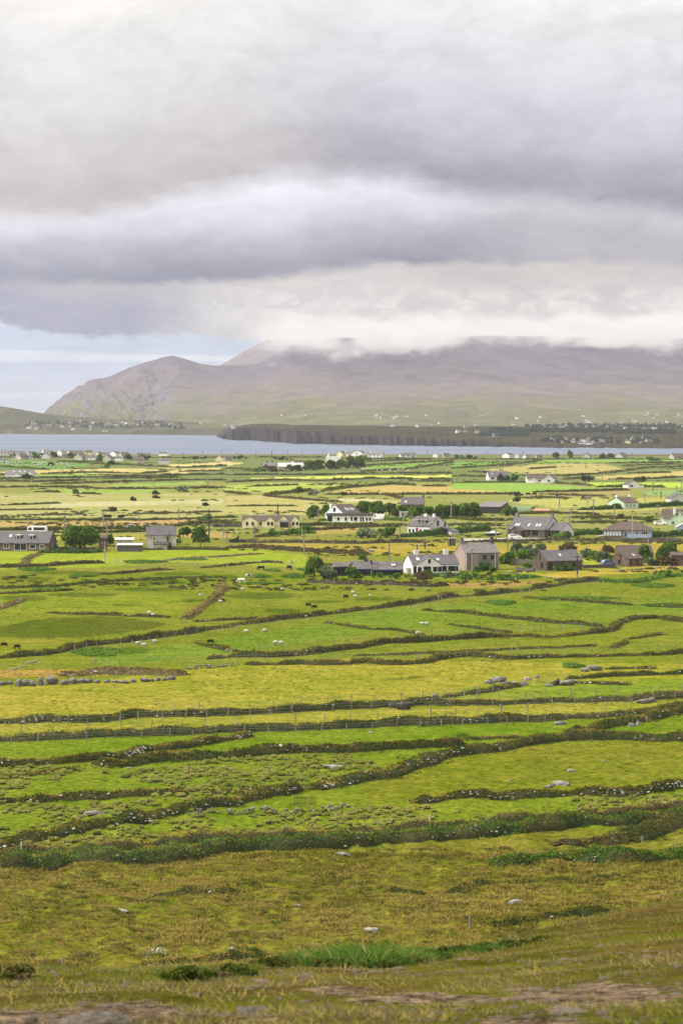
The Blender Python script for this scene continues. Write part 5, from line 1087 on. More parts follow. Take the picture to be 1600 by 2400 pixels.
SHORE = [(10,1067,25),(25,1065,22),(47,1065,22),(52,1077,26),(66,1076,20),(38,1077,14),(75,1067,18),(110,1064,20),(110,1075,30),(145,1067,24),(153,1074,14),(180,1069,28),(190,1078,30),(215,1078,26),(208,1066,18),(245,1068,22),(270,1070,20),(254,1080,26),(280,1080,16),(292,1071,20),(325,1084,25),(345,1070,18),(385,1068,22),(386,1086,25),(515,1081,25),(534,1080,18),(800,1069,22),(818,1069,20),(840,1069,30),(880,1072,34),(955,1072,38),(1020,1072,14),(1045,1072,14),(1190,1073,30),(1210,1074,12),(1233,1074,12),(1262,1076,14),(1375,1074,22),(1455,1075,28),(1585,1077,30),(5,1084,24),(330,1071,16),(232,1070,16),(95,1070,18),(165,1065,16)]
rv = random.Random(5)
SHL = {0: 'white', 1: 'white', 2: 'white', 3: 'pale stained', 4: 'white', 5: 'cream', 6: 'grey', 7: 'white'}
for i, (px, py, w) in enumerate(SHORE):
    g = G(px, py); k = rv.choice([0, 3, 2, 6, 4, 3, 5, 1]); o = bpy.data.objects.new('village_house', VH[k]); COL.objects.link(o); o.location = g; o.rotation_euler = (0, 0, rv.choice([rv.uniform(-.5, .5), rv.uniform(.9, 1.5), rv.uniform(-.5, .5)]))
    sc = w/VH[k].vertices[1].co.x/2*g.y/F; sc = max(.5, min(1.25, sc)); o.scale = (sc, sc, max(.7, min(.95, sc)))
    tag(o, near_mark(px, py, f'small {SHL[k]} gabled {"wide " if w > 24 else "narrow " if w < 16 else ""}shore house'), 'house', 'houses along the near shore')

# villages across the bay
def FG(px, py):
    """the first far slope that a photo pixel shows"""
    best = None
    for fn, lo, hi in ((headland, 508, 2300), (far_hill, -760, 700), (mountain, 60, 2300)):
        if not lo <= px <= hi: continue
        S = np.linspace(0, 1, 900); D, zz = fn(np.full(900, float(px)), S); z = CZ+(YH-py)/F*D
        hit = np.where(zz > z)[0]
        if len(hit) and (best is None or D[hit[0]] < best[1]): i = hit[0]; best = (float((px-800)/F*D[i]), float(D[i]), float(zz[i]))
    return best
FAR = []
WHERE = {1: 'in the harbour village across the bay', 2: 'left of the harbour village across the bay', 3: 'behind the dark plantation across the bay', 4: 'in the hill village above the dark plantation', 5: 'beside the second far plantation', 6: 'on the headland pasture across the bay', 7: 'alone below the first far plantation', 8: 'in the hamlet at the foot of the cloudy mountain', 9: 'in the small hamlet on the mountain foot', 10: 'on the back edge of the headland', 11: 'on the slope behind the headland', 12: 'in the village on the left far hill', 13: 'strung along the low left far shore', 14: 'where the left far hill meets the headland', 15: 'at the tip of the dark headland', 16: 'by the far beach on the left', 17: 'on the lower mountain slope at the right', 18: 'scattered on the mountain foot above the headland'}
def cluster(n, x0, x1, y0, y1, seed, tilt=0.0):
    r = random.Random(seed)
    for _ in range(n):
        x = r.uniform(x0, x1); FAR.append((x, r.uniform(y0, y1)+tilt*(x-x0)/(x1-x0), r, WHERE[seed]))
cluster(34, 1335, 1530, 1029, 1043, 1); cluster(10, 1265, 1330, 1030, 1038, 2); cluster(16, 1230, 1390, 998, 1007, 3); cluster(18, 1380, 1520, 998, 1010, 4); cluster(8, 1530, 1600, 1000, 1012, 5)
cluster(7, 1050, 1135, 997, 1018, 6); cluster(2, 1155, 1172, 1023, 1025, 7); cluster(14, 870, 1000, 972, 982, 8); cluster(8, 660, 740, 972, 976, 9); cluster(10, 800, 1010, 996, 1004, 10); cluster(6, 1010, 1220, 990, 1002, 11)
cluster(30, 60, 215, 988, 1008, 12); cluster(18, 215, 440, 990, 998, 13); cluster(6, 440, 560, 992, 1000, 14); cluster(5, 525, 552, 999, 1004, 15); cluster(3, 240, 256, 1011, 1013, 16); cluster(16, 1360, 1600, 966, 992, 17); cluster(8, 1080, 1350, 972, 992, 18)
for x, y, r, wh in FAR:
    p = FG(x, y)
    if not p or r.random() < .32: continue
    k = r.choice([0, 3, 6, 4, 3, 6, 2, 5]); o = bpy.data.objects.new('far_house', VH[k]); COL.objects.link(o); o.location = (p[0], p[1], p[2]); o.rotation_euler = (0, 0, r.uniform(-1.2, 1.2)); s = r.uniform(.6, .95); o.scale = (s, s, s)
    tag(o, f'tiny {SHL[k]} house {wh}', 'house', f'houses {wh}')
# ------------------------------------------------------------------ trees and bushes
def crown(centres, radii, n, s, seed, squash=0.85):
    """leaf clumps on the skin and inside of several overlapping lobes"""
    r = np.random.default_rng(seed); centres = np.array(centres, float); radii = np.array(radii, float)
    w = radii**2; k = r.choice(len(radii), n, p=w/w.sum()); d = r.normal(size=(n, 3)); d /= np.linalg.norm(d, axis=1)[:, None]
    d[:, 2] = np.where(d[:, 2] < -0.35, -d[:, 2], d[:, 2])
    rad = radii[k]*np.where(r.uniform(size=n) < .8, r.uniform(.82, 1.08, n), r.uniform(.4, .85, n))
    rad = rad*(1+0.16*fbm(d[:, 0]*3+k*7.1, d[:, 2]*3+d[:, 1]*2, 2, 3))
    c = centres[k]+d*rad[:, None]*np.array([1, 1, squash]); return tris(c, r.uniform(.5, 1.2, n)*s, .75, r)
def limb(m, a, b, ra, rb, n=6):
    a, b = Vector(a), Vector(b); q = (b-a).to_track_quat('Z', 'Y'); V = []
    for p, rr in ((a, ra), (b, rb)):
        for k in range(n): V.append(p+q @ Vector((math.cos(6.2832*k/n)*rr, math.sin(6.2832*k/n)*rr, 0)))
    m.add(V, [(k, (k+1) % n, n+(k+1) % n, n+k) for k in range(n)]+[tuple(range(n-1, -1, -1)), tuple(range(n, 2*n))])
M_bark = mat('tree_bark', (0.075, 0.058, 0.042), var=0.4, scale=3); M_bark_p = mat('pale_bark', (0.42, 0.36, 0.26), var=0.3, scale=3)
def tree(name, label, cat, px, py, wpx, hpx, style='dark', trunk=True, lobes=9, seed=0, group=None, n=None, base=0.0, bark=None, lean_=0.0):
    g = G(px, py); k = F/g.y; W = wpx/k; Hh = hpx/k; r = random.Random(seed+int(px*13+py))
    o = empty(name, g); tag(o, label, cat, group)
    low = Hh*base; C = []; R = []
    for i in range(lobes):
        a = r.uniform(0, 6.28); rr = r.uniform(0, 1)**.6; zz = r.uniform(.0, 1)
        lim = math.sqrt(max(.05, 1-(zz*.95)**2)); R.append(min(W, Hh)*r.uniform(.20, .33)); C.append((math.cos(a)*rr*lim*(W/2-R[-1]*.8)+lean_*W*zz, math.sin(a)*rr*lim*(W/2-R[-1])*.8, low+R[-1]*.6+zz*(Hh-low-R[-1]*1.45)))
    C.append((lean_*W*.4, 0, low+(Hh-low)*.42)); R.append(min(W*.36, (Hh-low)*.42))
    s = max(.06, 1.35*g.y/2856); nn = n or int(min(7000, max(200, 7*sum(q*q for q in R)*3.2/(s*s)*.55)))
    v, f = crown(C, R, nn, s, seed+int(px)); me = mesh_np('crown', v, f); link('crown' if trunk else 'foliage', me, FM[style], o)
    if trunk:
        m = MB(); rt = max(.06, W*.028)
        for _ in range(3 if W > 6 else 1):
            bx = r.uniform(-.25, .25)*W if W > 6 else 0; limb(m, (bx, 0, -.3), (bx*.8+lean_*W*.2, 0, Hh*.4), rt, rt*.75)
            for q in range(3):
                i = r.randrange(lobes); limb(m, (bx*.8+lean_*W*.2, 0, Hh*.36), C[i], rt*.6, rt*.2, 5)
        m.build('trunk', bark or M_bark, o)
    else:
        # woody heart of the bush
        m = MB()
        for q in range(4): limb(m, (r.uniform(-.1, .1)*W, 0, -.2), C[q % len(C)], .05+W*.01, .02, 5)
        m.build('stem', M_bark, o)
    return o
GT = 'trees of the settled strip'; GB = 'shrubs of the settled strip'
tree('round_tree', 'big rounded dark green tree clump beside the brown stone bungalow', 'tree', 190, 1293, 92, 66, 'dark', lobes=22, group=GT, base=.12)
tree('round_tree', 'small dark round tree behind the utility pole and stone sheds', 'tree', 258, 1278, 22, 27, 'dark', lobes=7, group=GT)
tree('round_tree', 'dense bright round tree standing alone beside the derelict house', 'tree', 470, 1283, 44, 50, 'dark', lobes=12, group=GT, base=.08)
tree('windswept_tree', 'thin windswept tree with two pale trunks beside the derelict house', 'tree', 427, 1283, 34, 48, 'dark', lobes=6, group=GT, base=.45, bark=M_bark_p, lean_=.22)
tree('round_tree', 'small tree half hidden behind the derelict house', 'tree', 418, 1280, 16, 26, 'dark', lobes=5, group=GT)
tree('round_tree', 'dark spreading tree at the left gable of the white house with the annexe', 'tree', 734, 1217, 42, 36, 'dark', lobes=10, group=GT, base=.05)
tree('round_tree', 'second dark tree close behind the gable of the white annexed house', 'tree', 766, 1216, 34, 34, 'dark', lobes=8, group=GT, base=.05)
for i, (x, y, w, h) in enumerate([(852,1208,42,32),(884,1209,42,33),(912,1208,36,28),(940,1212,38,26),(972,1213,42,26),(1002,1213,40,28),(1030,1213,40,30),(1058,1213,38,31),(1084,1213,38,33),(1108,1213,36,33)]):
    tree('shelter_tree', ('first', 'second', 'third', 'fourth', 'fifth', 'sixth', 'seventh', 'eighth', 'ninth', 'last')[i]+' leafy tree of the dense row, counted from the white annexed house', 'tree', x, y, w*1.3, h*1.08, 'dark', trunk=True, lobes=14, group=GT, base=-.04, seed=i)
tree('round_tree', 'round bush-like tree at the right end of the dark barn', 'tree', 1186, 1212, 26, 29, 'dark', lobes=6, group=GT, base=.05)
tree('round_tree', 'smaller dark tree touching the round one by the barn', 'tree', 1204, 1211, 20, 23, 'dark', lobes=5, group=GT, base=.05)
BUSH = [(1212,1176,18,11,'dark','lone dark bush in the pasture above the green shed'),(740,1350,46,40,'dark','tall dark bush at the left end of the blue-trimmed bungalow'),(766,1357,42,28,'pale','flowering bush in front of the blue-trimmed bungalow'),(828,1355,38,24,'green','rounded bright green bush in front of the blue-trimmed bungalow'),
 (1213,1303,42,28,'pale','pale silvery bush beside the two-storey grey house'),(1243,1304,34,26,'pale','second pale bush, nearer the stone cottage'),(1264,1299,30,26,'pale','third pale bush, behind the gable of the stone cottage'),(860,1261,44,24,'pale','pale flowering bush beside the coast road'),(906,1260,46,24,'dark','dark bush beside the pale one on the coast road'),
 (1192,1322,44,24,'green','bright green shrub mass between the grey house and the stone cottage'),(1226,1312,40,22,'green','rounded lime green shrub behind the garden wall'),(1236,1332,32,13,'green','low bright shrub in front of the garden wall'),(1320,1338,48,15,'hedge','clipped low shrub in front of the stone cottage'),(1333,1328,30,20,'brown','brown leafless shrub at the corner of the stone cottage'),
 (1372,1308,26,20,'pale','pale shrub nearest the roof of the stone cottage'),(1392,1313,28,20,'green','green shrub between the two pale ones by the lawn'),(1413,1318,32,24,'pale','bigger pale shrub beside the lawn'),(1433,1322,24,18,'green','green shrub touching the small rubble cottage'),(1512,1316,28,36,'dark','upright leafy shrub against the small rubble cottage'),(1524,1326,30,18,'pale','light green shrub at the foot of the upright one'),(1566,1318,58,44,'dark','broad dark shrub mass beyond the small rubble cottage'),(1556,1326,60,20,'brown','brown scrub below the broad dark shrub mass'),
 (1118,1341,22,12,'dark','low dark shrub by the corner of the long white house'),(1136,1338,46,18,'hedge','clipped shrub under the windows of the grey house'),(1153,1341,24,11,'green','small round green shrub at the end of the clipped one'),
 (700,1158,17,17,'dark','dark round bush at the bend of the brown hedge'),(736,1162,26,12,'pale','grey-green bush beside the dark round one'),(803,1161,16,8,'dark','tiny dark bush below the tan ploughed field'),(426,1153,26,14,'pale','pale flowering thorn among the far hedges'),(366,1159,16,8,'heath','small dark bush in the pale pasture, upper one'),(366,1168,14,7,'heath','small dark bush in the pale pasture, lower one'),(311,1174,17,8,'heath','small dark bush alone in the pale pasture'),(482,1186,15,7,'heath','small dark bush near the long green scrub line'),(178,1156,14,10,'dark','dark bush on the far hedge line'),(265,1200,30,11,'brown','brown scrubby mound in the pale pasture'),
 (640,1258,30,14,'green','bright green bracken bank beside the coast road'),(690,1256,44,16,'green','brightest green bracken beside the telegraph pole'),(720,1250,40,16,'green','green bracken behind the telegraph pole'),(480,1224,40,16,'green','bright bracken above the round tree'),(850,1312,16,13,'dark','dark little bush behind the blue-trimmed bungalow'),(130,1290,24,14,'green','bright shrub at the gable of the brown stone bungalow'),
 (1330,1290,40,18,'brown','reddish scrub above the pale shrubs'),(1420,1296,34,18,'brown','reddish scrub above the small rubble cottage'),(1210,1162,30,8,'brown','brown scrub beside the lone dark bush'),(1370,1130,36,16,'heath','dark bush on the hedge beyond the long white bungalow'),(1240,1127,18,12,'dark','bush at the end of the long white bungalow'),(1204,1126,30,15,'dark','dark bush beside the dormer house'),(1185,1126,22,11,'dark','smaller bush against the dormer house'),(1500,1130,40,11,'heath','bush behind the small white hedged house'),
 (1000,1352,50,14,'green','green shrubs under the windows of the long white house'),(1052,1354,36,14,'pale','pale shrubs at the end of the long white house'),(990,1362,50,20,'brown','reddish shrub below the long white house'),(930,1356,36,12,'green','green shrub between the two white-walled gardens'),(890,1354,40,11,'green','low green shrub in front of the long dark roof'),(1560,1352,44,14,'green','bright shrubs below the golden field at the edge'),(1180,1360,50,12,'green','dense leafy shrub below the lawn'),(1100,1358,50,14,'green','leafy shrub in front of the grey house garden'),
 (1450,1216,30,10,'brown','reddish scrub behind the blue bungalow'),(1320,1240,30,12,'green','bright nettles behind the utility poles'),(1516,1226,26,14,'green','bright shrub beside the parked white car at the cream house'),(1248,1200,16,10,'dark','dark shrub in front of the rusty lean-to')]
for x, y, w, h, sty, lb in BUSH: tree('shrub', lb, 'shrub', x, y, w*1.3, h*1.15, sty, trunk=False, lobes=max(8, int(w/3)), group=GB, base=-.1)
for i, (x, y, w, h) in enumerate([(610,1106,30,14),(640,1106,26,10),(690,1105,40,16),(722,1103,40,20),(745,1100,36,22),(775,1101,40,22),(800,1100,40,22),(826,1098,36,22),(842,1096,24,18),(850,1084,36,18),(820,1080,30,12),(720,1092,30,12),(250,1098,24,9),(262,1090,24,10),(35,1074,30,10),(88,1074,40,12),(128,1072,20,14),(170,1074,30,12),(235,1080,26,14),(300,1078,26,12),(340,1080,40,14),(1070,1075,40,8),(1100,1076,40,8),(1300,1073,20,12),(1335,1074,12,17),(1412,1074,16,10),(1430,1074,22,10),(1525,1080,30,10),(65,1122,26,12),(120,1092,20,8),(560,1076,60,7),(460,1076,80,7),(660,1078,60,7)]):
    tree('shrub', near_mark(x, y, 'dark far bush'), 'shrub', x, y, w*1.2, h*1.1, 'heath' if i % 3 else 'dark', trunk=False, base=-.1, lobes=9, group='bushes near the far shore', seed=i)
# rush and bracken patches
def patch(label, px, py, wpx, dpx, hm, style='green', group='rush beds in the pastures'):
    g = G(px, py); r = np.random.default_rng(int(px*7+py)); s = max(.07, 1.3*g.y/2856)
    N = int(min(5000, 260+wpx*dpx*6)); a = r.uniform(0, 2*np.pi, N); q = np.sqrt(r.uniform(0, 1, N)); qx = px+np.cos(a)*q*wpx/2*(1+.25*np.sin(3*a+px)); qy = py+np.sin(a)*q*dpx/2
    d = (CZ-g.z)*F/(qy-YH); x = (qx-800)/F*d; c = np.stack([x, d, H(x, d)-.05], 1)
    v, f = blades(c, hm*r.uniform(.5, 1.15, N)*(1.15-q*.5), s, .5, r); o = at_origin('rush_bed', v, f, FM[style], origin=g); return tag(o, label, 'rushes', group)
for a in [('bright green bed of rushes below the brown hedge bank',84,1336,80,7,.9),('thin bright rushes in the pasture below the gate',190,1351,62,5,.7),('bright rushes beside the gate in the pasture',335,1318,95,6,.8),('green rushes beside the stony tan bank',450,1312,70,4,.6),('green rushes left of the black pony',640,1338,40,4,.7),('rushes below the grazing horses',720,1336,40,5,.8),('rushes above the blue-trimmed garden wall',610,1352,40,6,.8),('tall rushes beside the garden bank',690,1352,50,7,.9),('bright rushes in the pasture above the dark bank',1172,1414,66,9,.8),('rushes along the low rushy bank',1340,1404,180,8,.7),('bright rushes at the edge of view in the pasture',1530,1374,90,8,.8),('rushes on the low dark bank at the edge of view',1560,1420,110,5,.7),('pale rushes beside the dark bank in the upper pasture',130,1382,90,5,.6),('rushes below the long diagonal bank',230,1530,110,18,.7),('green rushes across the pasture by the white horse',610,1368,90,4,.6),('rushes in the wet hollow behind the fenced bank',1085,1728,26,8,.6),('bright rushes above the outcrops',1340,1562,50,10,.6)]: patch(*a)
# far plantation across the bay
def wood(name, label, x0, x1, y0, y1, n, seed):
    r = random.Random(seed); V = []; Fc = []
    for _ in range(n):
        x = r.uniform(x0, x1); y = r.uniform(y0, y1); p = FG(x, y)
        if not p: continue
        h = r.uniform(4, 7.5); w = r.uniform(6, 10); i = len(V); px_, py_, pz_ = p
        for k in range(6): a = k*1.047+r.uniform(-.2, .2); V.append((px_+math.cos(a)*w*.5, py_+math.sin(a)*w*.5, pz_+h*r.uniform(.0, .15)))
        for k in range(6): a = k*1.047+r.uniform(-.2, .2); V.append((px_+math.cos(a)*w*.42, py_+math.sin(a)*w*.42, pz_+h*r.uniform(.55, .75)))
        V.append((px_, py_, pz_+h)); Fc += [(i+k, i+(k+1) % 6, i+6+(k+1) % 6) for k in range(6)]+[(i+k, i+6+(k+1) % 6, i+6+k) for k in range(6)]+[(i+6+k, i+6+(k+1) % 6, i+12) for k in range(6)]
    o = at_origin(name, V, Fc, FM['conifer']); return tag(o, label, 'wood', kind='stuff')
wood('woods', 'dark conifer plantation across the bay', 1150, 1428, 1009, 1014, 420, 1); wood('woods', 'second dark plantation across the bay', 1440, 1580, 1012, 1018, 220, 2); wood('woods', 'scattered dark copses around the villages across the bay', 1120, 1240, 1019, 1023, 60, 3)
wood('woods', 'scattered trees among the far village houses', 1230, 1600, 996, 1004, 160, 4); wood('woods', 'trees among the houses of the far hillside', 60, 440, 990, 1006, 90, 5); wood('woods', 'trees by the harbour village', 1270, 1540, 1030, 1040, 60, 6)
# ------------------------------------------------------------------ poles
M_pole = mat('pole_wood', (0.30, 0.26, 0.22), var=0.3, scale=2, rand=.35); M_pole_d = mat('dark_pole_wood', (0.05, 0.045, 0.04), var=0.3, scale=2)
def pole(px, top, base, hint, dark=False):
    g = G(px, base); h = (base-top)/F*g.y; o = empty('utility_pole', g); tag(o, hint, 'pole', 'utility poles')
    m = MB(); w = max(.13, .10+.00012*g.y); limb(m, (0, 0, -.4), (0, 0, h), w, w*.72, 7); m.build('shaft', M_pole_d if dark else M_pole, o)
    m = MB(); m.box(-.75, .75, -.06-w, .06-w, h-.55, h-.41); c = m.build('crossarm', M_pole_d, o)
    m = MB()
    for x in (-.65, 0, .65): m.box(x-.05, x+.05, -.05-w, .05-w, h-.408, h-.2)
    m.build('insulator', M_frame, c)
for a in [(66,1206,1248,'utility pole in front of the white bus'),(152,1206,1242,'pale utility pole right of the white bus'),(243,1200,1238,'utility pole by the black cattle above the road'),(251,1222,1272,'utility pole behind the small round tree'),(261,1228,1254,'dark short pole beside the small round tree',True),(327,1199,1236,'pale utility pole between the parked car and the derelict house'),(419,1192,1230,'utility pole behind the derelict house chimney'),(490,1193,1272,'tall dark pole right of the lone round tree',True),(523,1228,1264,'utility pole by the ruined sheds'),(194,1124,1142,'far utility pole in the thin green strips'),(361,1124,1142,'far utility pole in the dark hedges'),(488,1116,1140,'far utility pole near the field corner'),(246,1270,1316,'tall pale pole beside the field gate'),(75,1118,1131,'far pole below the bungalow cluster'),
 (641,1108,1130,'far pole below the stone farmhouse'),(651,1180,1209,'dark pole behind the yellow gabled house',True),(746,1193,1231,'pole left of the white annexed house'),(708,1231,1268,'pole in front of the bright bracken'),(713,1252,1301,'tall pale pole at the corner of the yellow marsh'),(597,1231,1267,'pole in front of the yellow gabled house'),(532,1240,1275,'pole beside the dark ruined shed'),(912,1265,1312,'pole standing in the yellow marsh'),(937,1222,1264,'pole at the end of the clipped hedge'),(946,1205,1240,'pole behind the clipped hedge beside the cream shed'),(977,1275,1309,'dark pole behind the chimney of the long white house',True),(1057,1175,1214,'pole in front of the row of trees'),(572,1070,1092,'far pole near the yellow far field'),(802,1105,1124,'far pole in the lime strip'),
 (1162,1217,1266,'pole in front of the boat'),(1189,1226,1290,'tall pale pole left of the white car'),(1106,1284,1337,'pole in front of the grey two-storey house'),(1337,1190,1247,'right of the two close poles above the bright hedge'),(1332,1197,1248,'left of the two close poles above the bright hedge'),(1352,1299,1356,'dark pole in front of the stone cottage',True),(1481,1195,1268,'tall pole in front of the blue bungalow'),(1518,1242,1282,'pole in front of the clipped hedge by the blue bungalow'),(1439,1178,1222,'pole with crossarm before the pale green bungalow'),(1390,1169,1211,'pole left of the pale green bungalow'),(1541,1183,1220,'pole between the pale green bungalow and the cream house'),(1310,1162,1188,'pole in the pasture above the rusty lean-to'),(1376,1158,1186,'pole by the red and white cattle'),(1510,1153,1180,'pole above the long hedge'),(1548,1152,1168,'short dark pole in the pale green pasture',True),(1438,1156,1172,'small pole behind the pale green bungalow'),(1529,1130,1155,'pole right of the small white hedged house'),(1410,1107,1134,'pale pole in the tan far field'),(1374,1124,1142,'pole at the end of the dark far hedge'),(1301,1100,1121,'far pole behind the long white bungalow'),(1236,1110,1130,'far pole at the end of the long white bungalow'),(1584,1138,1157,'far pole at the edge of the lime field'),(1596,1130,1152,'far pole at the very edge of view')]: pole(*a)
for i, x in enumerate((205,430,475,520,556,600,637,675,708,757,818,836,862,900,1000,1140,1225,1320,1480)): pole(x, 1054+(i*5) % 7, 1072+(i % 3), near_mark(x, 1071, 'thin skyline utility pole'))
# ------------------------------------------------------------------ rocks, walls, fences
GR = 'rocks lying in the fields'
def rock(px, py, wpx, hpx, label, material=None, detail=2, group=GR, name='rock', sink=.2, seed=None):
    g = G(px, py); w = wpx/F*g.y; h = hpx/F*g.y; rp = random.Random(int(px*31+py)); me = rock_mesh(rp.randrange(9)+20, material or M_stone_w, min(detail, 3), 1.0)
    o = bpy.data.objects.new(name, me); COL.objects.link(o); o.location = g+Vector((0, 0, h*(.42-sink))); o.scale = (w*.55, w*.42, h*.62); o.rotation_euler = (rp.uniform(-.12, .12), rp.uniform(-.18, .18), rp.uniform(-.5, .5))
    return tag(o, label, 'rock', group)
M_boul = mat('dark_boulder', (0.095, 0.085, 0.075), var=0.5, scale=0.9, col2=(0.035, 0.03, 0.027), bump=0.1)
M_lich = mat('lichen_rock', (0.22, 0.205, 0.18), var=0.5, scale=0.8, col2=(0.085, 0.078, 0.066), bump=0.08)
for a in [(922,1659,26,18,'leftmost dark boulder of the pile on the upper fenced bank',M_boul),(945,1663,36,26,'biggest dark boulder of the pile on the upper fenced bank',M_boul),(960,1656,24,16,'right-hand dark boulder of the pile on the upper fenced bank',M_boul),(1018,1636,24,12,'grey rock alone above the upper fenced bank',M_lich),
 (1165,1598,44,16,'rounded grey outcrop at the head of the stone scatter',M_lich),(1146,1602,26,10,'low grey stone against the rounded outcrop',M_lich),(1186,1604,34,10,'flat grey stone right of the rounded outcrop',M_lich),(1206,1604,18,10,'pale block beyond the rounded outcrop',M_stone_w),(1236,1594,20,10,'pale stone in the middle of the scatter',M_stone_w),(1256,1590,16,10,'upper pale stone of the scatter',M_stone_w),(1226,1606,20,14,'leaning pale stone in the scatter',M_stone_w),
 (1303,1606,26,20,'dark pointed boulder of the right-hand outcrop',M_boul),(1329,1606,38,18,'broad grey boulder of the right-hand outcrop',M_lich),(1284,1609,22,8,'low stone beside the dark pointed boulder',M_lich),(1392,1571,36,15,'pale outcrop above the dark small bank',M_lich),(1370,1574,22,10,'smaller stone left of the pale outcrop',M_lich),(1508,1648,34,14,'brown flat rock on the upper fenced bank',M_lich),(1528,1646,18,15,'upright grey rock on the upper fenced bank',M_lich),
 (1312,1698,32,10,'grey flat rock below the lower fenced bank',M_lich),(1299,1708,9,5,'small white stone below the grey flat rock'),(1480,1703,18,11,'white boulder on the bright green bank'),(1495,1701,12,13,'upright white boulder on the bright green bank'),(1376,1730,14,14,'white boulder at the foot of the bright green bank'),
 (1338,1808,26,8,'small flat white rock in the right-hand pasture'),(1312,1840,44,13,'long white rock in the right-hand pasture'),(1286,1846,22,9,'grey rock at the end of the long white rock',M_lich),(1196,1830,9,6,'tiny white stone in the pasture'),(1413,1786,10,6,'small white stone above the flat rock'),(1473,1773,9,4,'tiny stone in the right-hand pasture near the edge'),(868,1718,14,5,'flat pale stone below the lower fenced bank'),
 (784,1802,54,14,'long pale slab among the upper tussocks'),(303,1802,18,5,'flat stone among the upper tussocks'),(352,1822,15,7,'round pale stone among the tussocks'),(437,1804,13,6,'pale stone near the dark bank'),(220,1910,72,13,'long grey slab in the lower tussocks',M_lich),(131,1997,60,14,'grey slab beside the leaning post',M_lich),(166,1972,16,8,'pale stone above the grey slab'),(67,1990,11,5,'small white stone beside the white post'),
 (806,2004,38,9,'pale flat rock on the rough slope below the biggest bank',M_stone_w,1),(290,2135,26,7,'flat pale rock on the rough slope, left'),(700,2127,22,7,'pale rock on the rough slope, middle'),(1205,2118,44,13,'pale angular rock on the rough slope',M_stone_w,1),(865,2184,62,18,'broad pale rock behind the tall grass clump',M_stone_w,1),(543,2236,30,24,'upright pale rock behind the heather',M_stone_w,1),(153,2246,30,6,'flat pale stone by the short post'),(1545,2104,30,10,'brown rock at the edge of the rough slope',M_boul)]: rock(*a)
def rock_row(name, label, items, material, group='dry stone walls'):
    g = G(items[len(items)//2][0], items[len(items)//2][1]); o = empty(name, g); tag(o, label, 'wall', group); rp = random.Random(int(items[0][0]))
    for px, py, w, h in items:
        q = G(px, py); s = w/F*q.y; hz = h/F*q.y; b = bpy.data.objects.new('stone', rock_mesh(rp.randrange(9)+20, material, 2, 1.0)); COL.objects.link(b); b.parent = o
        b.location = q+Vector((0, 0, hz*.36))-g; b.scale = (s*.55, s*.45, hz*.62); b.rotation_euler = (rp.uniform(-.2, .2), rp.uniform(-.2, .2), rp.uniform(-.6, .6))
    return o
rock_row('boulder_wall', 'row of big grey boulders along the dry tan mound', [(-14,1607,24,12),(8,1606,20,11),(24,1604,16,9),(45,1609,20,20),(62,1607,22,16),(77,1608,18,14),(95,1606,20,20),(122,1604,30,22),(150,1605,22,13),(172,1603,24,16),(192,1601,22,12),(210,1600,20,11),(228,1601,16,9),(252,1600,18,8),(270,1600,16,7),(288,1601,30,8),(312,1599,18,9),(340,1597,24,9),(356,1597,14,8),(370,1596,14,9),(386,1595,16,8),(402,1593,20,10)], M_lich)
rp_ = random.Random(44)
rock_row('stone_row', 'line of pale stones straggling up from the boulder row', [(22+k*5.2+rp_.uniform(-2, 2), 1574-k*1.9+rp_.uniform(-1.5, 1.5), rp_.uniform(5, 9), rp_.uniform(3, 6)) for k in range(14)], M_stone_w)
def dry_wall(label, pts, h, courses, size, material, name='stone_wall', group='dry stone walls', jitter=.15, keep=.92, seed=3):
    """courses of separate stones along a line on the ground"""
    P, q = polyline(pts, .3); L = q[-1]; g = Vector((P[len(P)//2][0], P[len(P)//2][1], 0)); g.z = Z(g.x, g.y); o = empty(name, g); tag(o, label, 'wall', group); rp = random.Random(seed)
    for c in range(courses):
        t = rp.uniform(0, size)
        while t < L:
            s = size*rp.uniform(.7, 1.4)
            if rp.random() < keep-(.35 if c == courses-1 else 0):
                x = np.interp(t, q, P[:, 0])+rp.uniform(-.06, .06); y = np.interp(t, q, P[:, 1])+rp.uniform(-.06, .06)
                put_stone((x, y, Z(x, y)+h*(c+.42)/courses), s*1.15, o, material if rp.random() > .3 else M_stone_w, r=rp, sz=h/courses/size*1.25, sx=1.0)
            t += s
    return o
dry_wall('tumbled drystone wall with dark gaps below the wooden hurdle', [(439,1913),(510,1906),(587,1908),(689,1906),(800,1893),(835,1890)], .6, 2, .34, M_lich, keep=.85)
dry_wall('low grey drystone wall at the end of the dry mound', [(434,1570),(500,1566),(556,1561)], .7, 2, .42, M_lich, seed=5)
dry_wall('ragged drystone wall at the left edge below the fenced bank', [(-40,1797),(0,1796),(60,1794),(110,1790)], .5, 1, .4, M_stone_w, seed=6, keep=.8)
dry_wall('ragged dark wall on the edge of the golden field', [(1440,1340),(1520,1333),(1600,1330),(1660,1328)], .5, 1, .6, M_lich, seed=7)
dry_wall('thin line of stones below the golden field', [(1190,1343),(1260,1352),(1330,1360),(1400,1356)], .4, 1, .6, M_lich, seed=8, keep=.7)
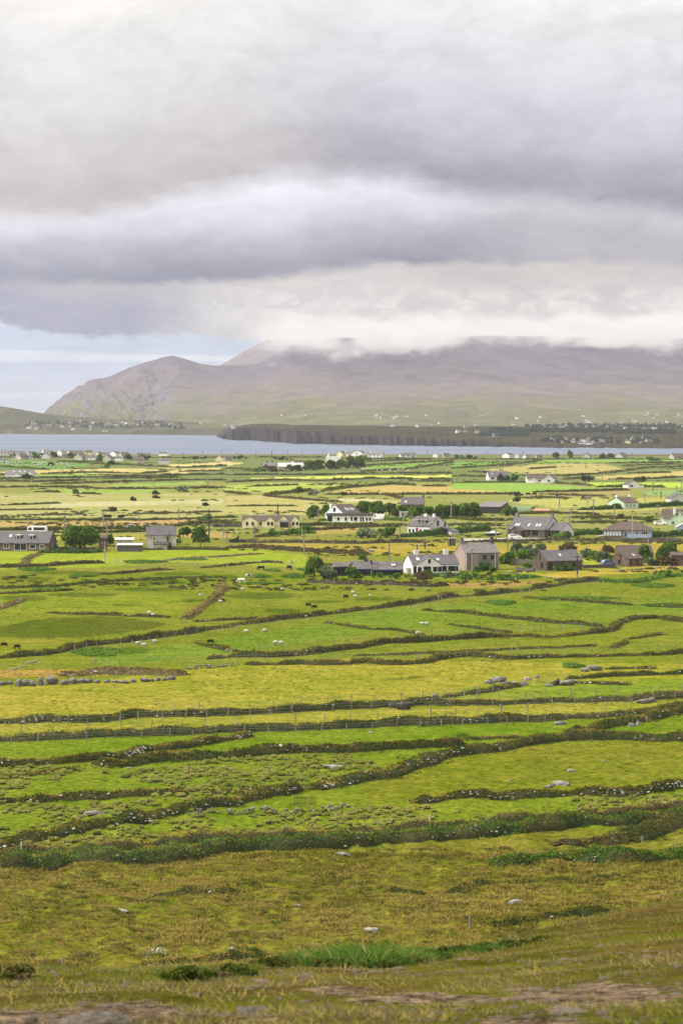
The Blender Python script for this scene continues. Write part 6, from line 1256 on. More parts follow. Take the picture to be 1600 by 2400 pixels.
def solid_wall(label, pts, h, w, material, group='garden walls'):
    P, q = polyline(pts, .6); S = side_dirs(P); V = []; Fc = []; n = len(P); top = h*(1+.08*fbm(q/1.2, q*0, 2, 8))
    for i in range(n):
        for s_, z in ((-1, -.3), (-1, top[i]), (1, top[i]), (1, -.3)): x, y = P[i]+S[i]*s_*w/2; V.append((x, y, Z(*P[i])+z))
    for i in range(n-1):
        a = i*4; b = a+4
        for k in range(4): Fc.append((a+k, a+(k+1) % 4, b+(k+1) % 4, b+k))
    Fc += [(0, 3, 2, 1), (n*4-4, n*4-3, n*4-2, n*4-1)]
    org = (float(P[n//2, 0]), float(P[n//2, 1]), Z(*P[n//2])); o = at_origin('garden_wall', V, Fc, material, origin=org); return tag(o, label, 'wall', group)
solid_wall('brown stone garden wall joining the stone cottage', [(1200,1326),(1225,1326),(1256,1330)], 1.7, .5, M_rubble); solid_wall('low stone wall in front of the lime green shrub', [(1212,1337),(1236,1339),(1254,1340)], .8, .5, M_drystone); solid_wall('low grey wall beside the lawn towards the small rubble cottage', [(1368,1332),(1400,1331),(1440,1329)], .8, .45, M_rubble)
solid_wall('dark stone wall at the edge of view below the clipped hedge', [(1490,1267),(1550,1266),(1596,1267)], .8, .5, M_drystone); solid_wall('dark stone wall left of the yellow gabled house', [(500,1236),(540,1235),(566,1235)], 1.2, .5, M_drystone); solid_wall('low wall along the yard of the white car', [(1150,1267),(1190,1266),(1250,1266),(1300,1266)], .45, .4, M_old)
solid_wall('grey wall beside the brown stone bungalow', [(124,1291),(160,1290),(240,1291)], 1.0, .4, M_drystone); solid_wall('ruined dark wall with gaps beside the coast road', [(548,1272),(575,1271),(600,1271)], .9, .5, M_drystone)
# fences
for i, (lb, pts, sp, h, oy) in enumerate([
 ('post and wire fence in front of the upper fenced bank', [(-40,1704),(128,1697),(219,1698),(306,1687),(423,1685),(551,1681),(663,1676),(800,1668),(968,1660),(1106,1658),(1310,1651),(1489,1648),(1660,1640)], 2.9, 1.25, 0),
 ('post and wire fence behind the upper fenced bank', [(300,1672),(551,1664),(800,1653),(968,1644),(1310,1634),(1660,1622)], 3.4, 1.3, 0),
 ('post and wire fence in front of the lower fenced bank', [(-40,1745),(128,1739),(255,1732),(459,1726),(597,1721),(800,1714),(1004,1706),(1157,1700),(1310,1692),(1489,1680)], 3.0, 1.05, 0),
 ('post and wire fence behind the lower fenced bank', [(-40,1722),(255,1712),(597,1700),(1004,1684),(1310,1672),(1500,1660)], 3.6, 1.3, 0),
 ('post and wire fence below the long diagonal bank', [(160,1532),(301,1514),(439,1495),(541,1478),(663,1464),(800,1447),(953,1430),(1040,1413),(1157,1403),(1234,1393),(1351,1376),(1420,1366)], 3.2, 1.15, 0),
 ('post and wire fence along the stepped dark bank', [(560,1530),(690,1526),(846,1507),(1014,1492),(1188,1483),(1361,1477),(1420,1470)], 4.5, 1.25, 0),
 ('fence along the ragged bank above the straw-coloured field', [(200,1560),(420,1555),(577,1552),(786,1548),(973,1546),(1183,1536),(1412,1530),(1600,1522)], 4.6, 1.2, 0),
 ('roadside fence above the yellow marsh', [(571,1275),(699,1276),(834,1279),(1000,1277),(1090,1275)], 3.6, 1.2, 0),
 ('roadside fence in front of the blue bungalow', [(1180,1272),(1301,1271),(1404,1273),(1487,1273),(1600,1275)], 6.0, 1.1, 0),
 ('fence in the pasture below the derelict house', [(240,1330),(330,1324),(440,1318),(530,1312),(600,1308)], 6.0, 1.1, 0),
 ('fence across the pasture above the black pony', [(300,1335),(400,1332),(520,1326),(640,1322),(720,1340)], 7.0, 1.1, 0),
 ('fence along the outcrops and the grassy bank', [(1000,1640),(1090,1632),(1200,1612),(1330,1598)], 4.5, 1.2, 0),
 ('fence in front of the garden bank of the blue-trimmed bungalow', [(725,1370),(800,1375),(870,1374),(940,1378),(1010,1386)], 3.5, 1.1, 0)]): fence(lb, pts, sp, h, 3, seed=i+1, w=.11)
M_postw = mat('pale_post', (0.56, 0.52, 0.46), var=0.2, scale=5)
def lone_post(px, py, hpx, label, lean_=0.0, w=.12, m_=None):
    g = G(px, py); h = hpx/F*g.y; me = post_mesh(w).copy(); me.materials.clear(); me.materials.append(m_ or M_post); o = bpy.data.objects.new('fence_post', me); COL.objects.link(o); o.location = g-Vector((0, 0, .1)); o.scale = (1, 1, h+.1); o.rotation_euler = (0, lean_, 0); tag(o, label, 'post', 'single fence posts')
for a in [(50,2002,30,'white T-topped post at the left edge above the biggest bank',.03,.13,M_postw),(150,1996,26,'dark post beside the grey slab',-.02),(252,1988,22,'pale post standing before the biggest bank',0),(672,1950,18,'short post among the lower tussocks',.05),(1005,1938,26,'pale post behind the biggest bank, middle',.06,.14,M_postw),(1131,1938,32,'leaning post behind the biggest bank',.22),(1351,1912,22,'pale post on the brown top of the biggest bank',.02),(787,1942,10,'tiny pale stake behind the biggest bank',.2),(1432,1978,14,'short pale post on the brown mound',.1,.14,M_postw),(1504,1976,16,'short post between the two mounds',0),(1158,2016,16,'post at the start of the green thicket',.1),(1583,1982,16,'post above the thicket at the edge',0),(1100,2176,30,'gnarled short post on the rough slope',.03,.2),(347,2262,30,'weathered post beside the white flowers',.0,.16),(146,2266,20,'weathered stump of a post at the left',.05,.16),(1350,1362,16,'pale leaning stake below the dark pole',.15,.12,M_postw)]: lone_post(*a)
# wooden hurdle standing in the tussocks
g = G(715, 1888); o = empty('hurdle', g); tag(o, 'rusty slatted hurdle standing in the tussock field', 'hurdle'); M_rail = mat('rusty_rail', (0.085, 0.055, 0.032), var=.3, scale=4)
for k in range(13): m = MB(); x = -.98+k*.163; m.box(x-.022, x+.022, -.02, .02, -.1, .86+.05*math.sin(k*2.1)); s_ = m.build('slat', M_rail, o); s_.rotation_euler = (0, .04*math.sin(k*1.7), 0)
for z in (.2, .72): m = MB(); m.box(-1.05, 1.05, -.05, -.022, z, z+.06); m.build('rail', M_rail, o)
# field gate by the pole
g = G(276, 1323); o = empty('field_gate', g); tag(o, 'pair of pale gate posts with a wire gate in the pasture', 'gate')
for x in (-.75, .75): m = MB(); m.box(x-.1, x+.1, -.1, .1, -.2, 1.5); m.build('post', M_postw, o)
for z in (.3, .65, 1.0): m = MB(); m.box(-.65, .65, -.02, .02, z, z+.04); m.build('rail', M_wire, o)
# ------------------------------------------------------------------ animals
def loft(m, rings, n=8):
    """rings: (centre, radius across, radius up, direction) -> one closed skin"""
    V = []
    for c, rw, rh, d in rings:
        d = Vector(d).normalized(); sx = Vector((0, 0, 1)).cross(d); sx = sx.normalized() if sx.length > .01 else Vector((0, 1, 0)); up = d.cross(sx)
        for k in range(n): a = 6.2832*k/n; V.append(Vector(c)+sx*math.cos(a)*rw+up*math.sin(a)*rh)
    Fc = [(l*n+k, l*n+(k+1) % n, (l+1)*n+(k+1) % n, (l+1)*n+k) for l in range(len(rings)-1) for k in range(n)]
    m.add(V, Fc+[tuple(range(n-1, -1, -1)), tuple(range((len(rings)-1)*n, len(rings)*n))])
def animal_mesh(kind, grazing, mats_):
    m = MB(); X = (1, 0, 0)
    if kind == 'sheep':
        body = [((-.50,0,.52),.08,.10,X),((-.44,0,.56),.20,.20,X),((-.2,0,.58),.27,.26,X),((.12,0,.57),.27,.26,X),((.36,0,.58),.21,.21,X),((.46,0,.60),.12,.14,X)]
        neck = [((.38,0,.62),.11,.13,(1,0,-.2)),((.56,0,.46 if grazing else .78),.08,.10,(1,0,-.9 if grazing else .4))]; hd = [((.54,0,.44 if grazing else .80),.075,.09,(1,0,-.8)),((.64,0,.22 if grazing else .74),.065,.075,(.6,0,-1)),((.68,0,.10 if grazing else .66),.04,.045,(.5,0,-1))]
        legs = [(-.36,.13),(-.36,-.13),(.30,.12),(.30,-.12)]; lh, lr = .42, .045
    else:
        b = 1.0 if kind == 'cow' else .95; rb = .38 if kind == 'cow' else .31
        body = [((-.95,0,1.05*b),.12,.16,X),((-.85,0,1.0*b),rb*.85,rb*.95,X),((-.4,0,.95*b),rb,rb*1.12,X),((.2,0,.94*b),rb,rb*1.12,X),((.65,0,1.0*b),rb*.8,rb*1.05,X),((.85,0,1.05*b),rb*.5,rb*.75,X)]
        nz = .62 if grazing else 1.35; neck = [((.72,0,1.1*b),.18,.28,(1,0,-.3 if grazing else .8)),((1.12,0,nz+.12),.12,.17,(1,0,-.8 if grazing else .9))]; hd = [((1.08,0,nz+.12),.12,.15,(1,0,-.7)),((1.30,0,nz-.25 if grazing else nz-.05),.10,.12,(.6,0,-1)),((1.42,0,nz-.48 if grazing else nz-.22),.07,.08,(.5,0,-1))]
        legs = [(-.72,.22),(-.72,-.22),(.58,.2),(.58,-.2)]; lh, lr = .72, .075
    loft(m, body); nb = len(m.f); loft(m, neck, 7); loft(m, hd, 7); n1 = len(m.f)
    for i, (x, y) in enumerate(legs):
        if i < 2: loft(m, [((x,y,lh+.1),lr*1.9,lr*1.5,(0,0,-1)),((x-.05*lh*2,y,lh*.5),lr*.95,lr*.95,(0,0,-1)),((x+.02,y,.02),lr*.8,lr*.8,(0,0,-1))], 6)
        else: loft(m, [((x,y,lh+.1),lr*1.6,lr*1.4,(0,0,-1)),((x+.02,y,lh*.48),lr*.95,lr*.95,(0,0,-1)),((x,y,.02),lr*.8,lr*.8,(0,0,-1))], 6)
    tl = [((-.9,0,1.1),.05,.05,(-1,0,-.6)),((-1.02,0,.55),.04,.04,(-.2,0,-1))] if kind != 'sheep' else [((-.5,0,.55),.05,.05,(-1,0,-1)),((-.56,0,.36),.04,.04,(-.2,0,-1))]; loft(m, tl, 5)
    for s_ in (-1, 1): h0 = hd[0][0]; loft(m, [((h0[0]-.02, s_*.08, h0[2]+.06), .03, .04, (0, s_, .3)), ((h0[0]-.04, s_*(.2 if kind != 'sheep' else .15), h0[2]+.08), .015, .02, (0, s_, .3))], 5)
    me = bpy.data.meshes.new(kind); me.from_pydata(m.v, [], m.f); me.polygons.foreach_set('use_smooth', [True]*len(me.polygons))
    for q in mats_: me.materials.append(q)
    if len(mats_) > 1:
        for i, p in enumerate(me.polygons): p.material_index = 0 if i < nb else 1
    me.update(); return me
M_wool = mat('sheep_wool', (0.50, 0.475, 0.42), var=.12, scale=6); M_wface = mat('sheep_face', (0.36, 0.33, 0.28), var=.2); M_blk = mat('black_coat', (0.014, 0.012, 0.011), var=.3, scale=4); M_wht = mat('white_coat', (0.74, 0.72, 0.68), var=.1); M_pied = mat('piebald_coat', (0.025, 0.02, 0.018), var=.1, scale=1.3, col2=(0.70, 0.68, 0.64)); M_brn = mat('brown_coat', (0.09, 0.04, 0.02), var=.3, col2=(0.5, 0.45, 0.4), scale=1.4)
SH = [animal_mesh('sheep', True, [M_wool, M_wface]), animal_mesh('sheep', False, [M_wool, M_wface])]; SHB = [animal_mesh('sheep', True, [M_blk]), animal_mesh('sheep', False, [M_blk])]
def beast(name, me, px, py, rz, label, cat, group, s=1.0):
    g = G(px, py); o = bpy.data.objects.new(name, me); COL.objects.link(o); o.location = g; o.rotation_euler = (0, 0, math.radians(rz)); o.scale = (s, s, s); tag(o, label, cat, group)
for i, (x, y, rz, b, lb) in enumerate([(569,1385,185,0,'white sheep below the white horse'),(662,1385,20,1,'white sheep standing alone right of the white horse'),(517,1414,170,0,'white sheep beside the tan bank'),(359,1446,0,0,'white sheep on the dark straight bank'),(350,1441,150,1,'small white sheep behind the dark straight bank'),(324,1513,30,1,'left sheep of the pair below the diagonal bank'),(338,1517,10,0,'right sheep of the pair below the diagonal bank'),(363,1509,200,1,'white sheep by the fence below the diagonal bank'),(620,1483,20,0,'white sheep grazing in the sheep pasture, alone'),(577,1485,170,1,'small white sheep near the fence in the sheep pasture'),(646,1511,0,0,'left of the two close sheep in the sheep pasture'),(659,1512,190,0,'right of the two close sheep in the sheep pasture'),(827,1393,0,0,'white sheep above the diagonal bank'),(833,1402,160,1,'small sheep beside the one above the diagonal bank'),(866,1400,90,1,'sheep near the garden bank'),(1050,1396,15,0,'left of the two sheep on the diagonal bank'),(1064,1397,195,0,'right of the two sheep on the diagonal bank'),(989,1467,10,0,'left sheep of the pair in the middle pasture'),(999,1467,185,1,'right sheep of the pair in the middle pasture'),(979,1489,20,0,'white sheep at the end of the thin dark bank'),(470,1400,30,1,'sheep at the edge of the wet hollow')]): beast('sheep', SH[b], x, y, rz, lb, 'sheep', 'white sheep in the near pastures', .85)
for x, y, rz, lb in [(10,1517,10,'black sheep at the left edge'),(41,1522,170,'black sheep beside the one at the left edge'),(493,1510,20,'black sheep at the end of the short dark bank'),(722,1423,0,'black sheep above the diagonal bank, upper one'),(737,1428,190,'black sheep above the diagonal bank, lower one'),(810,1403,30,'black sheep near the garden bank'),(520,1412,0,'black lamb beside the tan bank')]: beast('sheep', SHB[0], x, y, rz, lb, 'sheep', 'black sheep in the near pastures', 1.0)
HW, HP, HB, CB, CR_ = animal_mesh('horse', True, [M_wht]), animal_mesh('horse', True, [M_pied]), animal_mesh('horse', True, [M_blk]), animal_mesh('cow', True, [M_blk]), animal_mesh('cow', True, [M_brn])
for a in [('pony',HW,566,1366,170,'white pony grazing in the upper pasture','pony','ponies and cattle',.85),('pony',HP,583,1356,20,'piebald pony beside the white one','pony','ponies and cattle',.85),('pony',HB,612,1337,150,'black pony grazing left of the bushes','pony','ponies and cattle',.9),('pony',HB,678,1336,60,'black pony grazing near the garden bushes','pony','ponies and cattle',.9),('pony',HP,684,1322,95,'piebald pony with white head above the black one','pony','ponies and cattle',.9),('cow',animal_mesh('cow', False, [M_pied]),870,1298,170,'piebald cow resting in the yellow marsh','cow','ponies and cattle',.85)]: beast(*a)
for i, (x, y, rz, k, lb) in enumerate([(1236,1162,0,CB,'black cow below the long green field, left one'),(1252,1162,180,CB,'black cow below the long green field, right one'),(1305,1167,90,CB,'black cow facing away above the rusty lean-to'),(1367,1171,10,CB,'black cow beside the brown ones'),(1373,1172,190,CR_,'brown and white cow beside the black one'),(1379,1171,20,CR_,'second brown cow of the small herd'),(1135,1109,0,CB,'far black cow on the tan oval field, left'),(1141,1109,180,CB,'far black cow on the tan oval field, middle'),(1174,1105,20,CB,'far black cow on the tan oval field, right'),(247,1216,0,CB,'black cow above the tan strip, left'),(255,1216,180,CB,'black cow above the tan strip, second'),(283,1217,10,CB,'black cow above the tan strip, right'),(349,1125,0,CB,'far black cow in the thin strips')]): beast('cow', k, x, y, rz, lb, 'cow', 'ponies and cattle', 1.1)
rs = random.Random(9)
for i in range(62): x = rs.uniform(2, 165); y = rs.uniform(1083, 1091)+x*.035; beast('sheep', SH[i % 2], x, min(y, 1100), rs.uniform(0, 360), 'distant white sheep in the bright green far field', 'sheep', 'distant sheep by the far bungalow cluster', 1.5)
for i in range(16): beast('sheep', SH[i % 2], rs.uniform(838, 960), rs.uniform(1101, 1107), rs.uniform(0, 360), 'distant white sheep in the green field by the dark bushes', 'sheep', 'distant sheep by the dark bushes', 1.5)
# ------------------------------------------------------------------ vehicles, boat, odd things
M_carw = mat('white_car_paint', (0.80, 0.80, 0.80), rough=.25, var=.03, spec=.5); M_tyre = mat('tyre_rubber', (0.012, 0.012, 0.012), var=.2); M_cars = mat('silver_car_paint', (0.45, 0.46, 0.48), rough=.25, var=.03, spec=.5); M_carb = mat('blue_car_paint', (0.10, 0.16, 0.30), rough=.25, var=.03, spec=.5); M_navy = mat('navy_hull', (0.008, 0.014, 0.045), rough=.3, var=.1)
def vehicle(name, label, cat, px, py, rz, prof, glass, W, wheels, paint, s=1.0):
    """side profile (x, z) swept across the width, glass band, wheels with rims"""
    g = G(px, py); o = empty(name, g, math.radians(rz)); o.scale = (s, s, s); tag(o, label, cat); n = len(prof)
    def sweep(pr, w, tuck=.0):
        m = MB(); V = []; zt = max(p[1] for p in pr); k = len(pr)
        for y, ins in ((-w/2, 1), (-w/2+.08, 0), (w/2-.08, 0), (w/2, 1)):
            for x, z in pr: t_ = (z/zt)**2*tuck; V.append((x*(1-.02*ins), y*(1-t_), z-(.03*ins if z > .5 else -.03*ins)))
        Fc = [(l*k+i, l*k+(i+1) % k, (l+1)*k+(i+1) % k, (l+1)*k+i) for l in range(3) for i in range(k)]; m.add(V, Fc+[tuple(range(k-1, -1, -1)), tuple(range(3*k, 4*k))]); return m
    sweep(prof, W, .10).build('body', paint, o)
    for pr in glass:
        m = MB(); k = len(pr); zt = max(p[1] for p in prof); V = []
        for sg in (-1, 1):
            for d in (.012, -.05):
                for x, z in pr: V.append((x, sg*(W/2*(1-(z/zt)**2*.10)+d), z))
        Fc = []
        for b in (0, 2*k): Fc += [tuple(b+i for i in range(k)), tuple(b+k+i for i in range(k-1, -1, -1))]+[(b+i, b+k+i, b+k+(i+1) % k, b+(i+1) % k) for i in range(k)]
        m.add(V, Fc); m.build('side_window', M_glass, o)
    for x, rr in wheels:
        for sg in (-1, 1):
            m = MB(); limb(m, (x, sg*(W/2-.18), rr), (x, sg*(W/2+.02), rr), rr, rr, 14); t_ = m.build('wheel', M_tyre, o); m = MB(); limb(m, (x, sg*(W/2+.021), rr), (x, sg*(W/2+.035), rr), rr*.58, rr*.5, 10); m.build('rim', M_cars, t_)
    fx = max(p[0] for p in prof)
    for sg in (-1, 1): m = MB(); m.box(fx-.16, fx-.01, sg*W*.34-.16, sg*W*.34+.16, .62, .76); m.build('headlight', M_lite, o)
    return o
car = [(-2.05,.35),(-2.1,.75),(-2.0,1.0),(-1.75,1.38),(-.9,1.5),(.1,1.48),(.85,1.05),(1.7,.92),(2.05,.72),(2.08,.35)]; cgl = [[(-1.7,1.02),(-1.55,1.33),(-.55,1.42),(-.5,1.0)],[(-.42,1.0),(-.45,1.42),(.05,1.4),(.62,1.04)]]
vehicle('parked_car', 'white hatchback parked in front of the long slate-roofed house', 'car', 1206, 1263, 4, car, cgl, 1.75, [(-1.25,.33),(1.25,.33)], M_carw)
vehicle('parked_car', 'silver car on the coast road above the sheds', 'car', 303, 1240, 180, car, cgl, 1.75, [(-1.25,.33),(1.25,.33)], M_cars); vehicle('parked_car', 'white car parked beside the cream house at the edge', 'car', 1546, 1231, 0, car, cgl, 1.75, [(-1.25,.33),(1.25,.33)], M_carw); vehicle('parked_car', 'blue car nose showing beside the small rubble cottage', 'car', 1426, 1326, 20, car, cgl, 1.75, [(-1.25,.33),(1.25,.33)], M_carb)
van = [(-2.4,.3),(-2.45,1.9),(-2.35,2.25),(.9,2.3),(1.25,2.2),(1.95,1.35),(2.45,1.1),(2.55,.75),(2.55,.3)]; vehicle('delivery_van', 'white delivery van beside the annexe and the row of trees', 'van', 886, 1219, 172, van, [[(.85,1.3),(.9,2.0),(1.2,2.0),(1.7,1.35)]], 1.9, [(-1.5,.34),(1.6,.34)], M_carw, .95)
bus = [(-3.0,.4),(-3.05,1.6),(-2.95,2.6),(-2.7,2.85),(2.3,2.85),(2.75,2.6),(3.0,1.6),(3.05,.4)]; vehicle('minibus', 'white minibus with dark windows behind the brown stone bungalow', 'bus', 88, 1254, 172, bus, [[(-2.7,1.5),(-2.6,2.45),(1.0,2.45),(.9,1.5)],[(1.5,1.55),(1.55,2.4),(2.5,2.4),(2.75,1.6)]], 2.3, [(-1.9,.45),(1.9,.45)], M_carw)
g = G(1155, 1262); o = empty('boat', g, math.radians(4)); tag(o, 'small navy and white boat on a trailer beside the coast road', 'boat'); m = MB()
loft(m, [((-2.5,0,1.3),.85,.42,(1,0,0)),((-1,0,1.25),1.0,.5,(1,0,0)),((.8,0,1.28),.9,.48,(1,0,0)),((2.0,0,1.42),.45,.34,(1,0,.1)),((2.7,0,1.6),.06,.10,(1,0,.2))], 10); m.build('hull', M_navy, o, True)
m = MB(); m.box(-2.5, 1.9, -.8, .8, 1.62, 1.78); m.add([(-.9,-.55,1.79),(.9,-.5,1.79),(.9,.5,1.79),(-.9,.55,1.79),(-.6,-.42,2.25),(.35,-.4,2.2),(.35,.4,2.2),(-.6,.42,2.25)], [(0,1,5,4),(1,2,6,5),(2,3,7,6),(3,0,4,7),(4,5,6,7)]); m.build('deck', M_carw, o)
m = MB(); m.box(-2.2, 2.6, -.5, -.42, .5, .6); m.box(-2.2, 2.6, .42, .5, .5, .6); m.box(-.6, -.45, -.7, .7, .4, .85); m.build('trailer', M_wire, o)
for sg in (-1, 1): m = MB(); limb(m, (-.5, sg*.7, .3), (-.5, sg*.88, .3), .3, .3, 12); m.build('wheel', M_tyre, o)
g = G(1058, 1279); o = empty('kiosk', g, math.radians(12)); tag(o, 'black box kiosk with pale corner posts standing in the yellow marsh', 'kiosk')
m = MB(); m.box(-.95, .95, -.7, .7, .15, 2.1); m.build('body', M_dark, o); m = MB(); m.box(-1.05, 1.05, -.8, .8, 2.11, 2.25); m.build('roof', M_tin, o)
for x in (-.97, -.15, .45, .97): m = MB(); m.box(x-.05, x+.05, -.76, -.702, .15, 2.1); m.build('corner_post', M_postw, o)
m = MB(); m.box(-.9, .9, -.6, .6, -.2, .149); m.build('base', M_tyre, o)
g = G(995, 1286); o = empty('bird_table', g); tag(o, 'dark slatted stand in the yellow marsh', 'stand'); m = MB(); m.box(-.16, .16, -.16, .16, -.1, 2.1); m.build('post', M_dark, o)
for z in (.8, 1.4, 2.05): m = MB(); m.box(-.42, .42, -.42, .42, z, z+.12); m.build('shelf', M_postw if z > 2 else M_dark, o)
g = G(551, 1272); o = empty('ruined_shed', g, .3); tag(o, 'dark roofless ruined shed beside the coast road', 'shed'); m = MB(); m.add([(-1.3,0,-.3),(1.2,0,-.3),(1.2,0,2.2),(.3,0,1.3),(-1.3,0,1.0),(-1.3,.35,-.3),(1.2,.35,-.3),(1.2,.35,2.2),(.3,.35,1.3),(-1.3,.35,1.0)], [(0,1,2,3,4),(9,8,7,6,5),(0,5,6,1),(1,6,7,2),(2,7,8,3),(3,8,9,4),(4,9,5,0)]); m.build('wall', M_dark, o); m = MB(); m.box(-1.3, -.9, .36, 2.4, -.3, .9); m.build('side_wall', M_dark, o)
for i, (x, y) in enumerate([(1262, 1266), (1278, 1267), (1246, 1266)]):
    g = G(x, y); o = empty('picnic_table', g, .2*i); tag(o, ('middle', 'right-hand', 'left-hand')[i]+' picnic table in front of the long slate-roofed house', 'table', 'picnic tables'); m = MB(); m.box(-.9, .9, -.35, .35, .72, .77); m.build('tabletop', M_post, o)
    for sg in (-1, 1): m = MB(); m.box(-.9, .9, sg*.72-.14, sg*.72+.14, .42, .46); m.build('bench', M_post, o)
    for xx in (-.6, .6): m = MB(); m.box(xx-.05, xx+.05, -.7, .7, -.05, .40); m.box(xx-.05, xx+.05, -.06, .06, .41, .715); m.build('leg_frame', M_post, o)
# yards, lane and road by the houses: sheets just above the ground
def sheet(name, outline, z, material):
    V = [G(*p)+Vector((0, 0, z)) for p in outline]; me = mesh_np(name, [tuple(v) for v in V], [tuple(range(len(V)))]); tag(link(name, me, material), kind='structure')
M_gravel = mat('pale_gravel', (0.42, 0.38, 0.33), var=.25, scale=1.0)
sheet('yard', [(1080,1264),(1180,1263),(1290,1263),(1290,1266.5),(1180,1267),(1075,1270)], .25, M_gravel); sheet('path', [(1395,1258),(1420,1255),(1424,1256),(1400,1260)], .3, M_gravel); sheet('yard', [(1366,1324),(1400,1327),(1398,1330),(1366,1329)], .2, M_gravel)
# ------------------------------------------------------------------ rough grass: scattered clumps (one object per kind of growth)
def clump_meshes(style, n_var, nb, h, spread, w, lean, seed):
    out = []
    for k in range(n_var):
        r = np.random.default_rng(seed+k); a = r.uniform(0, 6.283, nb); q = np.sqrt(r.uniform(0, 1, nb))*spread
        c = np.stack([np.cos(a)*q, np.sin(a)*q, -.05+0*a], 1); v, f = blades(c, h*r.uniform(.55, 1.15, nb)*(1.1-.35*q/spread), w, lean, r); d = np.repeat(c, 5, 0); v[:, :2] += d[:, :2]*np.clip(v[:, 2:3], 0, None)*1.3/max(h, .1)*.5
        me = mesh_np('grass_clump', v, f); me.materials.append(FM[style]); out.append(me)
    return out
def tussock_meshes(n_var, nb, seed):
    """domed tussocks: a dark green heart under long blades that arch outwards"""
    out = []
    for k in range(n_var):
        r = np.random.default_rng(seed+k); a = r.uniform(0, 6.283, nb); q = r.uniform(0, .16, nb); ln = r.uniform(.28, .5, nb); hh = r.uniform(.24, .42, nb)
        d = np.stack([np.cos(a), np.sin(a)], 1); sd = np.stack([-np.sin(a), np.cos(a), 0*a], 1)*.03; P = []
        for t_, f_, w_ in ((0, .35, .8), (.35, 1.0, 1.0), (.72, .86, .8), (1.0, .42, .15)):
            c = np.concatenate([d*(q+ln*t_)[:, None], (hh*f_)[:, None]], 1); P += [c-sd*w_, c+sd*w_]
        v = np.stack(P, 1).reshape(-1, 3); i = np.arange(nb)*8; f = np.concatenate([np.stack([i+j, i+j+1, i+j+3, i+j+2], 1) for j in (0, 2, 4)])
        n2 = 12; V2 = [(0, 0, .25)]+[(math.cos(6.283*j/n2)*.26, math.sin(6.283*j/n2)*.26, .2) for j in range(n2)]+[(math.cos(6.283*j/n2)*.42, math.sin(6.283*j/n2)*.42, -.1) for j in range(n2)]
        F2 = [(0, 1+j, 1+(j+1) % n2, 0) for j in range(n2)]+[(1+j, 1+n2+j, 1+n2+(j+1) % n2, 1+(j+1) % n2) for j in range(n2)]
        me = bpy.data.meshes.new('tussock'); nv = len(v); me.from_pydata([tuple(p) for p in v]+V2, [], [tuple(q_) for q_ in f]+[tuple(x_+nv for x_ in (q_ if q_[0] != q_[-1] else q_[:3])) for q_ in F2])
        me.materials.append(FM['tuss']); me.materials.append(M_core_green); nf = len(f)
        for j, p in enumerate(me.polygons): p.material_index = 0 if j < nf else 1
        out.append(me)
    return out
def bush_meshes(style, n_var, nl, seed):
    out = []
    for k in range(n_var):
        r = random.Random(seed+k); C = [(r.uniform(-.5, .5), r.uniform(-.4, .4), r.uniform(.1, .4)) for _ in range(6)]; v, f = crown(C, [r.uniform(.25, .42) for _ in range(6)], nl, .13, seed+k, .8); me = mesh_np('low_bush', v, f); me.materials.append(FM[style]); out.append(me)
    return out
def scatter(name, label, cat, P, scl, meshes, seed, squash=1.0):
    """instances of the clump meshes on the points P"""
    r = np.random.default_rng(seed); n = len(P); me = bpy.data.meshes.new(name); me.vertices.add(n); me.vertices.foreach_set('co', np.asarray(P, np.float32).ravel())
    for nm, tp, val in (('scl', 'FLOAT', scl), ('rot', 'FLOAT', r.uniform(0, 6.283, n)), ('var', 'INT', r.integers(0, len(meshes), n))):
        a = me.attributes.new(nm, tp, 'POINT'); a.data.foreach_set('value', np.asarray(val, np.float32 if tp == 'FLOAT' else np.int32))
    o = link(name, me); tag(o, label, cat, kind='stuff')
    cl = bpy.data.collections.new(name+'_clumps')
    for m_ in meshes: cl.objects.link(bpy.data.objects.new('clump', m_))
    ng = bpy.data.node_groups.new(name, 'GeometryNodeTree'); ng.interface.new_socket('Geometry', in_out='INPUT', socket_type='NodeSocketGeometry'); ng.interface.new_socket('Geometry', in_out='OUTPUT', socket_type='NodeSocketGeometry')
    N = ng.nodes; gi = N.new('NodeGroupInput'); go = N.new('NodeGroupOutput'); ci = N.new('GeometryNodeCollectionInfo'); ci.inputs['Collection'].default_value = cl; ci.inputs['Separate Children'].default_value = True; ci.inputs['Reset Children'].default_value = True
    ip = N.new('GeometryNodeInstanceOnPoints'); ip.inputs['Pick Instance'].default_value = True
    def attr(nm, tp): a = N.new('GeometryNodeInputNamedAttribute'); a.data_type = tp; a.inputs['Name'].default_value = nm; return a.outputs['Attribute']
    cx = N.new('ShaderNodeCombineXYZ'); ng.links.new(attr('rot', 'FLOAT'), cx.inputs[2]); cs = N.new('ShaderNodeCombineXYZ'); s_ = attr('scl', 'FLOAT'); mz = N.new('ShaderNodeMath'); mz.operation = 'MULTIPLY'; mz.inputs[1].default_value = squash; ng.links.new(s_, mz.inputs[0])
    for i in (0, 1): ng.links.new(s_, cs.inputs[i])
    ng.links.new(mz.outputs[0], cs.inputs[2])
    ng.links.new(gi.outputs[0], ip.inputs['Points']); ng.links.new(ci.outputs[0], ip.inputs['Instance']); ng.links.new(attr('var', 'INT'), ip.inputs['Instance Index']); ng.links.new(cx.outputs[0], ip.inputs['Rotation']); ng.links.new(cs.outputs[0], ip.inputs['Scale']); ng.links.new(ip.outputs[0], go.inputs[0])
    md = o.modifiers.new('growth', 'NODES'); md.node_group = ng; return o
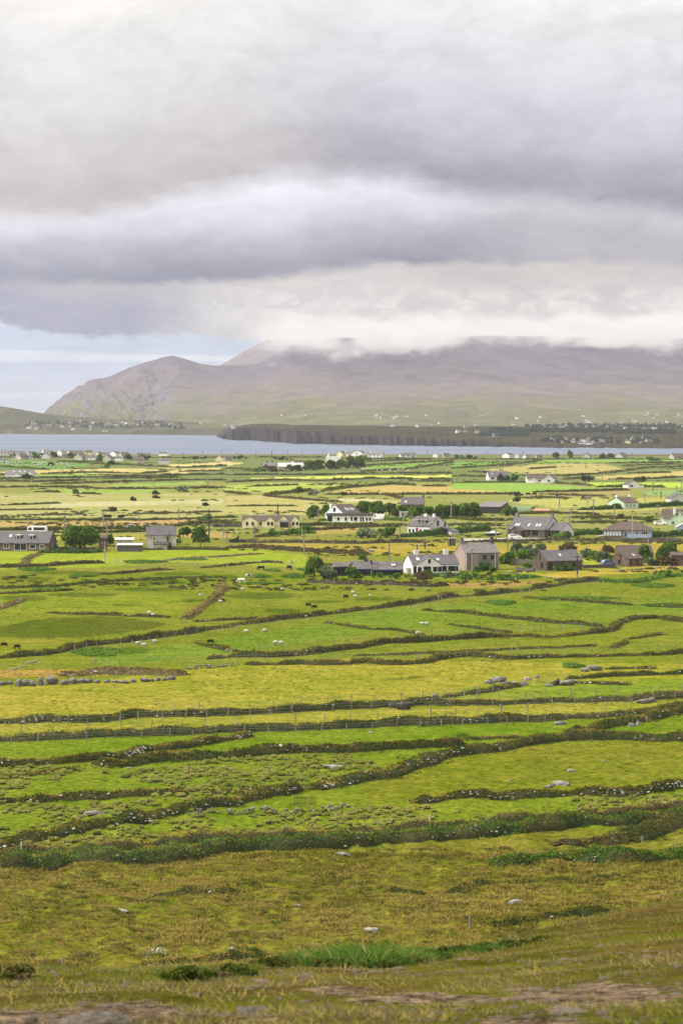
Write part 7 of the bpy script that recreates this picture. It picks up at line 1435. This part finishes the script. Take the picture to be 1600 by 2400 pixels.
def spots(n, y0, y1, seed, x0=-80, x1=1680, even=1.0):
    """random ground points between two photo rows, even in ground area; returns x, y and the photo pixel"""
    r = np.random.default_rng(seed); d0, d1 = 38*F/(y1-YH), 38*F/(y0-YH); d = np.sqrt(r.uniform(d0*d0, d1*d1, n)); px = r.uniform(x0, x1, n); x = (px-800)/F*d; z = H(x, d); return x, d, z, px, YH+F*(CZ-z)/d, r
TUSS = tussock_meshes(5, 70, 50); MOOR = clump_meshes('moor', 4, 30, .34, .42, .05, .8, 60); TUF = clump_meshes('bank', 3, 22, .34, .40, .07, .7, 70)
def tussock_zone(px, py):
    z = inpoly(px, py, [(-200,1800),(230,1796),(700,1770),(800,1772),(1000,1770),(740,1845),(600,1875),(440,1900),(-200,1985)])|inpoly(px, py, [(-200,1990),(440,1905),(840,1895),(980,1890),(1560,1858),(1680,1850),(1680,1880),(1200,1925),(900,1960),(-200,2010)])
    return z
x, y, z, px, py, r = spots(8000, 1770, 2010, 1); k = tussock_zone(px, py) & (fbm(x/5, y/7, 3, 201) > -.12); scatter('tussock_grass', 'grey-green grass tussocks', 'grass', np.stack([x, y, z], 1)[k], np.clip(np.exp(r.normal(-.62, .38, k.sum())), .2, 1.15), TUSS, 1, 1.0)
x, y, z, px, py, r = spots(15000, 1985, 2290, 2); k = (py > 2000) | (fbm(x/3, y/4, 2, 210) > .1); scatter('moor_grass', 'rough tawny grass on the slope', 'grass', np.stack([x, y, z], 1)[k], r.uniform(.5, 1.35, k.sum())*(1+.5*fbm(x/6, y/8, 2, 205)[k]), MOOR, 2, .8)
x, y, z, px, py, r = spots(9000, 1985, 2290, 6); k = fbm(x/3.5+4, y/5, 3, 214) > .10; scatter('hollow_grass', 'darker green growth in the hollows of the slope', 'grass', np.stack([x, y, z], 1)[k], r.uniform(.5, 1.2, k.sum()), clump_meshes('scrub', 3, 24, .34, .42, .07, .8, 75)+TUF[:1], 6, .7)
x, y, z, px, py, r = spots(22000, 1340, 1900, 3); k = fbm(x/14, y/30, 3, 212)+.5*fbm(x/3, y/5, 2, 213) > .02; scatter('pasture_grass', 'tufts of grass in the pastures', 'grass', np.stack([x, y, z], 1)[k], r.uniform(.25, .85, k.sum()), TUF+MOOR[:2], 3, .6)
LOWB = bush_meshes('heath', 3, 150, 80)+bush_meshes('bank', 2, 150, 90)+bush_meshes('brown', 2, 150, 95)
def clear_of_things(x, y, pad=1.5):
    ok = np.ones(len(x), bool)
    for o in SC.objects:
        if o.parent is None and o.type == 'EMPTY' and o.get('category') in ('house', 'shed', 'barn', 'car', 'van', 'bus', 'boat', 'kiosk', 'table'):
            if o.location.y < 2400: ok &= (x-o.location.x)**2+(y-o.location.y-(4 if o['category'] in ('house', 'barn') else 0))**2 > (10.5+pad if o['category'] in ('house', 'barn') else 4+pad)**2
    return ok
x, y, z, px, py, r = spots(9000, 1205, 1385, 4); k = (fbm(x/30, y/16, 4, 221) > .10) & clear_of_things(x, y) & ~inpoly(px, py, [(-200,1292),(720,1292),(720,1360),(-200,1345)]); scatter('scrub', 'low scrub and bracken between the houses', 'scrub', np.stack([x, y, z-.1], 1)[k], r.uniform(.5, 1.5, k.sum()), LOWB, 4, .6)
x, y, z, px, py, r = spots(9000, 1078, 1205, 5); k = (fbm(x/60, y/26, 4, 231) > .33) & clear_of_things(x, y); scatter('far_scrub', 'low scrub of the far fields', 'scrub', np.stack([x, y, z-.1], 1)[k], r.uniform(.8, 2.4, k.sum()), LOWB, 5, .5)
# ------------------------------------------------------------------ the ledge in front of the camera
def near_pts(n, px0, px1, dmin, dmax, seed):
    r = np.random.default_rng(seed); px = r.uniform(px0, px1, n); d = r.uniform(dmin, dmax, n); x = (px-800)/F*d; z = H(x, d); return x, d, z, px, YH+F*(CZ-z)/d, r
FINE = clump_meshes('blade', 3, 40, .085, .05, .006, .9, 110); FINE2 = clump_meshes('tan', 1, 34, .075, .05, .006, .9, 120)+clump_meshes('brown', 1, 34, .075, .05, .006, .9, 122)+clump_meshes('moor', 1, 40, .07, .05, .006, 1.0, 125)+clump_meshes('bank', 2, 40, .07, .05, .006, 1.0, 128); LONG = clump_meshes('blade', 3, 26, .26, .07, .017, 1.4, 130)+clump_meshes('tan', 1, 14, .24, .07, .012, 1.4, 135); HEA = bush_meshes('heath', 2, 260, 140)+bush_meshes('brown', 1, 260, 150)
def soil_at(px, py):
    s_ = np.zeros(px.shape)
    for ex, ey, rx, ry in [(300,2376,190,26),(1050,2342,190,16),(1400,2335,210,30),(60,2392,140,22),(790,2322,80,12),(560,2385,80,16),(1250,2395,170,16)]: s_ = np.maximum(s_, 1-((px-ex)/rx)**2-((py-ey)/ry)**2)
    return s_
x, y, z, px, py, r = near_pts(30000, -120, 1720, 6.5, 26, 11); k = (soil_at(px, py)+.6*fbm(x/.12, y/.3, 3, 301) < .15) & (y < crest_d(px)+3); scatter('ledge_grass', 'short grass on the trodden ledge', 'grass', np.stack([x, y, z], 1)[k], r.uniform(.4, 1.5, k.sum())*(1+.6*fbm(x/.25, y/.5, 2, 330)[k]), FINE2, 11, .8)
x, y, z, px, py, r = near_pts(5200, 600, 1300, 13.2, 17.2, 12); c = np.interp(px, [600, 680, 900, 1150, 1300], [2262, 2258, 2258, 2226, 2196]); k = (np.abs(py-c) < np.interp(px, [600, 700, 880, 1000, 1150, 1300], [2, 9, 14, 9, 5, 2])); hk = k & (r.uniform(size=len(k)) < .12); scatter('grass_gap_shade', 'dark cushions added as shade between the tall grass blades', 'grass', np.stack([x, y, z-.02], 1)[hk], r.uniform(.05, .11, hk.sum()), HEA[:2], 17, .8); scatter('long_grass', 'tall lush grass at the edge of the ledge', 'grass', np.stack([x, y, z-.02], 1)[k], r.uniform(.3, .8, k.sum())*np.interp(px[k], [600, 720, 860, 1000, 1300], [.3, .75, .8, .5, .3])*(1+.5*fbm(x/.12, y/.3, 2, 340)[k]), LONG, 12, 1.0)  # dark leaf cushions added as the shade in the gaps of the tall grass
x, y, z, px, py, r = near_pts(7000, -120, 620, 12.0, 15.5, 13); k = fbm(x/.35, y/.6, 3, 311) > -.05; scatter('edge_grass', 'tangled grass along the edge of the ledge', 'grass', np.stack([x, y, z-.02], 1)[k], r.uniform(.10, .26, k.sum()), LONG[:3]+FINE2+clump_meshes('moor', 2, 40, .26, .07, .011, 1.2, 138), 13, .9)
x, y, z, px, py, r = near_pts(2500, -120, 1720, 12.0, 23, 14); k = (((px > 400) & (px < 590) & (np.abs(py-2292) < 12)) | ((px < 60) & (np.abs(py-2292) < 7))); scatter('ledge_heather', 'dark heather cushions on the ledge', 'heather', np.stack([x, y, z], 1)[k], r.uniform(.04, .10, k.sum()), HEA, 14, .9)
M_lrock = mat('ledge_rock', (0.30, 0.24, 0.17), var=.35, scale=9, col2=(0.16, 0.12, 0.08), bump=.008, bscale=30); M_lrock2 = mat('mossy_rock', (0.13, 0.11, 0.08), var=.5, scale=7, col2=(0.26, 0.22, 0.175), bump=.01, bscale=30)
for a in [(716,2296,46,22,'rounded pale stone beside the tall grass'),(460,2334,34,14,'small pale stone at the edge of the bare earth'),(622,2304,64,9,'flat pale stone left of the rounded one'),(770,2324,24,12,'small pale stone right of the rounded one'),(225,2408,170,50,'big mossy grey boulder at the bottom',M_lrock2),(596,2374,100,28,'grey weathered stone half buried in the earth',M_lrock2),(74,2400,34,28,'small grey stone left of the mossy boulder'),(1325,2374,110,16,'flat pale slab in the dark earth'),(1416,2294,38,10,'flat white stone on the far side of the earth patch'),(1306,2320,30,9,'small flat stone above the pale slab'),(1378,2352,30,10,'pale stone at the end of the slab'),(1082,2352,60,10,'low ridge stone in the bare patch'),(940,2345,44,10,'crumbling pale stone in the bare patch'),(1180,2395,26,10,'pale chip of stone at the bottom'),(1240,2385,36,12,'angular pale stone at the bottom'),(934,2272,28,9,'grey stone below the tall grass'),(710,2350,36,8,'flat sandy stone in the earth'),(120,2400,40,16,'sandy stone beside the mossy boulder'),(1010,2330,30,8,'pale fragment at the top of the bare patch'),(1150,2345,40,9,'long pale fragment in the bare patch')]: rock(a[0], a[1], a[2], a[3], a[4], a[5] if len(a) > 5 else M_lrock, 3, 'stones on the ledge', sink=.35)
r9 = random.Random(77)
x, y, z, px, py, r = near_pts(6000, -100, 1700, 7, 13.5, 15); k = soil_at(px, py)+.5*fbm(x/.15, y/.3, 3, 350) > .05; PEB = [rock_mesh(40+i, M_lrock, 1, .7) for i in range(3)]; scatter('gravel', 'small stones in the bare earth', 'gravel', np.stack([x, y, z], 1)[k], r.uniform(.003, .011, k.sum())*(1+1.8*(r.uniform(size=k.sum()) > .95)), PEB, 15, .7)
# white flowers by the weathered post
g = G(375, 2240); rr = np.random.default_rng(5); c = np.stack([rr.normal(0, .45, 90), rr.normal(0, .5, 90), rr.uniform(.25, .55, 90)], 1); v, f = tris(c, .035, .9, rr); me = mesh_np('blossom', v, f); M_fl = mat('white_petal', (.8, .8, .76), var=.05); o = empty('wild_flowers', g); tag(o, 'white wild flowers beside the weathered post', 'flowers'); link('blossom', me, M_fl, o); v, f = blades(c*np.array([1, 1, 0])-np.array([0, 0, .05]), .45, .02, .3, rr); link('stems', mesh_np('stems', v, f), FM['blade'], o)
